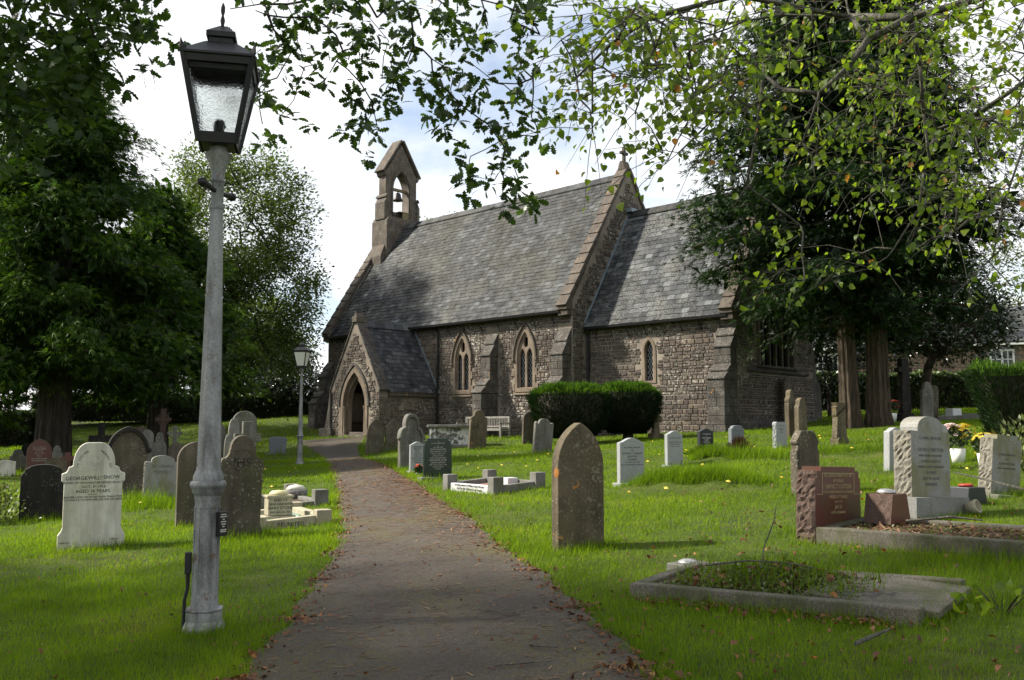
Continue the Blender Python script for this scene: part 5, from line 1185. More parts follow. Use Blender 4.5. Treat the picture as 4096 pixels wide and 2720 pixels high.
# ---------------------------------------------------------------- lamp posts
def octa(r, z, rot=R(22.5)): return [(r * math.cos(rot + i * math.pi / 4), r * math.sin(rot + i * math.pi / 4), z) for i in range(8)]
def lamp_post(label, x, y, s, rz, glass, bar=True):
    E = empty('lamp_post', (x, y, Tz(x, y)), rz); E.scale = (s, s, s); tag(E, label, 'lamp post', 'cast iron lamp posts along the path')
    k = 1.0824
    b = MB(); b.rings([octa(r * k, z) for r, z in ((.150, -.1), (.142, .02), (.122, .07), (.119, .135), (.124, .14), (.124, .155), (.104, .158))]); b.build('foot', M['silver'], E, bevel=.005)
    b = MB(); b.rings([octa(r * k, z) for r, z in ((.096, .14), (.091, .20), (.087, .26), (.085, .90), (.090, .945), (.10, .965))]); sh = b.build('lower_shaft', M['silver'], E, bevel=.006)
    for i in range(8):      # raised frames round the sunk panels
        a = i * math.pi / 4; b = MB()
        for (u0, u1, z0, z1) in ((-.031, -.025, .27, .86), (.025, .031, .27, .86), (-.031, .031, .86, .868)):
            b.box(u0, u1, -.0895, -.083, z0, z1)
        o = b.build('panel_frame', M['silver'], sh); o.rotation_euler = (0, 0, a)
    b = MB(); b.lathe([(.098, .955), (.112, .975), (.112, .99), (.124, 1.005), (.13, 1.025), (.124, 1.045), (.108, 1.055), (.108, 1.085), (.088, 1.13)], 20); b.build('collar', M['silver'], E, auto=50)
    b = MB(); b.rings([octa(r * k, z) for r, z in ((.086, 1.12), (.081, 1.17), (.062, 2.2), (.045, 3.06))]); b.build('upper_shaft', M['silver'], E, bevel=.004)
    b = MB(); b.lathe([(.052, 3.05), (.058, 3.07), (.052, 3.09)], 16); b.build('neck_ring', M['silver'], E, auto=50)
    if bar:
        b = MB(); b.tube([(-.22, 0, 3.20), (-.18, 0, 3.20), (-.06, 0, 3.185), (.06, 0, 3.185), (.18, 0, 3.20), (.22, 0, 3.20)], [.022, .025, .017, .017, .022, .022], 10)
        for q in (-.225, .225): b.lathe([(.004, -.034), (.03, -.02), (.038, 0), (.03, .02), (.004, .034)], 10, (q, 0, 3.20))
        o = b.build('ladder_bar', M['iron'], E, auto=50); o.rotation_euler = (0, 0, R(68))
    b = MB(); b.lathe([(.045, 3.08), (.046, 3.24), (.058, 3.26), (.046, 3.28), (.05, 3.33), (.07, 3.40), (.095, 3.455), (.10, 3.47), (.07, 3.475), (.062, 3.53)], 18); b.build('capital', M['silver'], E, auto=50)
    # lantern: tapered square frame
    z0, z1, a0, a1 = 3.525, 4.15, .13, .245
    at = lambda z: a0 + (a1 - a0) * (z - z0) / (z1 - z0)
    Ln = empty('lantern', (0, 0, 0), 0, E)
    b = MB(); b.box(-a0, a0, -a0, a0, z0, z0 + .02); b.build('floor_plate', M['iron'], Ln)
    def bar_(name, p, q, w):
        p, q = Vector(p), Vector(q); b = MB(); b.tube([p, q], w, 4); return b.build(name, M['iron'], Ln)
    for sx, sy in ((-1, -1), (1, -1), (1, 1), (-1, 1)): bar_('corner_bar', (sx * a0, sy * a0, z0), (sx * a1, sy * a1, z1), .021)
    for k2 in range(4):
        zb, zt = z0 + .045, z1 - .05
        o1 = MB(); w = .05
        o1.add([(-at(z0), -at(z0) - .004, z0), (at(z0), -at(z0) - .004, z0), (at(z0 + .075), -at(z0 + .075) - .004, z0 + .075), (-at(z0 + .075), -at(z0 + .075) - .004, z0 + .075),
                (-at(z0), -at(z0) + .012, z0), (at(z0), -at(z0) + .012, z0), (at(z0 + .075), -at(z0 + .075) + .012, z0 + .075), (-at(z0 + .075), -at(z0 + .075) + .012, z0 + .075)], [(0, 1, 2, 3), (7, 6, 5, 4), (3, 2, 6, 7), (0, 4, 5, 1)])
        q = o1.build('bottom_rail', M['iron'], Ln); q.rotation_euler = (0, 0, k2 * math.pi / 2)
        o1 = MB(); za = z1 - .055
        o1.add([(-at(za), -at(za) - .004, za), (at(za), -at(za) - .004, za), (at(z1), -at(z1) - .004, z1), (-at(z1), -at(z1) - .004, z1), (-at(za), -at(za) + .012, za), (at(za), -at(za) + .012, za), (at(z1), -at(z1) + .012, z1), (-at(z1), -at(z1) + .012, z1)], [(0, 1, 2, 3), (7, 6, 5, 4), (3, 2, 6, 7), (0, 4, 5, 1)])
        q = o1.build('top_rail', M['iron'], Ln); q.rotation_euler = (0, 0, k2 * math.pi / 2)
        g = MB(); za, zc = z0 + .07, z1 - .05; i_ = .02
        g.add([(-at(za) + i_, -at(za) + .004, za), (at(za) - i_, -at(za) + .004, za), (at(zc) - i_, -at(zc) + .004, zc), (-at(zc) + i_, -at(zc) + .004, zc), (-at(za) + i_, -at(za) + .008, za), (at(za) - i_, -at(za) + .008, za), (at(zc) - i_, -at(zc) + .008, zc), (-at(zc) + i_, -at(zc) + .008, zc)],
              [(0, 1, 2, 3), (7, 6, 5, 4), (0, 4, 5, 1), (2, 6, 7, 3), (1, 5, 6, 2), (3, 7, 4, 0)])
        q = g.build('pane', M[glass], Ln); q.rotation_euler = (0, 0, k2 * math.pi / 2)
        b = MB(); s_ = MB()
        # corner ornament
        c = MB(); c.prism([(0, 0), (.10, 0), (.06, .028), (.03, .03), (.015, .055), (.005, .04), (-.02, .085), (-.028, .01)], -.006, .006)
        q = c.build('corner_ornament', M['iron'], Ln); q.rotation_euler = (0, 0, k2 * math.pi / 2 + math.pi / 4); q.location = (-math.cos(k2 * math.pi / 2 + math.pi / 4) * a1 * 1.42, -math.sin(k2 * math.pi / 2 + math.pi / 4) * a1 * 1.42, z1 + .01)
    sq = lambda a, z: [(-a, -a, z), (a, -a, z), (a, a, z), (-a, a, z)]
    b = MB(); b.rings([sq(.265, z1 - .005), sq(.265, z1 + .012), sq(.125, z1 + .135), sq(.105, z1 + .15)]); b.build('roof', M['iron'], Ln, bevel=.004)
    b = MB(); b.rings([sq(.085, z1 + .13), sq(.085, z1 + .20)]); b.build('vent', M['iron'], Ln)
    b = MB(); b.rings([sq(.105, z1 + .195), sq(.105, z1 + .235), sq(.02, z1 + .31)]); 
    for q in range(4): pass
    b.build('vent_cap', M['iron'], Ln, bevel=.003)
    b = MB(); b.lathe([(.016, z1 + .28), (.012, z1 + .33), (.018, z1 + .36), (.008, z1 + .40), (.016, z1 + .43), (.016, z1 + .47), (.004, z1 + .50)], 8); b.build('finial', M['iron'], Ln, smooth=True)
    b = MB(); b.rings([sq(at(z1 - .09) - .03, z1 - .09), sq(at(z1 - .02) - .03, z1 - .02)], cap=False); b.build('reflector', M['iron'], Ln)
    b = MB(); b.lathe([(.03, z0 + .02), (.03, z0 + .075), (.035, z0 + .11), (.045, z0 + .16), (.035, z0 + .205), (.0, z0 + .215)], 12); b.build('lamp_bulb', M['bulb'], Ln, smooth=True)
    return E
L1 = lamp_post('tall silver lamp post with black lantern in the left foreground', -2.12, 6.51, .965, R(12), 'lglass')
L2 = lamp_post('distant silver lamp post beside the path near the porch', -6.48, 28.4, .835, R(-8), 'fglass', False)
sg = empty('sign_box', (.092, -.03, .66), R(52), L1)
sg.scale = (.72, .72, .72)
b = MB(); b.box(-.055, .055, -.045, .0, 0, .24); b.build('box', M['iron'], sg, bevel=.004)
b = MB()
for z, w in ((.212, .07), (.19, .09), (.165, .03), (.142, .075), (.118, .06), (.095, .03), (.062, .08), (.045, .075)): b.box(-w / 2, w / 2, -.047, -.0445, z - .006, z + .006)
b.build('printed_line', M['paint_pale'], sg)
b = MB(); b.tube([(-.14, -.02, .0), (-.135, -.02, .22), (-.118, -.02, .30), (-.118, -.02, .45)], [.014, .014, .014, .02], 6); b.box(-.14, -.096, -.045, .005, .40, .55); b.build('cable_box', M['iron'], L1, bevel=.006)

# ---------------------------------------------------------------- bench, chest tomb
def bench():
    c = CM @ Vector((-3.4, -1.2, 0)); E = empty('bench', (c.x, c.y, Tz(c.x, c.y) - .06), R(-43.94)); tag(E, 'silvered wooden slatted bench against the nave wall', 'bench')
    Lh = 1.25; 
    def pt(n, *a): b = MB(); b.box(*a); return b.build(n, M['bench'], E, bevel=.008, seg=1)
    for s in (-1, 1):
        x = s * (Lh - .05); pt('leg', x - .035, x + .035, -.28, -.21, -.1, .60); pt('leg', x - .035, x + .035, .20, .27, -.1, .88); pt('armrest', x - .045, x + .045, -.32, .22, .60, .64)
        pt('side_rail', x - .025, x + .025, -.21, .20, .30, .37)
    for i in range(5): y = -.27 + i * .095; pt('seat_slat', -Lh + .02, Lh - .02, y, y + .075, .405, .43)
    pt('front_rail', -Lh + .08, Lh - .08, -.27, -.235, .32, .40); pt('top_rail', -Lh + .02, Lh - .02, .215, .26, .80, .88); pt('lower_rail', -Lh + .02, Lh - .02, .215, .25, .46, .52)
    n = 26
    for i in range(n): x = -Lh + .12 + i * (2 * Lh - .24) / (n - 1); pt('back_slat', x - .022, x + .022, .22, .24, .52, .80)
bench()
def chest_tomb():
    x, y = -1.95, 31.3; E = empty('chest_tomb', (x, y, Tz(x, y)), R(8)); tag(E, 'flaking white chest tomb with grey slab top near the porch', 'tomb')
    b = MB(); b.box(-.72, .72, -.36, .36, -.2, .62); b.build('chest', M['limewash'], E)
    for sx in (-1, 1):
        for sy in (-1, 1):
            b = MB(); b.box(sx * .74 - .09, sx * .74 + .09, sy * .36 - .09, sy * .36 + .09, -.2, .62); b.build('corner_pier', M['limewash'], E, bevel=.015)
    b = MB(); b.box(-.92, .92, -.54, .54, .623, .72); b.build('top_slab', M['st_grey'], E, bevel=.025)
    b = MB(); b.box(-.86, .86, -.48, .48, -.2, .06); b.build('base', M['st_grey'], E, bevel=.02)
chest_tomb()

# ---------------------------------------------------------------- cottage behind the right hedge
def cottage():
    E = empty('cottage', (22.5, 50.5, 2.0), R(-20)); tag(E, 'stone cottage with slate roof and white windows behind the right hedge', 'cottage')
    b = MB(); b.box(-9, 9, 0, 5.5, -1, 4.0); wl = b.build('wall', M['mortar'], E)
    rr = random.Random(5); z = -.2; st = MB()
    wins = [(-4.9, .9), (3.9, .95), (7.4, .95)]
    while z < 3.95:
        h = rr.choice([.14, .18, .22, .26]); x = -9
        while x < 9:
            w = rr.uniform(.2, .6)
            if not any(abs(x + w / 2 - wx) < .62 + w / 2 and 2.05 < z + h and z < 3.65 for wx, _ in wins):
                c = (x + w / 2, 0, z + h / 2); st.add([(c[0] + a * (w - .03), b_ * .04, c[2] + q * (h - .03)) for a, b_, q in STV], STF)
            x += w
        z += h
    tag(st.build('stonework', M['cottage'], wl), kind='stuff')
    b = MB(); b.frame_box((-9.3, -.35, 3.9), (18.6, 0, 0), (0, 3.1, 2.2), (0, -.07, .1)); b.frame_box((9.3, 5.85, 3.9), (-18.6, 0, 0), (0, -3.1, 2.2), (0, .07, .1)); rf = b.build('roof', M['slate_base'], E)
    sl = MB(); L = math.hypot(3.1, 2.2); fr = frame((-9.3, -.42, 4.0), (1, 0, 0), (0, 3.1, 2.2)); r = 0
    while r * .25 < L - .1:
        x = -(.2 if r % 2 else 0)
        while x < 18.6:
            m = fr @ Matrix.Translation((x + .2, r * .25 + rr.uniform(-.012, .012), .01)); sl.add([m @ Vector((a * .39, b_ * .33, q * .018)) for a, b_, q in SLV], SLF); x += .4
        r += 1
    tag(sl.build('slating', M['slate_c'], rf), kind='stuff')
    b = MB(); b.box(-9.2, 9.2, -.48, -.36, 3.82, 3.92); b.build('gutter', M['plastic'], E)
    b = MB(); b.box(-6.6, -5.9, 2.4, 3.1, 5.4, 7.3); b.box(-6.7, -5.8, 2.3, 3.2, 7.1, 7.25); ch = b.build('chimney', M['brick'], rf)
    b = MB(); b.lathe([(.12, 7.3), (.1, 7.7), (.13, 7.75)], 10, (-6.25, 2.75, 0)); b.build('chimney_pot', M['brick'], ch)
    for wx, hw in wins:
        b = MB(); b.box(wx - .56, wx + .56, -.03, .06, 2.1, 3.6); wf = b.build('window', M['glass'], E)
        for (x0, x1, z0, z1) in ((-.6, .6, 2.82, 2.92), (-.6, .6, 1.38, 1.48), (-.6, -.5, 1.48, 2.82), (.5, .6, 1.48, 2.82), (-.05, .05, 1.48, 2.82), (-.5, -.05, 2.36, 2.40), (.05, .5, 2.36, 2.40), (-.5, -.05, 1.92, 1.96), (.05, .5, 1.92, 1.96), (-.30, -.26, 1.48, 2.82), (.26, .30, 1.48, 2.82)):
            b = MB(); b.box(wx + x0, wx + x1, -.07, -.025, z0 + .7, z1 + .7); b.build('glazing_bar', M['white'], wf)
        b = MB(); b.box(wx - .7, wx + .7, -.14, .02, 1.98, 2.07); b.build('sill', M['white'], wf)
cottage()
# overhead wires beyond the church
for i, (a, d) in enumerate((((-40, 75, 9.2), (10, 95, 8.0)), ((-40, 75, 7.0), (10, 95, 6.6)))):
    a, d = Vector(a), Vector(d); n = 12
    b = MB(); b.tube([a.lerp(d, k / n) - Vector((0, 0, 1.2 * 4 * (k / n) * (1 - k / n))) for k in range(n + 1)], .010, 4)
    tag(b.build('overhead_cable', M['gutter'], None), ['upper thin cable crossing the sky left of the church', 'lower thin cable crossing the sky left of the church'][i], 'cable', 'cables in the sky')

# ---------------------------------------------------------------- trees
RS = np.random.RandomState(21)
def unit(v): return v / np.maximum(np.linalg.norm(v, axis=-1, keepdims=True), 1e-9)
def strip_leaf(prof, fold=.12, droop=.25):
    """prof: (y, halfwidth) rows -> template verts / quads; folded along the midrib and drooping"""
    v = []; f = []
    for y, w in prof: v += [(-w, y, w * fold - droop * y * y), (w, y, w * fold - droop * y * y)]
    for i in range(len(prof) - 1): f.append((2 * i, 2 * i + 1, 2 * i + 3, 2 * i + 2))
    return v, f
OAKLEAF = strip_leaf([(0, .012), (.14, .09), (.22, .20), (.31, .11), (.42, .28), (.52, .15), (.64, .31), (.73, .17), (.84, .22), (.95, .12), (1.0, .02)])
LIMELEAF = strip_leaf([(-.22, .012), (0, .015), (.03, .30), (.2, .46), (.45, .42), (.7, .25), (.88, .09), (1, .01)], .2, .3)
SIMPLE = ([(-.26, .45, .06), (0, 0, 0), (.26, .45, .06), (0, 1, -.1)], [(1, 2, 3, 0)])
KITE3 = ([(0, 0, 0), (.065, .45, .02), (0, 1.1, -.16), (-.065, .45, .02), (0.0, .12, 0), (.17, .30, -.0), (.30, .72, -.10), (.10, .40, .02), (.0, .20, 0), (-.10, .48, .02), (-.27, .86, -.12), (-.16, .38, .0)],
         [(0, 1, 2, 3), (4, 5, 6, 7), (8, 9, 10, 11)])
SPRIG = ([(-.07, 0, 0), (.07, 0, 0), (.05, .6, .02), (0, 1, 0), (0, 0, -.07), (0, 0, .07), (.02, .6, .05), (0, 1, .0)], [(0, 1, 2, 3), (4, 5, 6, 7)])
BLADE = None

def grow(root_nodes, root_par, pts, k_len=1.0):
    """attach every point to the closest earlier node (nearest to the root first); returns nodes, parents"""
    N = [np.array(p, float) for p in root_nodes]; P = list(root_par)
    pts = np.asarray(pts, float); d0 = np.linalg.norm(pts - N[-1], axis=1); order = np.argsort(np.min(np.linalg.norm(pts[:, None] - np.array(N)[None], axis=2), axis=1))
    A = np.array(N)
    for i in order:
        d = np.linalg.norm(A - pts[i], axis=1); d = d + .35 * np.maximum(0, A[:, 2] - pts[i][2] - .6)
        j = int(np.argmin(d)); q = pts[i]; L = d[j]
        # one bent middle joint
        m = (A[j] + q) / 2 + RS.randn(3) * L * .07 + np.array([0, 0, .06 * L])
        N.append(m); P.append(j); N.append(q); P.append(len(N) - 2)
        A = np.array(N)
    return A, P
def branch_mesh(N, P, rmin, rpow, rmax, seg=5):
    n = len(N); w = np.zeros(n); kids = [0] * n
    for i in range(n - 1, -1, -1):
        if kids[i] == 0: w[i] = 1
        if P[i] is not None and P[i] >= 0: w[P[i]] += w[i]; kids[P[i]] += 1
    # parents may come later only for roots, so accumulate in order of depth
    rad = np.minimum(rmax, rmin * w ** rpow)
    b = MB()
    for i in range(n):
        p = P[i]
        if p is None or p < 0: continue
        r0, r1 = min(rad[p], rad[i] * 1.5), rad[i]
        b.tube([N[p], N[i]], [r0, r1], 4 if r1 < .02 else (5 if r1 < .06 else 8))
    return b
def limb_chain(pts_list):
    """several polylines; the first starts at the root, the others hook to the nearest node"""
    N = []; P = []
    for pl in pts_list:
        prev = None
        for k, p in enumerate(pl):
            if k == 0:
                if N:
                    d = [np.linalg.norm(np.array(p) - q) for q in N]; j = int(np.argmin(d))
                    if d[j] < .05: prev = j; continue
                    prev = j
            N.append(np.array(p, float)); P.append(-1 if prev is None else prev); prev = len(N) - 1
    return N, P
def leaves_at(pts, per, spread, size, tmpl, mat, name, droop=.5, updir=.0, tint=None, out_from=None, flat=.6):
    n = len(pts) * per
    base = np.repeat(pts, per, 0); off = RS.randn(n, 3) * spread; pos = base + off
    f = unit(RS.randn(n, 3) * [1, 1, .5] + [0, 0, -droop] + (unit(off) * .8))
    if out_from is not None: f = unit(f + unit(pos - out_from) * .7)
    up = unit(RS.randn(n, 3) * flat + [0, 0, 1.0])
    sc = size * RS.uniform(.65, 1.3, n)
    t = RS.rand(n) if tint is None else tint(pos)
    return scatter(name, tmpl[0], tmpl[1], pos, f, up, sc, M[mat], t)
def tree_thing(name, label, cat, x, y, group='trees'):
    E = empty(name, (x, y, Tz(x, y))); tag(E, label, cat, group); return E
def child_mesh(E, name, me, local=True):
    o = bpy.data.objects.new(name, me); link(o, E)
    o.matrix_local = E.matrix_basis.inverted() if not local else Matrix()
    return o
def fluted_trunk(pts, rads, nfl=11, seg=64, amp=.15, seed=1, flare=1.6):
    r = random.Random(seed); ph = [r.uniform(0, 6.28) for _ in range(4)]; b = MB(); rs = []
    for k, (p, rad) in enumerate(zip(pts, rads)):
        t = k / (len(pts) - 1)
        ring = []
        for i in range(seg):
            a = 2 * math.pi * i / seg
            f = 1 + amp * (.6 * math.sin(nfl * a + ph[0] + t * 1.5) + .5 * math.sin((nfl // 2) * a + ph[1] - t) + .35 * math.sin(2 * nfl * a + ph[2] + 2 * t)) * (1.25 - t * .5)
            ring.append((p[0] + rad * f * math.cos(a), p[1] + rad * f * math.sin(a), p[2]))
        rs.append(ring)
    return b.rings(rs)

def conifer(name, label, x, y, h, rprof, z0, trunk_r, nbr, mat, bark, spray=.42, per=34, lean=(0, 0), seed=1, pad=.55, droop=.35, trunks=None, wedge=None, cat='tree'):
    global RS
    RS = np.random.RandomState(seed); rr = random.Random(seed)
    E = tree_thing(name, label, cat, x, y); g0 = Tz(x, y)
    tb = MB()
    trunks = trunks or [(0, 0, lean[0], lean[1], trunk_r)]
    for tx, ty, lx, ly, tr in trunks:
        n = 9; pts = [(tx + lx * (i / n) * h, ty + ly * (i / n) * h, -.3 + (h * .92 + .3) * (i / n) ** 1.35) for i in range(n + 1)]
        rads = [tr * (1.6, 1.12, 1.0, .95, .9, .8, .65, .5, .3, .1)[i] for i in range(n + 1)]
        o = fluted_trunk(pts, rads, seed=seed + int(tx * 10)).build('trunk', M[bark], E, smooth=True)
    pads = []; bb = MB()
    for i in range(nbr):
        t = (i + rr.random()) / nbr; z = z0 + (h - z0) * t ** .9
        a = rr.uniform(0, 2 * math.pi) if wedge is None else rr.uniform(*wedge)
        L = rprof(t, a) * rr.uniform(.72, 1.08)
        tx, ty, lx, ly, tr = trunks[i % len(trunks)]
        bx, by = tx + lx * z, ty + ly * z
        dx, dy = math.cos(a), math.sin(a); pts = []
        for k in range(5):
            s = k / 4; pts.append((bx + dx * L * s, by + dy * L * s, z + L * (.22 * s - droop * s * s)))
        bb.tube(pts, [.05 * (1 - .8 * k / 4) * (L / 3) ** .5 + .008 for k in range(5)], 4)
        m = max(2, int(L / (pad * .75)))
        for k in range(m):
            s = .30 + .70 * (k + rr.random() * .6) / m
            pads.append((bx + dx * L * s + rr.uniform(-.3, .3), by + dy * L * s + rr.uniform(-.3, .3), z + L * (.22 * s - droop * s * s) + rr.uniform(-.12, .16), dx, dy))
    bb.build('branches', M[bark], E)
    pads = np.array(pads); n = len(pads) * per
    base = np.repeat(pads, per, 0)
    off = RS.randn(n, 3) * [pad * .55, pad * .55, pad * .20]
    rad = np.linalg.norm(off[:, :2], axis=1)
    pos = base[:, :3] + off; pos[:, 2] -= .35 * rad * rad / pad
    o2 = base[:, 3:5]
    f = np.stack([o2[:, 0] * .9 + off[:, 0] * 1.4 + RS.randn(n) * .6, o2[:, 1] * .9 + off[:, 1] * 1.4 + RS.randn(n) * .6, -.15 - .5 * rad / pad + RS.randn(n) * .45], 1)
    up = unit(RS.randn(n, 3) * .8 + [0, 0, 1.0])
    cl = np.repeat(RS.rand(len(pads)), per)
    tint = np.clip(.02 + .7 * cl ** 1.5 + .3 * RS.rand(n), 0, 1)  # per-clump brightness in the tint stands in for sunlit clumps
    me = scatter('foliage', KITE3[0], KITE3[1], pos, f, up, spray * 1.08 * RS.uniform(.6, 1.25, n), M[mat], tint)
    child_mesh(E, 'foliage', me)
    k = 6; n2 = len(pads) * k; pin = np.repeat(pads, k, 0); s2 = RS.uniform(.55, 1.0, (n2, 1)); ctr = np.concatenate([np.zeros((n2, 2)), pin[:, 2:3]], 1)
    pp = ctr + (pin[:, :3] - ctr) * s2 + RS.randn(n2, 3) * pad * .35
    me = scatter('inner_foliage', SIMPLE[0], SIMPLE[1], pp, RS.randn(n2, 3), unit(RS.randn(n2, 3) + [0, 0, .8]), RS.uniform(.3, .55, n2), M[mat], RS.rand(n2) * .15)  # dark filler leaves added inside so the crown reads solid
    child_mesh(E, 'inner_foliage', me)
    return E

def broadleaf(name, label, x, y, trunk, blobs, natt, per, size, mat, bark, seed=1, spread=.35, rmin=.012, rmax=.35, rpow=.42, tmpl=SIMPLE, group='trees', shell=.55, cat='tree', droop=.4):
    """blobs: (cx, cy, cz, rx, ry, rz, weight) in tree-local metres"""
    global RS
    RS = np.random.RandomState(seed)
    E = tree_thing(name, label, cat, x, y, group)
    pts = []
    w = np.array([b[6] for b in blobs], float); w /= w.sum()
    for bi, k in zip(range(len(blobs)), RS.multinomial(natt, w)):
        cx, cy_, cz, rx, ry, rz, _ = blobs[bi]
        u = unit(RS.randn(k, 3)) * (shell + (1 - shell) * RS.rand(k, 1) ** .6)
        pts.append(u * [rx, ry, rz] + [cx, cy_, cz])
    pts = np.concatenate(pts)
    N0 = [np.array(p, float) for p in trunk]; P0 = [-1] + list(range(len(trunk) - 1))
    N, P = grow(N0, P0, pts)
    bm = branch_mesh(N, P, rmin, rpow, rmax); bm.build('trunk', M[bark], E, smooth=True)
    c0 = np.array(trunk[-1])
    cl = RS.rand(len(pts))
    tint = np.clip(np.repeat(cl, per) * .5 + .5 * RS.rand(len(pts) * per), 0, 1)
    me = leaves_at(pts, per, spread, size, tmpl, mat, 'foliage', droop, tint=lambda p: tint, out_from=c0)
    child_mesh(E, 'foliage', me)
    return E

def clipped(name, label, x, y, rz, surf, n, size, mat, core, cat='shrub', upbias=.7, group='clipped shrubs and hedges', seed=3, tmpl=SPRIG, stem=None, tintf=None, jit=.05, topf=None):
    """surf(n, rs) -> local points, normals on the clipped surface; core: MB of the dark inside"""
    rs = np.random.RandomState(seed)
    E = empty(name, (x, y, Tz(x, y)), rz); tag(E, label, cat, group)
    p, nn = surf(n, rs)
    p = p + nn * (rs.randn(n, 1) * jit)
    f = unit(nn * .8 + rs.randn(n, 3) * .4 + [0, 0, upbias]); up = unit(rs.randn(n, 3) + nn)
    t = np.clip((tintf(p, nn, rs) if tintf else rs.rand(n) * .8), 0, 1)
    me = scatter('foliage', tmpl[0], tmpl[1], p, f, up, size * rs.uniform(.6, 1.3, n), M[mat], t)
    o = bpy.data.objects.new('foliage', me); link(o, E)
    core.build('dark_core', M['bark_dark'], E)  # solid dark core added so the foliage cannot be seen through
    if stem: stem.build('stem', M['bark_dark'], E, smooth=True)
    return E
def box_surf(w, d, h, taper=0.0, z0=0.0, wob=.08):
    """clipped block; taper>0 wider at the top"""
    def s(n, rs):
        ar = np.array([w * d * 1.3, w * h, w * h, d * h, d * h]); k = rs.choice(5, n, p=ar / ar.sum())
        u, v = rs.uniform(-.5, .5, n), rs.rand(n)
        X = np.zeros((n, 3)); Nn = np.zeros((n, 3))
        m = k == 0; X[m] = np.stack([u[m] * w, (v[m] - .5) * d, np.full(m.sum(), h)], 1); Nn[m] = [0, 0, 1]
        for q, (ax, sg) in enumerate(((1, -1), (1, 1), (0, -1), (0, 1))):
            m = k == q + 1
            if ax == 1: X[m] = np.stack([u[m] * w, np.full(m.sum(), sg * d / 2), v[m] * h], 1); Nn[m] = [0, sg, 0]
            else: X[m] = np.stack([np.full(m.sum(), sg * w / 2), u[m] * d, v[m] * h], 1); Nn[m] = [sg, 0, 0]
        fct = 1 + taper * (X[:, 2:3] / h - .5)
        # round the corners a little
        X[:, :2] *= fct
        X[:, 2] += z0
        wv = wob * (np.sin(X[:, 0] * 3.1 + 1) * np.sin(X[:, 1] * 2.7 + 2) + .6 * np.sin(X[:, 0] * 7 + X[:, 2] * 5))
        return X + Nn * wv[:, None], Nn
    return s
def box_core(w, d, h, taper=0.0, z0=0.0, shrink=.12):
    b = MB(); w0, w1, d0, d1 = w * (1 - taper / 2) - shrink * 2, w * (1 + taper / 2) - shrink * 2, d * (1 - taper / 2) - shrink * 2, d * (1 + taper / 2) - shrink * 2
    q = lambda a, c, z: [(-a / 2, -c / 2, z), (a / 2, -c / 2, z), (a / 2, c / 2, z), (-a / 2, c / 2, z)]
    b.rings([q(w0, d0, z0 + .02), q(w1, d1, z0 + h - shrink)]); return b
def bowl_surf(rx, ry, h, z0):
    """clipped yew: flat top, sides swelling outwards and tucking under"""
    def s(n, rs):
        k = rs.rand(n) < .34; a = rs.uniform(0, 2 * math.pi, n)
        X = np.zeros((n, 3)); Nn = np.zeros((n, 3))
        rr_ = np.sqrt(rs.rand(n)); v = rs.rand(n)
        prof = lambda v: (.45 + .55 * np.sin(np.clip(v * 1.75, 0, 1) * math.pi / 2) ** .9 + .03 * np.sin(v * 9)) * (1 - .22 * np.clip((v - .75) / .25, 0, 1) ** 2)
        R_ = np.where(k, rr_ * .8, prof(v)) * (1 + .05 * np.sin(a * 3 + v * 4) + .03 * np.sin(a * 8 + 1)); Z = np.where(k, h * (1 - .0 * rr_) + .05 * np.sin(a * 5) * rr_ + .07 * (1 - rr_ ** 2), v * h)
        sq = 1 / np.maximum(np.abs(np.cos(a)), np.abs(np.sin(a))) ** .2
        X = np.stack([rx * R_ * np.cos(a) * sq, ry * R_ * np.sin(a) * sq, z0 + Z], 1)
        Nn = np.stack([np.where(k, 0, np.cos(a)), np.where(k, 0, np.sin(a)), np.where(k, 1, -.25 + .5 * v)], 1)
        return X, unit(Nn)
    return s
def bowl_core(rx, ry, h, z0):
    b = MB(); rs = []
    for v in np.linspace(0, 1, 8):
        p = (.45 + .55 * math.sin(min(1, v * 1.75) * math.pi / 2) ** .9) * (1 - .22 * max(0, (v - .75) / .25) ** 2) * .90
        rs.append([(rx * p * math.cos(a) / max(abs(math.cos(a)), abs(math.sin(a))) ** .2, ry * p * math.sin(a) / max(abs(math.cos(a)), abs(math.sin(a))) ** .2, z0 + v * (h - .06)) for a in np.linspace(0, 2 * math.pi, 20, endpoint=False)])
    return b.rings(rs)

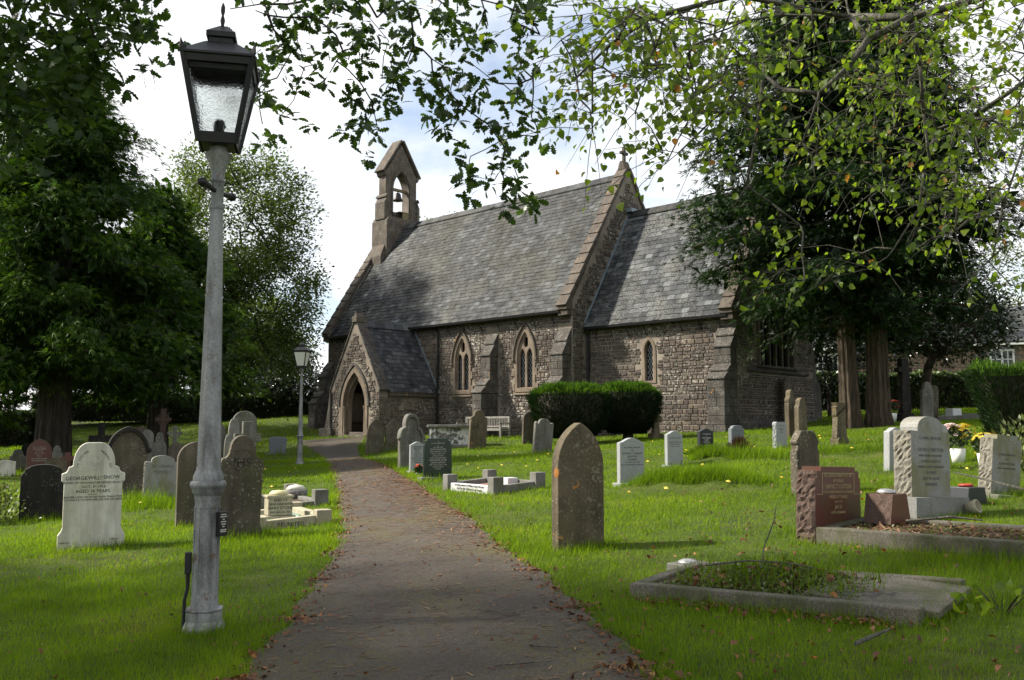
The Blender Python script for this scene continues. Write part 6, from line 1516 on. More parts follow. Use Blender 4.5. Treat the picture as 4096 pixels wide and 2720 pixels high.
OAK_LEFT = [(-4.07,7.32,4.7),(-3.64,6.95,4.64),(-3.43,6.99,4.59),(-3.11,6.63,4.29),(-3.87,7.06,4.29),(-3.79,7.36,4.51),(-3.0,6.47,4.05),(-3.61,6.37,3.82),(-3.37,6.33,3.88),(-3.58,7.23,4.28),(-3.84,6.85,3.73),(-3.57,6.61,3.75),(-3.31,7.22,4.76),(-2.81,6.55,4.52),(-4.04,7.14,3.64),(-3.87,6.73,4.28),(-3.52,6.3,4.42),(-3.63,6.82,4.8),(-3.1,6.38,4.57),(-3.03,6.6,4.7),(-4.35,7.36,4.39),(-3.87,6.57,3.75),(-3.26,7.18,4.65),(-3.41,6.79,3.95),(-3.08,6.44,3.87)]
OAK_MID = [(-2.62,8.24,5.28),(-2.23,7.72,5.02),(-2.15,8.02,4.98),(-1.87,7.81,5.0),(-1.65,7.87,4.95),(-2.05,8.57,5.05),(-1.52,8.4,5.32),(-1.2,7.9,5.04),(-2.29,8.48,4.84),(-2.2,7.81,4.37),(-2.1,7.99,4.52),(-2.01,8.45,4.66),(-1.84,8.24,4.74),(-2.14,7.7,4.0),(-2.22,8.59,4.37),(-1.48,7.81,4.69),(-1.28,7.86,4.76),(-1.16,8.37,5.03),(-1.35,7.93,4.46),(-1.23,7.9,4.26),(-1.26,7.67,3.97),(-1.31,7.69,3.81),(-1.23,8.18,4.15),(-0.88,7.84,4.94),(-0.68,8.2,5.1),(-0.72,7.97,4.69),(-0.96,8.05,4.64),(-0.52,8.56,5.35),(-0.38,8.08,4.88),(-0.54,8.17,4.59),(-0.67,8.47,4.47),(-0.6,7.78,4.03),(-0.21,7.75,4.9),(-0.02,8.51,5.28),(0.06,8.42,4.94),(-0.14,7.85,4.42),(0.02,7.79,4.3),(0.18,8.34,4.28),(0.25,8.54,4.16),(-0.21,7.8,4.03),(-0.11,8.55,4.12),(-0.39,8.48,3.95),(-0.38,8.2,3.73),(-0.37,8.02,3.56),(-0.09,7.7,3.6),(-0.02,7.64,3.44),(0.08,8.56,3.7),(-0.08,7.84,3.39),(0.26,8.3,5.06),(0.09,7.86,5.06),(-2.14,8.42,5.41),(-1.81,8.2,5.39),(-1.32,7.89,5.24),(-0.95,7.78,5.14),(-0.82,8.32,5.49),(-0.53,7.67,5.17),(-0.27,7.83,5.17),(-0.08,8.16,5.41),(0.25,8.45,5.51),(-2.47,8.21,4.36),(-1.61,7.88,4.52),(-1.24,8.52,4.72),(-0.68,7.8,4.41),(-0.33,7.62,4.49),(-0.46,7.87,4.24),(0.19,8.05,4.54)]
LIME_PTS = [(2.14,7.78,5.03),(3.53,7.76,5.08),(4.88,8.7,4.3),(3.48,7.05,4.21),(2.54,9.51,6.1),(3.3,6.67,3.64),(4.25,8.94,5.12),(2.47,6.84,3.66),(4.19,9.48,4.94),(4.65,9.14,4.87),(5.05,8.79,5.25),(4.48,7.93,4.19),(4.44,8.43,4.38),(4.0,8.46,5.06),(4.05,8.65,5.58),(5.33,8.93,4.53),(3.28,8.46,4.56),(2.78,6.87,3.85),(4.42,8.52,5.59),(3.74,8.83,5.45),(4.07,9.55,5.16),(2.61,7.56,5.14),(3.52,7.14,4.7),(4.55,8.01,4.5),(4.94,8.73,5.26),(2.96,9.18,5.3),(4.46,7.83,4.14),(3.22,7.04,4.52),(3.95,9.32,4.73),(3.73,7.49,3.94),(2.33,7.48,4.55),(2.82,8.6,5.08),(3.96,9.29,5.52),(4.08,6.84,4.28),(1.77,6.73,3.77),(3.8,7.59,4.44),(3.75,7.03,4.87),(3.84,9.25,5.96),(2.28,6.75,4.59),(4.08,8.62,5.03),(4.64,9.67,4.9),(4.02,8.12,5.16),(2.58,8.11,5.41),(3.77,7.47,4.89),(3.08,8.27,4.54),(3.66,7.86,4.31),(3.62,6.88,3.78),(4.05,7.02,4.04),(3.91,9.51,5.13),(3.62,9.41,5.18),(4.27,8.08,4.15),(4.3,8.91,5.52),(4.79,8.9,4.86),(3.17,9.74,4.78),(5.43,9.13,5.11),(3.39,9.34,4.62),(3.02,8.01,5.27),(3.62,8.16,4.41),(1.78,6.8,3.86),(4.11,7.67,4.99),(3.76,7.08,4.75),(4.01,9.29,4.89),(4.01,8.18,4.17),(4.3,7.31,4.92),(3.92,8.93,5.4),(4.43,9.3,5.2),(3.52,7.82,4.87),(3.96,7.27,3.92),(4.52,8.28,4.18),(3.79,8.31,5.25),(2.86,6.69,4.05),(4.67,7.88,4.63),(4.35,8.17,4.69),(4.14,8.32,5.44),(3.77,9.55,4.63),(2.43,7.01,4.32),(3.82,9.48,4.82),(3.03,7.21,4.6),(3.27,7.01,3.8),(3.82,7.22,4.96),(2.53,7.63,4.31),(2.61,6.94,4.13),(4.21,8.23,5.32),(2.84,8.3,5.24),(3.22,7.92,4.84),(3.19,7.25,4.81),(3.92,8.29,4.63),(5.14,9.34,5.08),(3.06,9.19,4.83),(4.34,7.61,4.77),(5.66,9.79,5.9),(4.17,7.37,4.89),(3.52,6.91,4.53),(4.97,9.13,5.29),(2.61,8.79,5.17),(2.28,8.78,5.47),(3.96,6.97,3.74),(3.51,8.21,4.44),(3.38,6.83,4.57),(2.44,8.37,5.5),(3.06,7.07,4.24),(2.96,9.29,5.69),(4.11,6.9,3.76),(2.2,8.08,4.13),(4.22,8.09,4.98),(3.69,8.52,5.02),(2.39,9.3,4.93),(2.84,8.97,5.17),(2.83,7.13,4.71),(4.12,9.46,6.07),(4.97,9.35,4.95),(4.04,8.52,5.05),(3.91,9.18,4.46),(3.06,8.98,4.5),(4.13,7.9,4.25),(4.97,8.82,4.49),(4.1,7.9,4.31),(3.92,7.69,5.13),(3.25,7.74,5.23),(3.49,7.34,4.28),(4.52,7.81,3.39),(4.21,8.4,3.65),(4.51,9.09,3.68),(5.13,8.65,4.32),(4.2,8.0,3.86),(2.67,7.93,3.9),(3.33,9.52,4.33),(4.58,9.7,4.07),(4.13,8.71,3.26),(4.69,8.59,4.24),(5.1,9.59,4.61),(2.67,7.31,3.45),(3.18,6.98,3.23),(4.87,8.38,3.8),(3.72,7.66,3.65),(3.83,7.65,3.45),(3.55,6.84,3.47),(2.84,7.27,3.83),(5.02,9.49,4.16),(5.17,9.77,4.66),(5.55,9.52,4.55),(4.27,9.72,4.11),(3.73,9.61,4.03),(5.06,9.74,4.13),(3.89,7.15,3.28),(3.65,7.41,3.49),(2.41,7.17,3.36),(3.61,8.17,3.48),(3.17,8.06,3.54),(5.23,9.79,4.07),(4.36,7.52,3.25),(4.22,7.88,3.45),(3.35,8.49,3.55),(4.37,9.06,3.75),(3.65,9.74,4.4),(3.94,6.92,2.98),(2.74,8.08,3.87),(4.17,8.42,4.16),(3.03,8.83,4.31),(3.73,7.92,3.46),(3.56,7.83,3.85),(3.67,7.02,3.04),(3.65,7.44,3.2),(4.05,9.23,4.24),(3.48,8.78,3.0),(3.19,8.29,2.99),(4.15,7.54,2.93),(2.23,6.96,2.52),(2.47,7.77,2.88),(4.05,8.35,3.19),(2.58,8.12,3.21),(2.63,8.25,3.17),(3.46,7.09,2.93),(2.96,7.53,2.72),(2.6,7.94,2.8),(4.72,8.63,2.74),(1.29,6.85,4.08),(1.46,8.62,5.22),(1.86,7.01,4.65),(1.26,7.11,4.59),(1.38,7.58,4.97),(2.07,8.34,4.95),(1.71,8.13,5.24),(1.6,6.06,4.18),(1.53,7.59,4.62),(2.28,8.25,4.79),(1.04,8.21,4.88),(1.06,8.06,5.32),(2.08,7.78,5.17),(1.09,7.82,4.51),(1.29,8.14,5.21),(1.44,7.1,4.21),(1.71,7.5,4.64),(2.02,8.56,4.85),(1.45,7.87,4.45),(2.14,8.33,4.66),(2.04,7.79,4.29),(1.67,8.25,4.72),(1.2,6.41,4.23),(1.68,7.05,3.98),(1.04,7.19,4.78),(0.8,6.32,4.28),(1.45,6.5,3.96),(0.97,7.64,4.73),(1.69,6.3,4.5),(0.98,6.66,4.52),(1.56,6.63,4.17),(0.96,6.48,4.38),(1.83,7.54,4.83),(1.7,6.73,4.32),(1.83,6.96,4.02),(1.21,6.14,4.27),(1.93,7.08,4.17),(1.38,6.77,4.3),(1.87,6.67,4.13),(0.83,7.04,4.46),(1.91,7.7,4.5),(0.99,6.9,4.68),(1.77,8.78,5.02),(1.03,6.42,4.14),(2.04,8.3,5.52),(1.59,6.23,3.82),(1.01,6.27,3.92),(1.7,8.68,5.17),(1.46,6.85,4.03),(2.12,8.57,5.18),(1.13,7.47,4.57),(1.05,6.21,4.23),(1.34,8.0,4.88),(1.11,6.3,3.96),(1.59,8.71,5.19),(1.53,6.03,3.88),(1.19,6.66,4.09),(1.27,6.03,4.03),(1.84,6.58,3.97),(1.55,7.05,4.63),(0.78,6.87,4.42),(0.65,6.71,3.93),(0.52,6.86,3.91),(1.21,7.65,4.42),(0.57,6.38,3.63),(0.52,7.56,4.99),(0.93,7.0,4.62),(0.93,6.38,3.89),(0.51,6.45,4.39),(0.8,8.04,5.25),(0.76,7.49,4.42),(0.96,6.97,3.85),(0.56,6.23,4.02),(0.8,8.16,4.43),(1.05,7.42,4.2),(0.38,6.88,4.39),(0.88,6.96,4.69),(0.86,7.85,4.2),(0.95,7.73,4.99),(1.06,6.91,4.14),(0.84,7.63,4.96),(1.25,7.63,4.47),(1.19,8.09,5.1),(0.79,6.37,4.31),(0.61,7.59,4.38),(0.62,6.92,3.7),(1.66,8.15,4.41),(1.23,7.33,3.63),(1.45,6.8,3.66),(1.96,7.85,3.73),(1.72,7.87,4.31),(1.25,6.76,3.46),(1.43,6.65,3.46),(1.36,6.36,3.78),(1.4,8.08,3.8),(1.7,7.58,4.08),(1.73,7.42,3.98),(1.61,6.68,3.93),(1.44,7.03,3.99),(1.57,7.29,4.06)]
LIME_LIMBS = [[(4.69,7.6,4.44),(4.46,7.79,4.4),(4.12,7.96,4.18),(3.81,8.07,4.07),(3.69,8.1,3.68),(3.62,8.05,3.35),(3.33,7.94,2.96)],[(5.02,8.05,5.52),(3.57,7.94,5.06),(2.96,7.77,4.98),(2.29,7.57,4.91),(1.69,7.38,4.73),(1.34,7.22,4.73)],[(3.24,7.22,4.73),(2.85,7.12,4.5),(2.69,7.1,4.28),(2.46,7.16,4.07),(2.35,7.28,3.7)],[(2.56,7.46,4.18),(2.3,7.66,4.29),(1.97,7.85,4.14),(1.62,8.0,4.22)],[(4.96,8.09,4.12),(4.57,8.03,3.93),(4.27,7.89,3.31),(4.07,7.71,2.85),(3.63,7.51,2.49)],[(2.79,7.33,4.78),(1.83,7.19,4.9),(1.11,7.11,4.68),(0.76,7.11,4.43),(0.52,7.19,4.21)],[(3.35,7.33,4.37),(3.45,7.52,4.03),(3.59,7.72,3.49),(3.46,7.9,3.0)],[(2.28,8.1,4.6),(2.18,8.08,3.95),(2.07,7.99,3.53),(1.91,7.84,3.3)]]

def yew_sun_tint(h, z0):
    def f(p, nn, rs): return np.where(p[:, 2] > z0 + h * .9, .6 + .4 * rs.rand(len(p)), .05 + .5 * rs.rand(len(p)) * np.clip((p[:, 2] - z0) / h, .3, 1))  # sunlit top painted in: top sprigs tinted lighter, sides darker downwards
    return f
def all_trees():
    # --- dark conifers on the left
    conifer('cypress_tree', 'tall dark cypress nearest the left edge, its trunk bare at the base', -13.6, 27.5, 12.6, lambda t, a: 4.4 * (1 - t) ** .75 + .25, 2.4, .42, 190, 'cypress', 'bark_dark', .26, 46, seed=5, droop=.22)
    conifer('cypress_tree', 'dark cypress right of the tallest one, behind the left graves', -13.0, 34.0, 9.8, lambda t, a: 3.6 * (1 - t) ** .7 + .25, 2.2, .34, 125, 'cypress', 'bark_dark', .27, 44, seed=6, droop=.25)
    conifer('cypress_tree', 'dark cypress at the far left edge behind the red stone', -20.0, 31.0, 12.0, lambda t, a: 4.2 * (1 - t) ** .7 + .25, 1.6, .36, 110, 'cypress', 'bark_dark', .30, 34, seed=8, droop=.25)
    # --- twin-trunked cedar on the right
    def cprof(t, a):
        west = .5 + .5 * math.cos(a - math.pi)          # longer towards the church
        return (3.9 + 1.5 * west) * (1 - max(0, t - .2) / .8) ** .6 * (.62 + .38 * min(1, t / .2)) + .3
    conifer('cedar_tree', 'tall dark twin-trunked cedar hiding the chancel end', 10.7, 28.0, 15.5, cprof, 3.0, .5, 250, 'cedar', 'bark_cedar', .25, 46, seed=9, droop=.30, trunks=[(-.44, 0, -.016, 0, .25), (.40, .1, .008, 0, .30)], pad=.62)
    # --- lighter field tree on the left, behind the graves
    broadleaf('lime_tree', 'tall round-headed leafy tree behind the left hedge', -14.3, 45.0, [(0, 0, -.3), (0, 0, 1.5), (.1, 0, 3.5), (.2, .1, 6)],
              [(.5, 0, 10.2, 4.0, 3.6, 3.8, 5), (2.4, -.4, 6.6, 3.0, 2.6, 2.6, 2), (-1.6, .2, 6.6, 2.8, 2.6, 2.8, 1.6), (3.4, -.5, 4.2, 1.6, 1.6, 1.5, .6), (-3.0, 0, 4.4, 1.9, 1.8, 2.2, .9)], 680, 76, .18, 'field', 'bark_dark', 31, .33, rmin=.02, rmax=.42, shell=.5)
    for i, (nm, lb, x, y, h, r, mt, sd) in enumerate((('ash_tree', 'pale tree top showing over the nave roof beside the bell cote', -5.4, 66.0, 14.6, 3.4, 'field', 41), ('field_tree', 'thin open tree between the far lamp and the church', -17.0, 62.0, 8.5, 2.8, 'field', 42),
                                              ('field_tree', 'broad olive tree behind the cottage at the right edge', 31.0, 56.0, 10.5, 5.0, 'field', 43), ('field_tree', 'bushy tree at the back of the left conifers', -27.0, 46.0, 11.0, 5.0, 'field', 44), ('field_tree', 'leafy tree behind the cedar and cottage roof', 21.0, 62.0, 12.5, 5.0, 'dleaf', 45),
                                              ('field_tree', 'dark leafy tree behind the two left cypresses', -19.5, 40.0, 9.5, 4.0, 'dleaf', 47), ('field_tree', 'low leafy tree left of the far hedge end', -15.5, 54.0, 7.0, 3.2, 'field', 48))):
        broadleaf(nm, lb, x, y, [(0, 0, -.3), (0, 0, h * .2), (.1, 0, h * .42)], [(0, 0, h * .70, r, r, h * .28, 2), (r * .4, 0, h * .5, r * .7, r * .7, h * .18, 1), (-r * .45, 0, h * .48, r * .7, r * .7, h * .2, 1)], 200, 52, .21, mt, 'bark_dark', sd, .45, rmin=.016, rmax=.28)
    # --- holly on a clean stem, right
    broadleaf('holly_tree', 'dark dense holly tree with clean straight stem by the right hedge', 15.6, 34.6, [(0, 0, -.3), (-.05, 0, .8), (0, 0, 1.7)],
              [(.5, 0, 3.9, 2.7, 2.4, 1.9, 3), (1.6, 0, 3.3, 1.6, 1.5, 1.2, 1), (-1.4, 0, 3.2, 1.4, 1.4, 1.1, 1), (.3, 0, 5.4, 1.7, 1.7, 1.2, 1)], 430, 34, .17, 'dleaf', 'bark_cedar', 51, .27, rmin=.02, rmax=.30, shell=.35)
    broadleaf('holly_tree', 'dark shrubby tree filling the gap behind the cedar trunks', 13.2, 38.5, [(0, 0, -.3), (0, 0, 1.2)], [(0, 0, 3.0, 2.3, 1.8, 2.0, 2), (2.2, 0, 3.6, 2.0, 1.6, 1.7, 1.2), (-1.5, 0, 4.4, 1.6, 1.4, 1.4, .8)], 260, 32, .19, 'dleaf', 'bark_dark', 52, .32, shell=.35)
    # --- dark bushes left of the church
    broadleaf('laurel_bush', 'dark rounded bush just left of the church west end', -11.3, 50.5, [(0, 0, -.3), (0, 0, .8)], [(0, 0, 1.7, 2.0, 1.6, 1.4, 1), (-1.5, 0, 1.2, 1.4, 1.3, 1.0, .6)], 170, 36, .2, 'dleaf', 'bark_dark', 61, .3, shell=.3, cat='bush')
    broadleaf('laurel_bush', 'large dark bush behind the hedge below the leafy tree', -15.3, 54.0, [(0, 0, -.3), (0, 0, .8)], [(0, 0, 2.0, 2.2, 1.6, 1.6, 1), (-2.2, 0, 1.6, 1.8, 1.4, 1.3, .8)], 210, 36, .2, 'dleaf', 'bark_dark', 62, .32, shell=.3, cat='bush')
    # --- clipped yews by the nave
    for lb, x, y, rx, ry, h, sd in (('clipped flat-topped yew, larger and left of the pair by the church', 1.85, 29.4, 1.22, 1.0, 1.52, 71), ('clipped flat-topped yew, smaller and right of the pair by the church', 3.72, 30.0, .98, .9, 1.44, 72)):
        st = MB(); st.tube([(0, 0, -.2), (.05, 0, .3), (0, 0, .7)], [.2, .15, .12], 8)
        clipped('clipped_yew', lb, x, y, 0, bowl_surf(rx, ry, h, .2), 17000, .13, 'yew', bowl_core(rx, ry, h, .2), 'yew bush', .95, seed=sd, stem=st, tintf=yew_sun_tint(h, .2))
    clipped('clipped_yew', 'big clipped yew block at the right edge of the lawn', 10.75, 17.6, R(-18), box_surf(3.2, 1.9, 1.28, .25, .05), 26000, .10, 'yew', box_core(3.2, 1.9, 1.28, .25, .05), 'yew bush', .8, seed=73, tintf=lambda p, nn, rs: np.where(nn[:, 2] > .9, .5 + .5 * rs.rand(len(p)), .1 + .55 * rs.rand(len(p))))  # sunlit top put into the tint here too
    # --- hedges
    hs = ([(-.5, 0, 0), (0, .5, .1), (.5, 0, 0), (0, -.5, -.05)], [(0, 3, 2, 1)])
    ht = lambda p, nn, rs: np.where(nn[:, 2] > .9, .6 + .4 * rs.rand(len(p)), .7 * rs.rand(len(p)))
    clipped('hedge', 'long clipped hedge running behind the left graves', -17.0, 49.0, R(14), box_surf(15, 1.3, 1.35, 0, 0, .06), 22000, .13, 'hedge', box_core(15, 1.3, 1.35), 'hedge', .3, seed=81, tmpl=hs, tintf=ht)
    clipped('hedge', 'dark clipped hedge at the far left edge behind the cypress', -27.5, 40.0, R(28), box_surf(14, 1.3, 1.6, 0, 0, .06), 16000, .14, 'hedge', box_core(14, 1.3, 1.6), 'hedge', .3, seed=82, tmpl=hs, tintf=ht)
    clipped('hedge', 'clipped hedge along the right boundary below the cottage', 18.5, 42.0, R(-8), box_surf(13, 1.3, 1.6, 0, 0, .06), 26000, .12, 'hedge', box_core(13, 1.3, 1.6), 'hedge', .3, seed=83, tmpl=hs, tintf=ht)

    # --- oak whose boughs hang into the top of the view; trunk out of frame on the left
    global RS
    RS = np.random.RandomState(91)
    ox, oy = -8.6, 6.2
    E = tree_thing('oak_tree', 'overhanging oak boughs with lobed leaves across the top left', 'tree', ox, oy)
    limbs = [[(ox, oy, -.4), (ox, oy, 2.5), (ox + .2, oy + .1, 4.6), (ox + .5, oy + .2, 6.2)],
             [(ox + .5, oy + .2, 6.2), (-6.4, 6.9, 7.1), (-4.4, 7.6, 7.4), (-2.4, 8.1, 7.2), (-.9, 8.3, 6.8), (.4, 8.3, 6.3)],
             [(-4.4, 7.6, 7.4), (-3.0, 7.9, 6.6), (-2.1, 8.0, 5.9)],
             [(ox + .2, oy + .1, 4.6), (-6.8, 6.5, 5.6), (-5.2, 6.8, 5.6), (-4.3, 6.9, 5.2)],
             [(ox + .5, oy + .2, 6.2), (-8.9, 5.4, 8.2), (-9.0, 5.0, 10.2)], [(ox + .5, oy + .2, 6.2), (-7.6, 8.2, 8.0), (-7.2, 9.2, 9.6)]]
    N, P = limb_chain(limbs)
    vis = np.array(OAK_LEFT + OAK_MID)
    N2, P2 = grow(N, P, vis)
    k = 200
    u = unit(RS.randn(k, 3)) * (.5 + .5 * RS.rand(k, 1)); crown = u * [6.0, 3.8, 3.0] + [-8.0, 6.2, 9.3]
    low = unit(RS.randn(190, 3)) * (.3 + .7 * RS.rand(190, 1)) * [4.0, 3.4, 2.8] + [-9.6, 6.4, 7.4]; crown = np.concatenate([crown, low, unit(RS.randn(110, 3)) * (.3 + .7 * RS.rand(110, 1)) * [3.4, 3.6, 2.4] + [-13.3, 9.8, 7.2]])  # low and far-left blobs: unseen foliage added to shade the left foreground
    crown = crown[(crown[:, 2] > 6.6) | (crown[:, 0] < -5.5)]
    shade_crown = unit(RS.randn(90, 3)) * (.4 + .6 * RS.rand(90, 1)) * [3.6, 2.0, 1.2] + [-1.8, 3.2, 7.8]  # unseen foliage added above the view to shade the foreground
    N2, P2 = grow(list(N2), P2, np.concatenate([crown, shade_crown]))
    bm = branch_mesh(N2, P2, .0045, .44, .38); o = bm.build('trunk', M['bark_dark'], E, smooth=True); o.matrix_local = Matrix.Translation((-ox, -oy, -Tz(ox, oy)))
    nl = len(OAK_LEFT); cen = [];
    for i, p in enumerate(vis):          # rosettes of leaves at the twig tips
        for q in range(8 if i < nl else 3): cen.append(p + RS.randn(3) * [.15, .17, .115])
    cen = np.array(cen)
    me = leaves_at(cen, 9, .028, .105, OAKLEAF, 'oakleaf', 'foliage', .15, tint=None, flat=.8)
    o = child_mesh(E, 'foliage', me); o.matrix_local = Matrix.Translation((-ox, -oy, -Tz(ox, oy)))
    me = leaves_at(np.concatenate([crown, shade_crown]), 36, .42, .20, SIMPLE, 'oakleaf', 'upper_foliage', .3)  # oak crown together with the unseen foliage added for shade
    o = child_mesh(E, 'upper_foliage', me); o.matrix_local = Matrix.Translation((-ox, -oy, -Tz(ox, oy)))
    # --- lime whose boughs fill the top right; trunk out of frame on the right
    lx, ly = 9.6, 7.6
    E = tree_thing('lime_tree', 'overhanging lime boughs with yellowing heart-shaped leaves at the top right', 'tree', lx, ly)
    limbs = [[(lx, ly, -.3), (lx, ly, 2.0), (lx - .2, ly, 3.8), (lx - .8, ly, 5.0), (6.5, 7.6, 5.4)], [(6.5, 7.6, 5.4)] + LIME_LIMBS[0], [(lx - .8, ly, 5.0), (6.6, 7.7, 6.4)] + LIME_LIMBS[1]] + LIME_LIMBS[2:4] + [[(lx - .2, ly, 3.8), (6.2, 7.6, 4.6)] + LIME_LIMBS[4]] + LIME_LIMBS[5:]
    N, P = limb_chain(limbs)
    vis = np.array(LIME_PTS)
    N2, P2 = grow(N, P, vis)
    tw = MB(); tips = []
    for p in vis:           # fine drooping twigs carrying the leaves
        for q in range(3):
            d = unit(RS.randn(3) * [1, .6, .45] + [-.55, 0, -.3]); L = RS.uniform(.25, .75)
            a = p; b_ = p + d * L * .5 + [0, 0, .03]; c_ = p + d * L + [0, 0, -.08 * L]
            tw.tube([a, b_, c_], [.004, .003, .0018], 3); tips += [p + (b_ - p) * t for t in (.2, .6, 1.0)] + [b_ + (c_ - b_) * t for t in (.35, .7, 1.0)]
    off = Matrix.Translation((-lx, -ly, -Tz(lx, ly)))
    o = branch_mesh(N2, P2, .006, .40, .30).build('trunk', M['bark_lime'], E, smooth=True); o.matrix_local = off
    o = tw.build('twigs', M['bark_lime'], E); o.matrix_local = off
    tips = np.array(tips); tips = tips[RS.rand(len(tips)) < .85]
    me = leaves_at(tips, 1, .05, .057, LIMELEAF, 'limeleaf', 'foliage', 1.1, flat=1.0, tint=lambda p: np.clip(RS.beta(2.2, 2.2, len(p)) * .9 + (RS.rand(len(p)) < .035) * .5, 0, 1))
    o = child_mesh(E, 'foliage', me); o.matrix_local = off
    k = 150; crown = unit(RS.randn(k, 3)) * (.5 + .5 * RS.rand(k, 1)) * [4.2, 4.0, 2.6] + [8.6, 7.6, 8.8]
    me = leaves_at(crown, 40, .45, .2, SIMPLE, 'limeleaf', 'upper_foliage', .4); o = child_mesh(E, 'upper_foliage', me); o.matrix_local = off
all_trees()

# ---------------------------------------------------------------- grass, fallen leaves, needles, plants
def grass():
    rs = np.random.RandomState(5)
    FP = [np.array([(p[0], p[1]) for p in c_]) for c_ in ([(.89, 6.59), (2.29, 5.39), (2.84, 6.03), (1.44, 7.23)], c, [(-1.07, 16.1), (-.26, 14.78), (.42, 15.25), (-.40, 16.62)], rc, rect_corners(-3.45, 14.75, 27, .85, 1.9))]
    def inside(q, x, y):
        r = np.ones(len(x), bool)
        for i in range(4):
            a, b = q[i], q[(i + 1) % 4]; r &= ((b[0] - a[0]) * (y - a[1]) - (b[1] - a[1]) * (x - a[0])) > -.0
        return r
    def bed_ok(x, y):
        ok = np.ones(len(x), bool)
        for q in FP:
            ar = sum(q[i][0] * q[(i + 1) % 4][1] - q[(i + 1) % 4][0] * q[i][1] for i in range(4))
            ok &= ~inside(q if ar > 0 else q[::-1], x, y)
        X = (x - 2.15) * .72 - (y - 35) * .694; Yn = (x - 2.15) * .694 + (y - 35) * .72
        ok &= ~((X > -16.2) & (X < .1) & (Yn > .1) & (Yn < 7.7)) & ~((X >= 0) & (X < 6.9) & (Yn > .9) & (Yn < 7)) & ~((X > -11.3) & (X < -7.7) & (Yn > -3.1) & (Yn < .3))
        return ok
    P_, H_, W_, T_ = [], [], [], []
    def lobes(x, y): return .5 + .25 * np.sin(x * 1.7 + 1.3 * np.sin(y * .9)) + .25 * np.sin(y * 1.3 + 1.7 * np.sin(x * .7 + 2))
    for y0, y1, dens, hh, ww in ((3.6, 6.5, 7800, .032, .0042), (6.5, 9.5, 5000, .034, .0050), (9.5, 14, 2800, .037, .0064), (14, 21, 1250, .040, .0090), (21, 31, 520, .05, .0145), (31, 50, 160, .07, .027)):
        hwid = .60 * y1 + 1.0; n = int(dens * 2 * hwid * (y1 - y0))
        x = rs.uniform(-hwid, hwid, n); y = rs.uniform(y0, y1, n)
        k = (np.abs(x) < .585 * y + .9)
        x, y = x[k], y[k]
        pd = path_d(x, y) + .05 * np.sin(x * 9 + y * 13)
        lb = lobes(x, y)
        keep = (pd < rs.exponential(.035, len(x))) & bed_ok(x, y) & (rs.rand(len(x)) < np.clip(.32 + .80 * lb + .18 * np.sin(x * 9 + 3 * np.sin(y * 5)) * np.sin(y * 8 + 3 * np.sin(x * 4)), .08, 1))
        x, y, pd, lb = x[keep], y[keep], pd[keep], lb[keep]
        m = np.zeros(len(x))
        for mx, my, rx, ry, a, h in MOUNDS:
            dx, dy = x - mx, y - my; u = dx * math.cos(a) + dy * math.sin(a); v = -dx * math.sin(a) + dy * math.cos(a)
            m = np.maximum(m, np.exp(-((u / rx) ** 4 + (v / ry) ** 4)) * (4.2 if h > .095 else 1.4))
        near = np.zeros(len(x))
        for E_, w, h, t in HS.values():        # unmown tufts at the foot of the stones
            d = np.hypot(x - E_.location.x, y - E_.location.y); near = np.maximum(near, np.clip(1.25 - d / (w * .62 + .12), 0, 1) * 2.0)
        for q in FP:
            cx, cy_ = q.mean(0); 
            for i in range(4):
                a_, b_ = q[i], q[(i + 1) % 4]; ab = b_ - a_; tt = np.clip(((x - a_[0]) * ab[0] + (y - a_[1]) * ab[1]) / (ab @ ab), 0, 1)
                d = np.hypot(x - a_[0] - ab[0] * tt, y - a_[1] - ab[1] * tt); near = np.maximum(near, np.clip(1.0 - d / .22, 0, 1) * (1.7 if cy_ < 9 else 1.0))
        d = np.hypot(x + 2.12, y - 6.51); near = np.maximum(near, np.clip(1.1 - d / .4, 0, 1) * 1.4)
        edge = np.clip(1 - np.abs(pd + .1) / .25, 0, 1)
        long_ = sst(.55, .9, .5 + .5 * np.sin(x * .9 + 2 * np.sin(y * .55 + 1)) * np.sin(y * 1.1 + x * .4)) * .8 + (x > 2.75) * (y < 7.2) * 2.0
        H = hh * rs.gamma(6, 1 / 6., len(x)) * (1 + m + near + .7 * edge + .5 * long_) * (.8 + .4 * lb)
        P_.append(np.stack([x, y, T(x, y) - .004], 1)); H_.append(H); W_.append(np.full(len(x), ww) * rs.uniform(.7, 1.3, len(x)))
        dry = sst(.60, .85, lobes(x * 1.7 + 5, y * 1.7 + 3)) * (y < 15) * .22
        fine = np.sin(x * 7.3 + 2 * np.sin(y * 3.1)) * np.sin(y * 6.1 + 2 * np.sin(x * 2.7)) + .6 * np.sin(x * 17 + 3 * np.sin(y * 9)) * np.sin(y * 15 + 3 * np.sin(x * 8))  # lighter and darker patches put mottled shading into the blade tint
        T_.append(np.clip(.02 + .5 * rs.rand(len(x)) + .12 * fine + .22 * lb + dry + (rs.rand(len(x)) < .03) * .3, 0, 1))
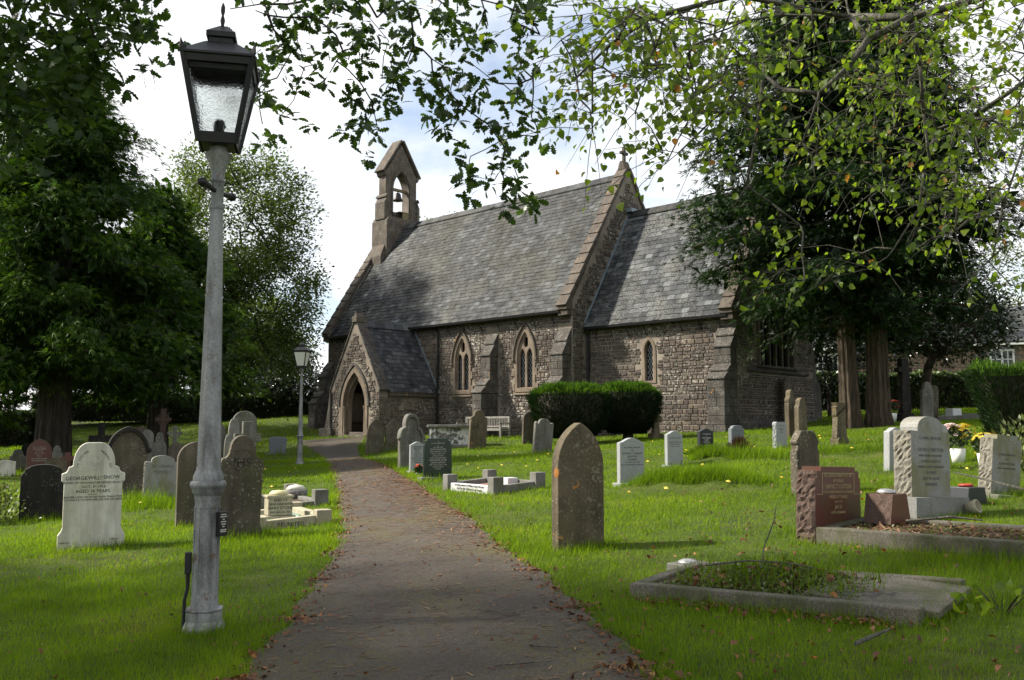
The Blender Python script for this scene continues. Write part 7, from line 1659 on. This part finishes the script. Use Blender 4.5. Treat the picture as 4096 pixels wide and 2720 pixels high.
    # heaps of long uncut grass on the old grave mounds
    for mx, my, rx, ry, a_, cnt, hm in ((2.75, 13.75, 1.0, .40, -.55, 9000, .17), (4.55, 18.3, .95, .42, -.5, 5200, .15), (3.95, 18.6, .4, .36, 0, 2600, .20), (6.6, 17.7, 1.1, .4, -.5, 2600, .11), (-6.0, 15.6, 1.0, .45, -.5, 3000, .13)):
        rr_ = np.sqrt(rs.rand(cnt)); th_ = rs.uniform(0, 2 * math.pi, cnt); wob_ = 1 + .15 * np.sin(th_ * 3 + mx) + .1 * np.sin(th_ * 7)
        u_, v_ = rx * rr_ * np.cos(th_) * wob_, ry * rr_ * np.sin(th_) * wob_; x_ = mx + u_ * math.cos(a_) - v_ * math.sin(a_); y_ = my + u_ * math.sin(a_) + v_ * math.cos(a_)
        P_.append(np.stack([x_, y_, T(x_, y_) - .004], 1)); H_.append(hm * rs.uniform(.45, 1.25, cnt) * (1 - .45 * rr_ ** 3)); W_.append(np.full(cnt, .0075)); T_.append(np.clip(.5 * rs.rand(cnt) + .18 * np.sin(x_ * 5) * np.sin(y_ * 6), 0, 1))
    # scattered coarser tufts and stray long blades
    nt = 1500; tx = rs.uniform(-1, 1, nt); ty = 4 + 20 * rs.rand(nt) ** 1.5; tx = tx * (.585 * ty + .6); ok = (path_d(tx, ty) < -.02) & bed_ok(tx, ty); tx, ty = tx[ok], ty[ok]
    kx = 34; bx_ = np.repeat(tx, kx) + rs.randn(len(tx) * kx) * np.repeat(rs.uniform(.02, .06, len(tx)), kx) * np.sqrt(np.repeat(ty, kx) / 8); by2 = np.repeat(ty, kx) + rs.randn(len(tx) * kx) * .035
    P_.append(np.stack([bx_, by2, T(bx_, by2) - .004], 1)); H_.append(np.repeat(rs.uniform(.04, .085, len(tx)), kx) * rs.uniform(.5, 1.2, len(bx_))); W_.append(.0035 * np.clip(by2 / 7, .8, 3)); T_.append(np.clip(np.repeat(rs.uniform(.0, .45, len(tx)), kx) + .25 * rs.rand(len(bx_)), 0, 1))
    P_, H_, W_, T_ = np.concatenate(P_), np.concatenate(H_), np.concatenate(W_), np.concatenate(T_)
    n = len(P_); a = rs.uniform(0, 2 * math.pi, n); d = np.stack([np.cos(a), np.sin(a), np.zeros(n)], 1); s = np.stack([-np.sin(a), np.cos(a), np.zeros(n)], 1) * W_[:, None] / 2
    lean = d * (H_ * rs.uniform(.15, .75, n))[:, None]; up = np.array([0, 0, 1.0])[None]
    mid = P_ + lean * .35 + up * (H_ * .62)[:, None]; tip = P_ + lean + up * (H_ * rs.uniform(.8, 1.05, n))[:, None]
    V = np.stack([P_ - s, P_ + s, tip], 1)
    me = np_mesh('grass', V.reshape(-1, 3), np.arange(n * 3).reshape(n, 3), M['grass'], T_)
    tag(link(bpy.data.objects.new('grass', me)), 'short green grass with longer tufts around the graves', kind='stuff')
    print('blades', n)
grass()

def litter():
    rs = np.random.RandomState(9)
    pos = []; 
    def put(x, y, z=.02): pos.append(np.stack([x, y, T(x, y) + z], 1))
    # along both path edges
    for side in (0, 1):
        n = 1000; y = 4 + 24 * rs.rand(n) ** 1.7; y = y + .25 * np.sin(y * 4.3 + side); e = np.interp(y, PY, PL if side == 0 else PR); x = e + rs.randn(n) * .085 + (.05 if side == 0 else -.05); put(x, y, .03)
    n = 240; y = 4 + 22 * rs.rand(n) ** 1.7; x = rs.uniform(-.56, .56, n) * y; k = path_d(x, y) < -.1; put(x[k], y[k], .035)
    n = 260; x = rs.uniform(.6, 4.4, n); y = rs.uniform(4.3, 9.2, n); put(x, y, .035)
    n = 160; x = rs.uniform(2.2, 5.4, n); y = rs.uniform(9.0, 13, n); put(x, y, .035)
    n = 150; t = rs.rand(n); x = .89 + 1.4 * t + rs.randn(n) * .07 - .08; y = 6.59 - 1.2 * t + rs.randn(n) * .07 - .1; put(x, y, .035)
    n = 45; y = rs.uniform(3.9, 9, n); x = np.interp(y, PY, PL) + rs.rand(n) * (np.interp(y, PY, PR) - np.interp(y, PY, PL)); put(x, y, .045)
    nbig = sum(len(q) for q in pos)
    n = 3600; y = 4 + 20 * rs.rand(n) ** 1.4; x = rs.uniform(-.58, .58, n) * y; k = (path_d(x, y) < -.03) & (np.sin(x * 2.1 + y) + np.sin(y * 1.7 - x) + rs.randn(n) * .8 > .2); put(x[k], y[k], .028)
    P = np.concatenate(pos); n = len(P)
    f = unit(rs.randn(n, 3) * [1, 1, .35]); up = unit(rs.randn(n, 3) * .45 + [0, 0, 1])
    tm = strip_leaf([(0, .02), (.2, .26), (.45, .36), (.7, .25), (.9, .1), (1, .01)], .55, .5)
    me = scatter('fallen_leaves', tm[0], tm[1], P, f, up, np.where(np.arange(n) < nbig, rs.uniform(.02, .05, n), rs.uniform(.010, .026, n)), M['litter'], rs.beta(1.6, 1.8, n)); tag(link(bpy.data.objects.new('fallen_leaves', me)), 'brown and orange fallen leaves on grass and path edges', kind='stuff')
    # conifer needles and small twigs on the path
    pos = []
    for n, y0, y1 in ((1100, 3.8, 9), (3200, 9, 19), (1300, 19, 30)):
        y = rs.uniform(y0, y1, n); l = np.interp(y, PY, PL); r = np.interp(y, PY, PR); t = rs.beta(.8, .8, n)
        if y0 > 8: t = np.where(rs.rand(n) < .5, rs.beta(3, 1, n), t)
        x = l + .05 + (r - l - .1) * t; pos.append(np.stack([x, y, T(x, y) + .037], 1))
    P = np.concatenate(pos); n = len(P); f = unit(rs.randn(n, 3) * [1, .55, .03]); up = np.tile([0, 0, 1.0], (n, 1))
    me = scatter('fallen_needles', [(-.07, 0, 0), (.07, 0, 0), (.05, 1, .06), (-.05, 1, .06)], [(0, 1, 2, 3)], P, f, up, rs.uniform(.03, .10, n) * np.clip(P[:, 1] / 10, .8, 2), M['needle'], rs.rand(n)); tag(link(bpy.data.objects.new('fallen_needles', me)), 'brown conifer needles and bits of twig scattered on the path', kind='stuff')
    # dandelion-like yellow flowers in the lawn
    n = 90; x = rs.uniform(-7, 9, n); y = rs.uniform(12, 27, n); k = (path_d(x, y) < -.3) & (np.abs(x) < .5 * y); x, y = x[k], y[k]; n = len(x)
    P = np.stack([x, y, T(x, y) + .06], 1)
    me = scatter('lawn_flowers', [(-.5, -.5, 0), (.5, -.5, 0), (.5, .5, 0), (-.5, .5, 0), (0, 0, .4)], [(0, 1, 4), (1, 2, 4), (2, 3, 4), (3, 0, 4)], P, unit(rs.randn(n, 3) * [1, 1, .1]), np.tile([0, -.3, 1.0], (n, 1)), rs.uniform(.035, .06, n), M['petal_y'], rs.rand(n))
    tag(link(bpy.data.objects.new('lawn_flowers', me)), 'small yellow flowers dotted over the lawn', kind='stuff')
litter()

def plants():
    rs = np.random.RandomState(12)
    # moss and herb mat on the foreground grave
    n = 7500; u = rs.beta(1.5, 1.6, n); v = rs.rand(n); a, b_, d = np.array(lc[0]), np.array(lc[1]), np.array(lc[3])
    u = .06 + .78 * u; xy = a + (b_ - a) * u[:, None] + (d - a) * (.08 + .84 * v)[:, None]
    hump = .10 * np.exp(-((u - .45) / .22) ** 2) * np.sin(np.clip(v, .02, .98) * math.pi)
    z0 = min(Tz(*p) for p in lc); P = np.stack([xy[:, 0], xy[:, 1], np.full(n, z0 + .075) + hump + rs.rand(n) * .035 + (T(xy[:, 0], xy[:, 1]) - z0) * .85], 1)
    sp = ([(-.3, .3, .0), (0, 0, 0), (.3, .3, 0), (0, .8, .25)], [(0, 1, 2, 3)])
    me = scatter('moss_mat', sp[0], sp[1], P, unit(rs.randn(n, 3) * [1, 1, .4] + [0, 0, .3]), unit(rs.randn(n, 3) * .6 + [0, 0, 1]), rs.uniform(.014, .04, n), M['moss'], rs.rand(n))
    o = link(bpy.data.objects.new('moss_mat', me), lg); o.matrix_local = Matrix.Translation(lg.location).inverted(); tag(o, kind='stuff')
    m = 130; k = rs.choice(n, m); tm = strip_leaf([(0, .02), (.2, .3), (.5, .36), (.8, .2), (1, .01)], .6, .5)
    me = scatter('leaf_litter', tm[0], tm[1], P[k] + [0, 0, .02], unit(rs.randn(m, 3) * [1, 1, .4]), unit(rs.randn(m, 3) * .6 + [0, 0, 1]), rs.uniform(.03, .065, m), M['litter'], rs.beta(1.3, 2, m))
    o = link(bpy.data.objects.new('leaf_litter', me), lg); o.matrix_local = Matrix.Translation(lg.location).inverted(); tag(o, kind='stuff')
    m = 700; k = rs.choice(n, m); hgt = rs.uniform(.05, .13, m)
    me = scatter('grass_sprigs', SPRIG[0], SPRIG[1], P[k], unit(rs.randn(m, 3) * .4 + [0, 0, 1]), unit(rs.randn(m, 3)), np.stack([hgt * .5, hgt, hgt * .5], 1), M['grass'], rs.rand(m) * .7)
    o = link(bpy.data.objects.new('grass_sprigs', me), lg); o.matrix_local = Matrix.Translation(lg.location).inverted(); tag(o, kind='stuff')
    # litter and moss on the bed of the red grave
    q4 = [np.array([p[0], p[1]]) for p in c]; m = 1500; uu, vv = rs.rand(m, 1), .08 + .84 * rs.rand(m, 1); xy = (q4[0] * (1 - uu) + q4[1] * uu) * (1 - vv) + (q4[3] * (1 - uu) + q4[2] * uu) * vv
    zb = min(Tz(*p) for p in c) + .122; zz = zb + (T(xy[:, 0], xy[:, 1]) - zb + .122) * .9
    Pr = np.stack([xy[:, 0], xy[:, 1], np.maximum(zz, zb)], 1); dead = rs.rand(m) < .5
    me = scatter('needle_litter', [(-.08, 0, 0), (.08, 0, 0), (.06, 1, .1), (-.06, 1, .1)], [(0, 1, 2, 3)], Pr[dead], unit(rs.randn(dead.sum(), 3) * [1, 1, .1]), np.tile([0, 0, 1.0], (dead.sum(), 1)), rs.uniform(.05, .13, dead.sum()), M['needle'], rs.rand(dead.sum()))
    tag(link(bpy.data.objects.new('needle_litter', me)), 'brown needles and moss lying on the kerbed bed before the red headstone', kind='stuff')
    me = scatter('moss_patch', sp[0], sp[1], Pr[~dead], unit(rs.randn((~dead).sum(), 3) * [1, 1, .4] + [0, 0, .3]), unit(rs.randn((~dead).sum(), 3) * .6 + [0, 0, 1]), rs.uniform(.015, .04, (~dead).sum()), M['moss'], rs.rand((~dead).sum()))
    tag(link(bpy.data.objects.new('moss_patch', me)), 'yellow-green moss spread over the kerbed bed before the red headstone', kind='stuff')
    # twigs and sticks
    def stick(label, pts, r, name='fallen_twig'):
        b = MB(); p0 = pts[0]; z = Tz(p0[0], p0[1]); b.tube([(x - p0[0], y - p0[1], Tz(x, y) - z + dz) for x, y, dz in pts], [r] * (len(pts) - 1) + [r * .5], 5)
        o = b.build(name, M['bark_lime'], None); o.location = (p0[0], p0[1], z); tag(o, label, 'twig', 'fallen twigs'); return o
    stick('short dead twig lying in the grass below the foreground grave', [(1.78, 4.92, .05), (1.9, 5.0, .06), (2.02, 5.05, .08)], .012)
    stick('thin bare twig sticking up out of the foreground grave', [(1.72, 6.5, .1), (1.75, 6.52, .3), (1.82, 6.5, .48), (1.84, 6.52, .58)], .005)
    stick('long bent twig lying across the foreground grave', [(1.35, 6.55, .2), (1.6, 6.4, .24), (1.85, 6.35, .22), (2.0, 6.2, .2)], .007)
    stick('forked dead branch lying in the grass at the right edge', [(5.5, 9.3, .08), (5.15, 9.5, .22), (4.95, 9.9, .3), (4.8, 10.1, .35)], .012)
    stick('dead branch on the kerbed bed in front of the red headstone', [(3.45, 8.2, .16), (3.75, 8.0, .2), (4.0, 7.95, .16)], .012)
    stick('curled pale twig lying on the near path', [(-.1, 5.0, .045), (.0, 4.97, .05), (.1, 5.0, .045), (.2, 4.98, .05)], .004)
    stick('dark twig lying on the near path right of centre', [(.1, 5.35, .045), (.25, 5.25, .05)], .007)
    stick('bent twig on the middle of the path', [(.05, 6.15, .045), (-.15, 6.28, .05), (-.22, 6.33, .045)], .005)
    # pots of flowers beyond the tall granite stone
    def pot(label, x, y, r, kinds, s=1.0):
        E = empty('flower_pot', (x, y, Tz(x, y))); tag(E, label, 'flower pot', 'potted flowers on graves')
        MB().lathe([(.07 * s, -.02), (.095 * s, .18 * s), (.085 * s, .18 * s), (.06 * s, .05)], 12).build('pot', M['plastic'], E, smooth=True)
        n = 420; p = unit(rs.randn(n, 3)) * (rs.rand(n, 1) ** .4) * [r * .8, r * .8, r * .7] + [0, 0, .18 * s + r * .65]
        me = scatter('leaves', SIMPLE[0], SIMPLE[1], p, unit(p - [0, 0, .15] + rs.randn(n, 3) * .1), unit(rs.randn(n, 3)), rs.uniform(.05, .08, n), M['hedge'], rs.rand(n) * .5); link(bpy.data.objects.new('leaves', me), E)
        for mt, k, ctr, sd in kinds:
            q = unit(rs.randn(k, 3) + [0, -.2, .9]) * [r * sd, r * sd, r * .55] + [ctr, 0, .18 * s + r * .95]
            pet = []; 
            tv = []; tf = []
            for j in range(9):
                a = j * 2 * math.pi / 9; i0 = len(tv); tv += [(0, 0, 0), (.45 * math.cos(a - .3), .45 * math.sin(a - .3), .12), (.6 * math.cos(a), .6 * math.sin(a), .16), (.45 * math.cos(a + .3), .45 * math.sin(a + .3), .12)]; tf.append((i0, i0 + 1, i0 + 2, i0 + 3))
            nn = unit(q - [0, 0, .2]); me = scatter('blooms', tv, tf, q, unit(np.cross(nn, rs.randn(k, 3))), nn, rs.uniform(.06, .085, k), M[mt], rs.rand(k)); tag(link(bpy.data.objects.new('blooms', me), E), kind='stuff')
    pot('white pot of pink and yellow chrysanthemums behind the tall granite stone', 7.1, 14.8, .26, [('petal_p', 42, -.11, .6), ('petal_y', 48, .10, .7)], 1.25)
    pot('white pot of yellow flowers left behind the leaning granite stone', 7.0, 13.75, .2, [('petal_y', 34, 0, .8), ('petal_r', 4, .12, .3)], 1.2)
    pot('small pink flowers at the foot of the dark green polished headstone', -2.0, 20.0, .1, [('petal_r', 10, 0, .7)], .4)
    # bedding flowers beside the dark cross
    pot('orange-red flowers beside the dark cross monument', 12.4, 30.2, .3, [('petal_r', 26, 0, .8)], 1.6)
    # low clump plants
    def clump(name, label, x, y, r, h, n, mat, tmpl, size, cat='plant', tint=(0, 1)):
        E = tag(empty(name, (x, y, Tz(x, y))), label, cat, 'plants on graves')
        p = rs.randn(n, 3) * [r * .45, r * .45, 0] + [0, 0, 0]; rad = np.linalg.norm(p[:, :2], axis=1)
        p[:, 2] = rs.rand(n) * h * np.clip(1 - (rad / r) ** 2 * .6, .15, 1)
        f = unit(p * [1.2, 1.2, .2] / r + rs.randn(n, 3) * .35 + [0, 0, .9])
        me = scatter('foliage', tmpl[0], tmpl[1], p, f, unit(rs.randn(n, 3)), size * rs.uniform(.6, 1.3, n), M[mat], tint[0] + (tint[1] - tint[0]) * rs.rand(n)); link(bpy.data.objects.new('foliage', me), E)
        st = MB()
        for i in range(10): a = rs.uniform(0, 6.28); st.tube([(0, 0, -.03), (math.cos(a) * r * .3, math.sin(a) * r * .3, h * .5), (math.cos(a) * r * .5, math.sin(a) * r * .5, h * .85)], [.006, .004, .002], 3)
        st.build('stems', M['bark_dark'], E)
    clump('heather_plant', 'tall grassy clump on the mound before the black headstone', 4.0, 18.9, .34, .16, 900, 'grass', SPRIG, .11, tint=(0, .5))
    clump('heather_plant', 'dark purple heather beside the blue-grey headstone', 5.05, 20.6, .26, .30, 500, 'litter', SPRIG, .12, tint=(0, .12))
    clump('rose_bush', 'straggling rose bush behind the leaning granite stone', 7.15, 13.0, .5, .75, 420, 'moss', SIMPLE, .09)
    clump('rose_bush', 'low leafy shrub with pale leaves cut by the left edge', -8.1, 14.4, .55, .7, 900, 'moss', SIMPLE, .08)
    clump('weed_plant', 'tall broad-leaved weeds at the foot of the foreground grave', 2.85, 5.5, .3, .16, 34, 'limeleaf', LIMELEAF, .055, tint=(.2, .7))
plants()
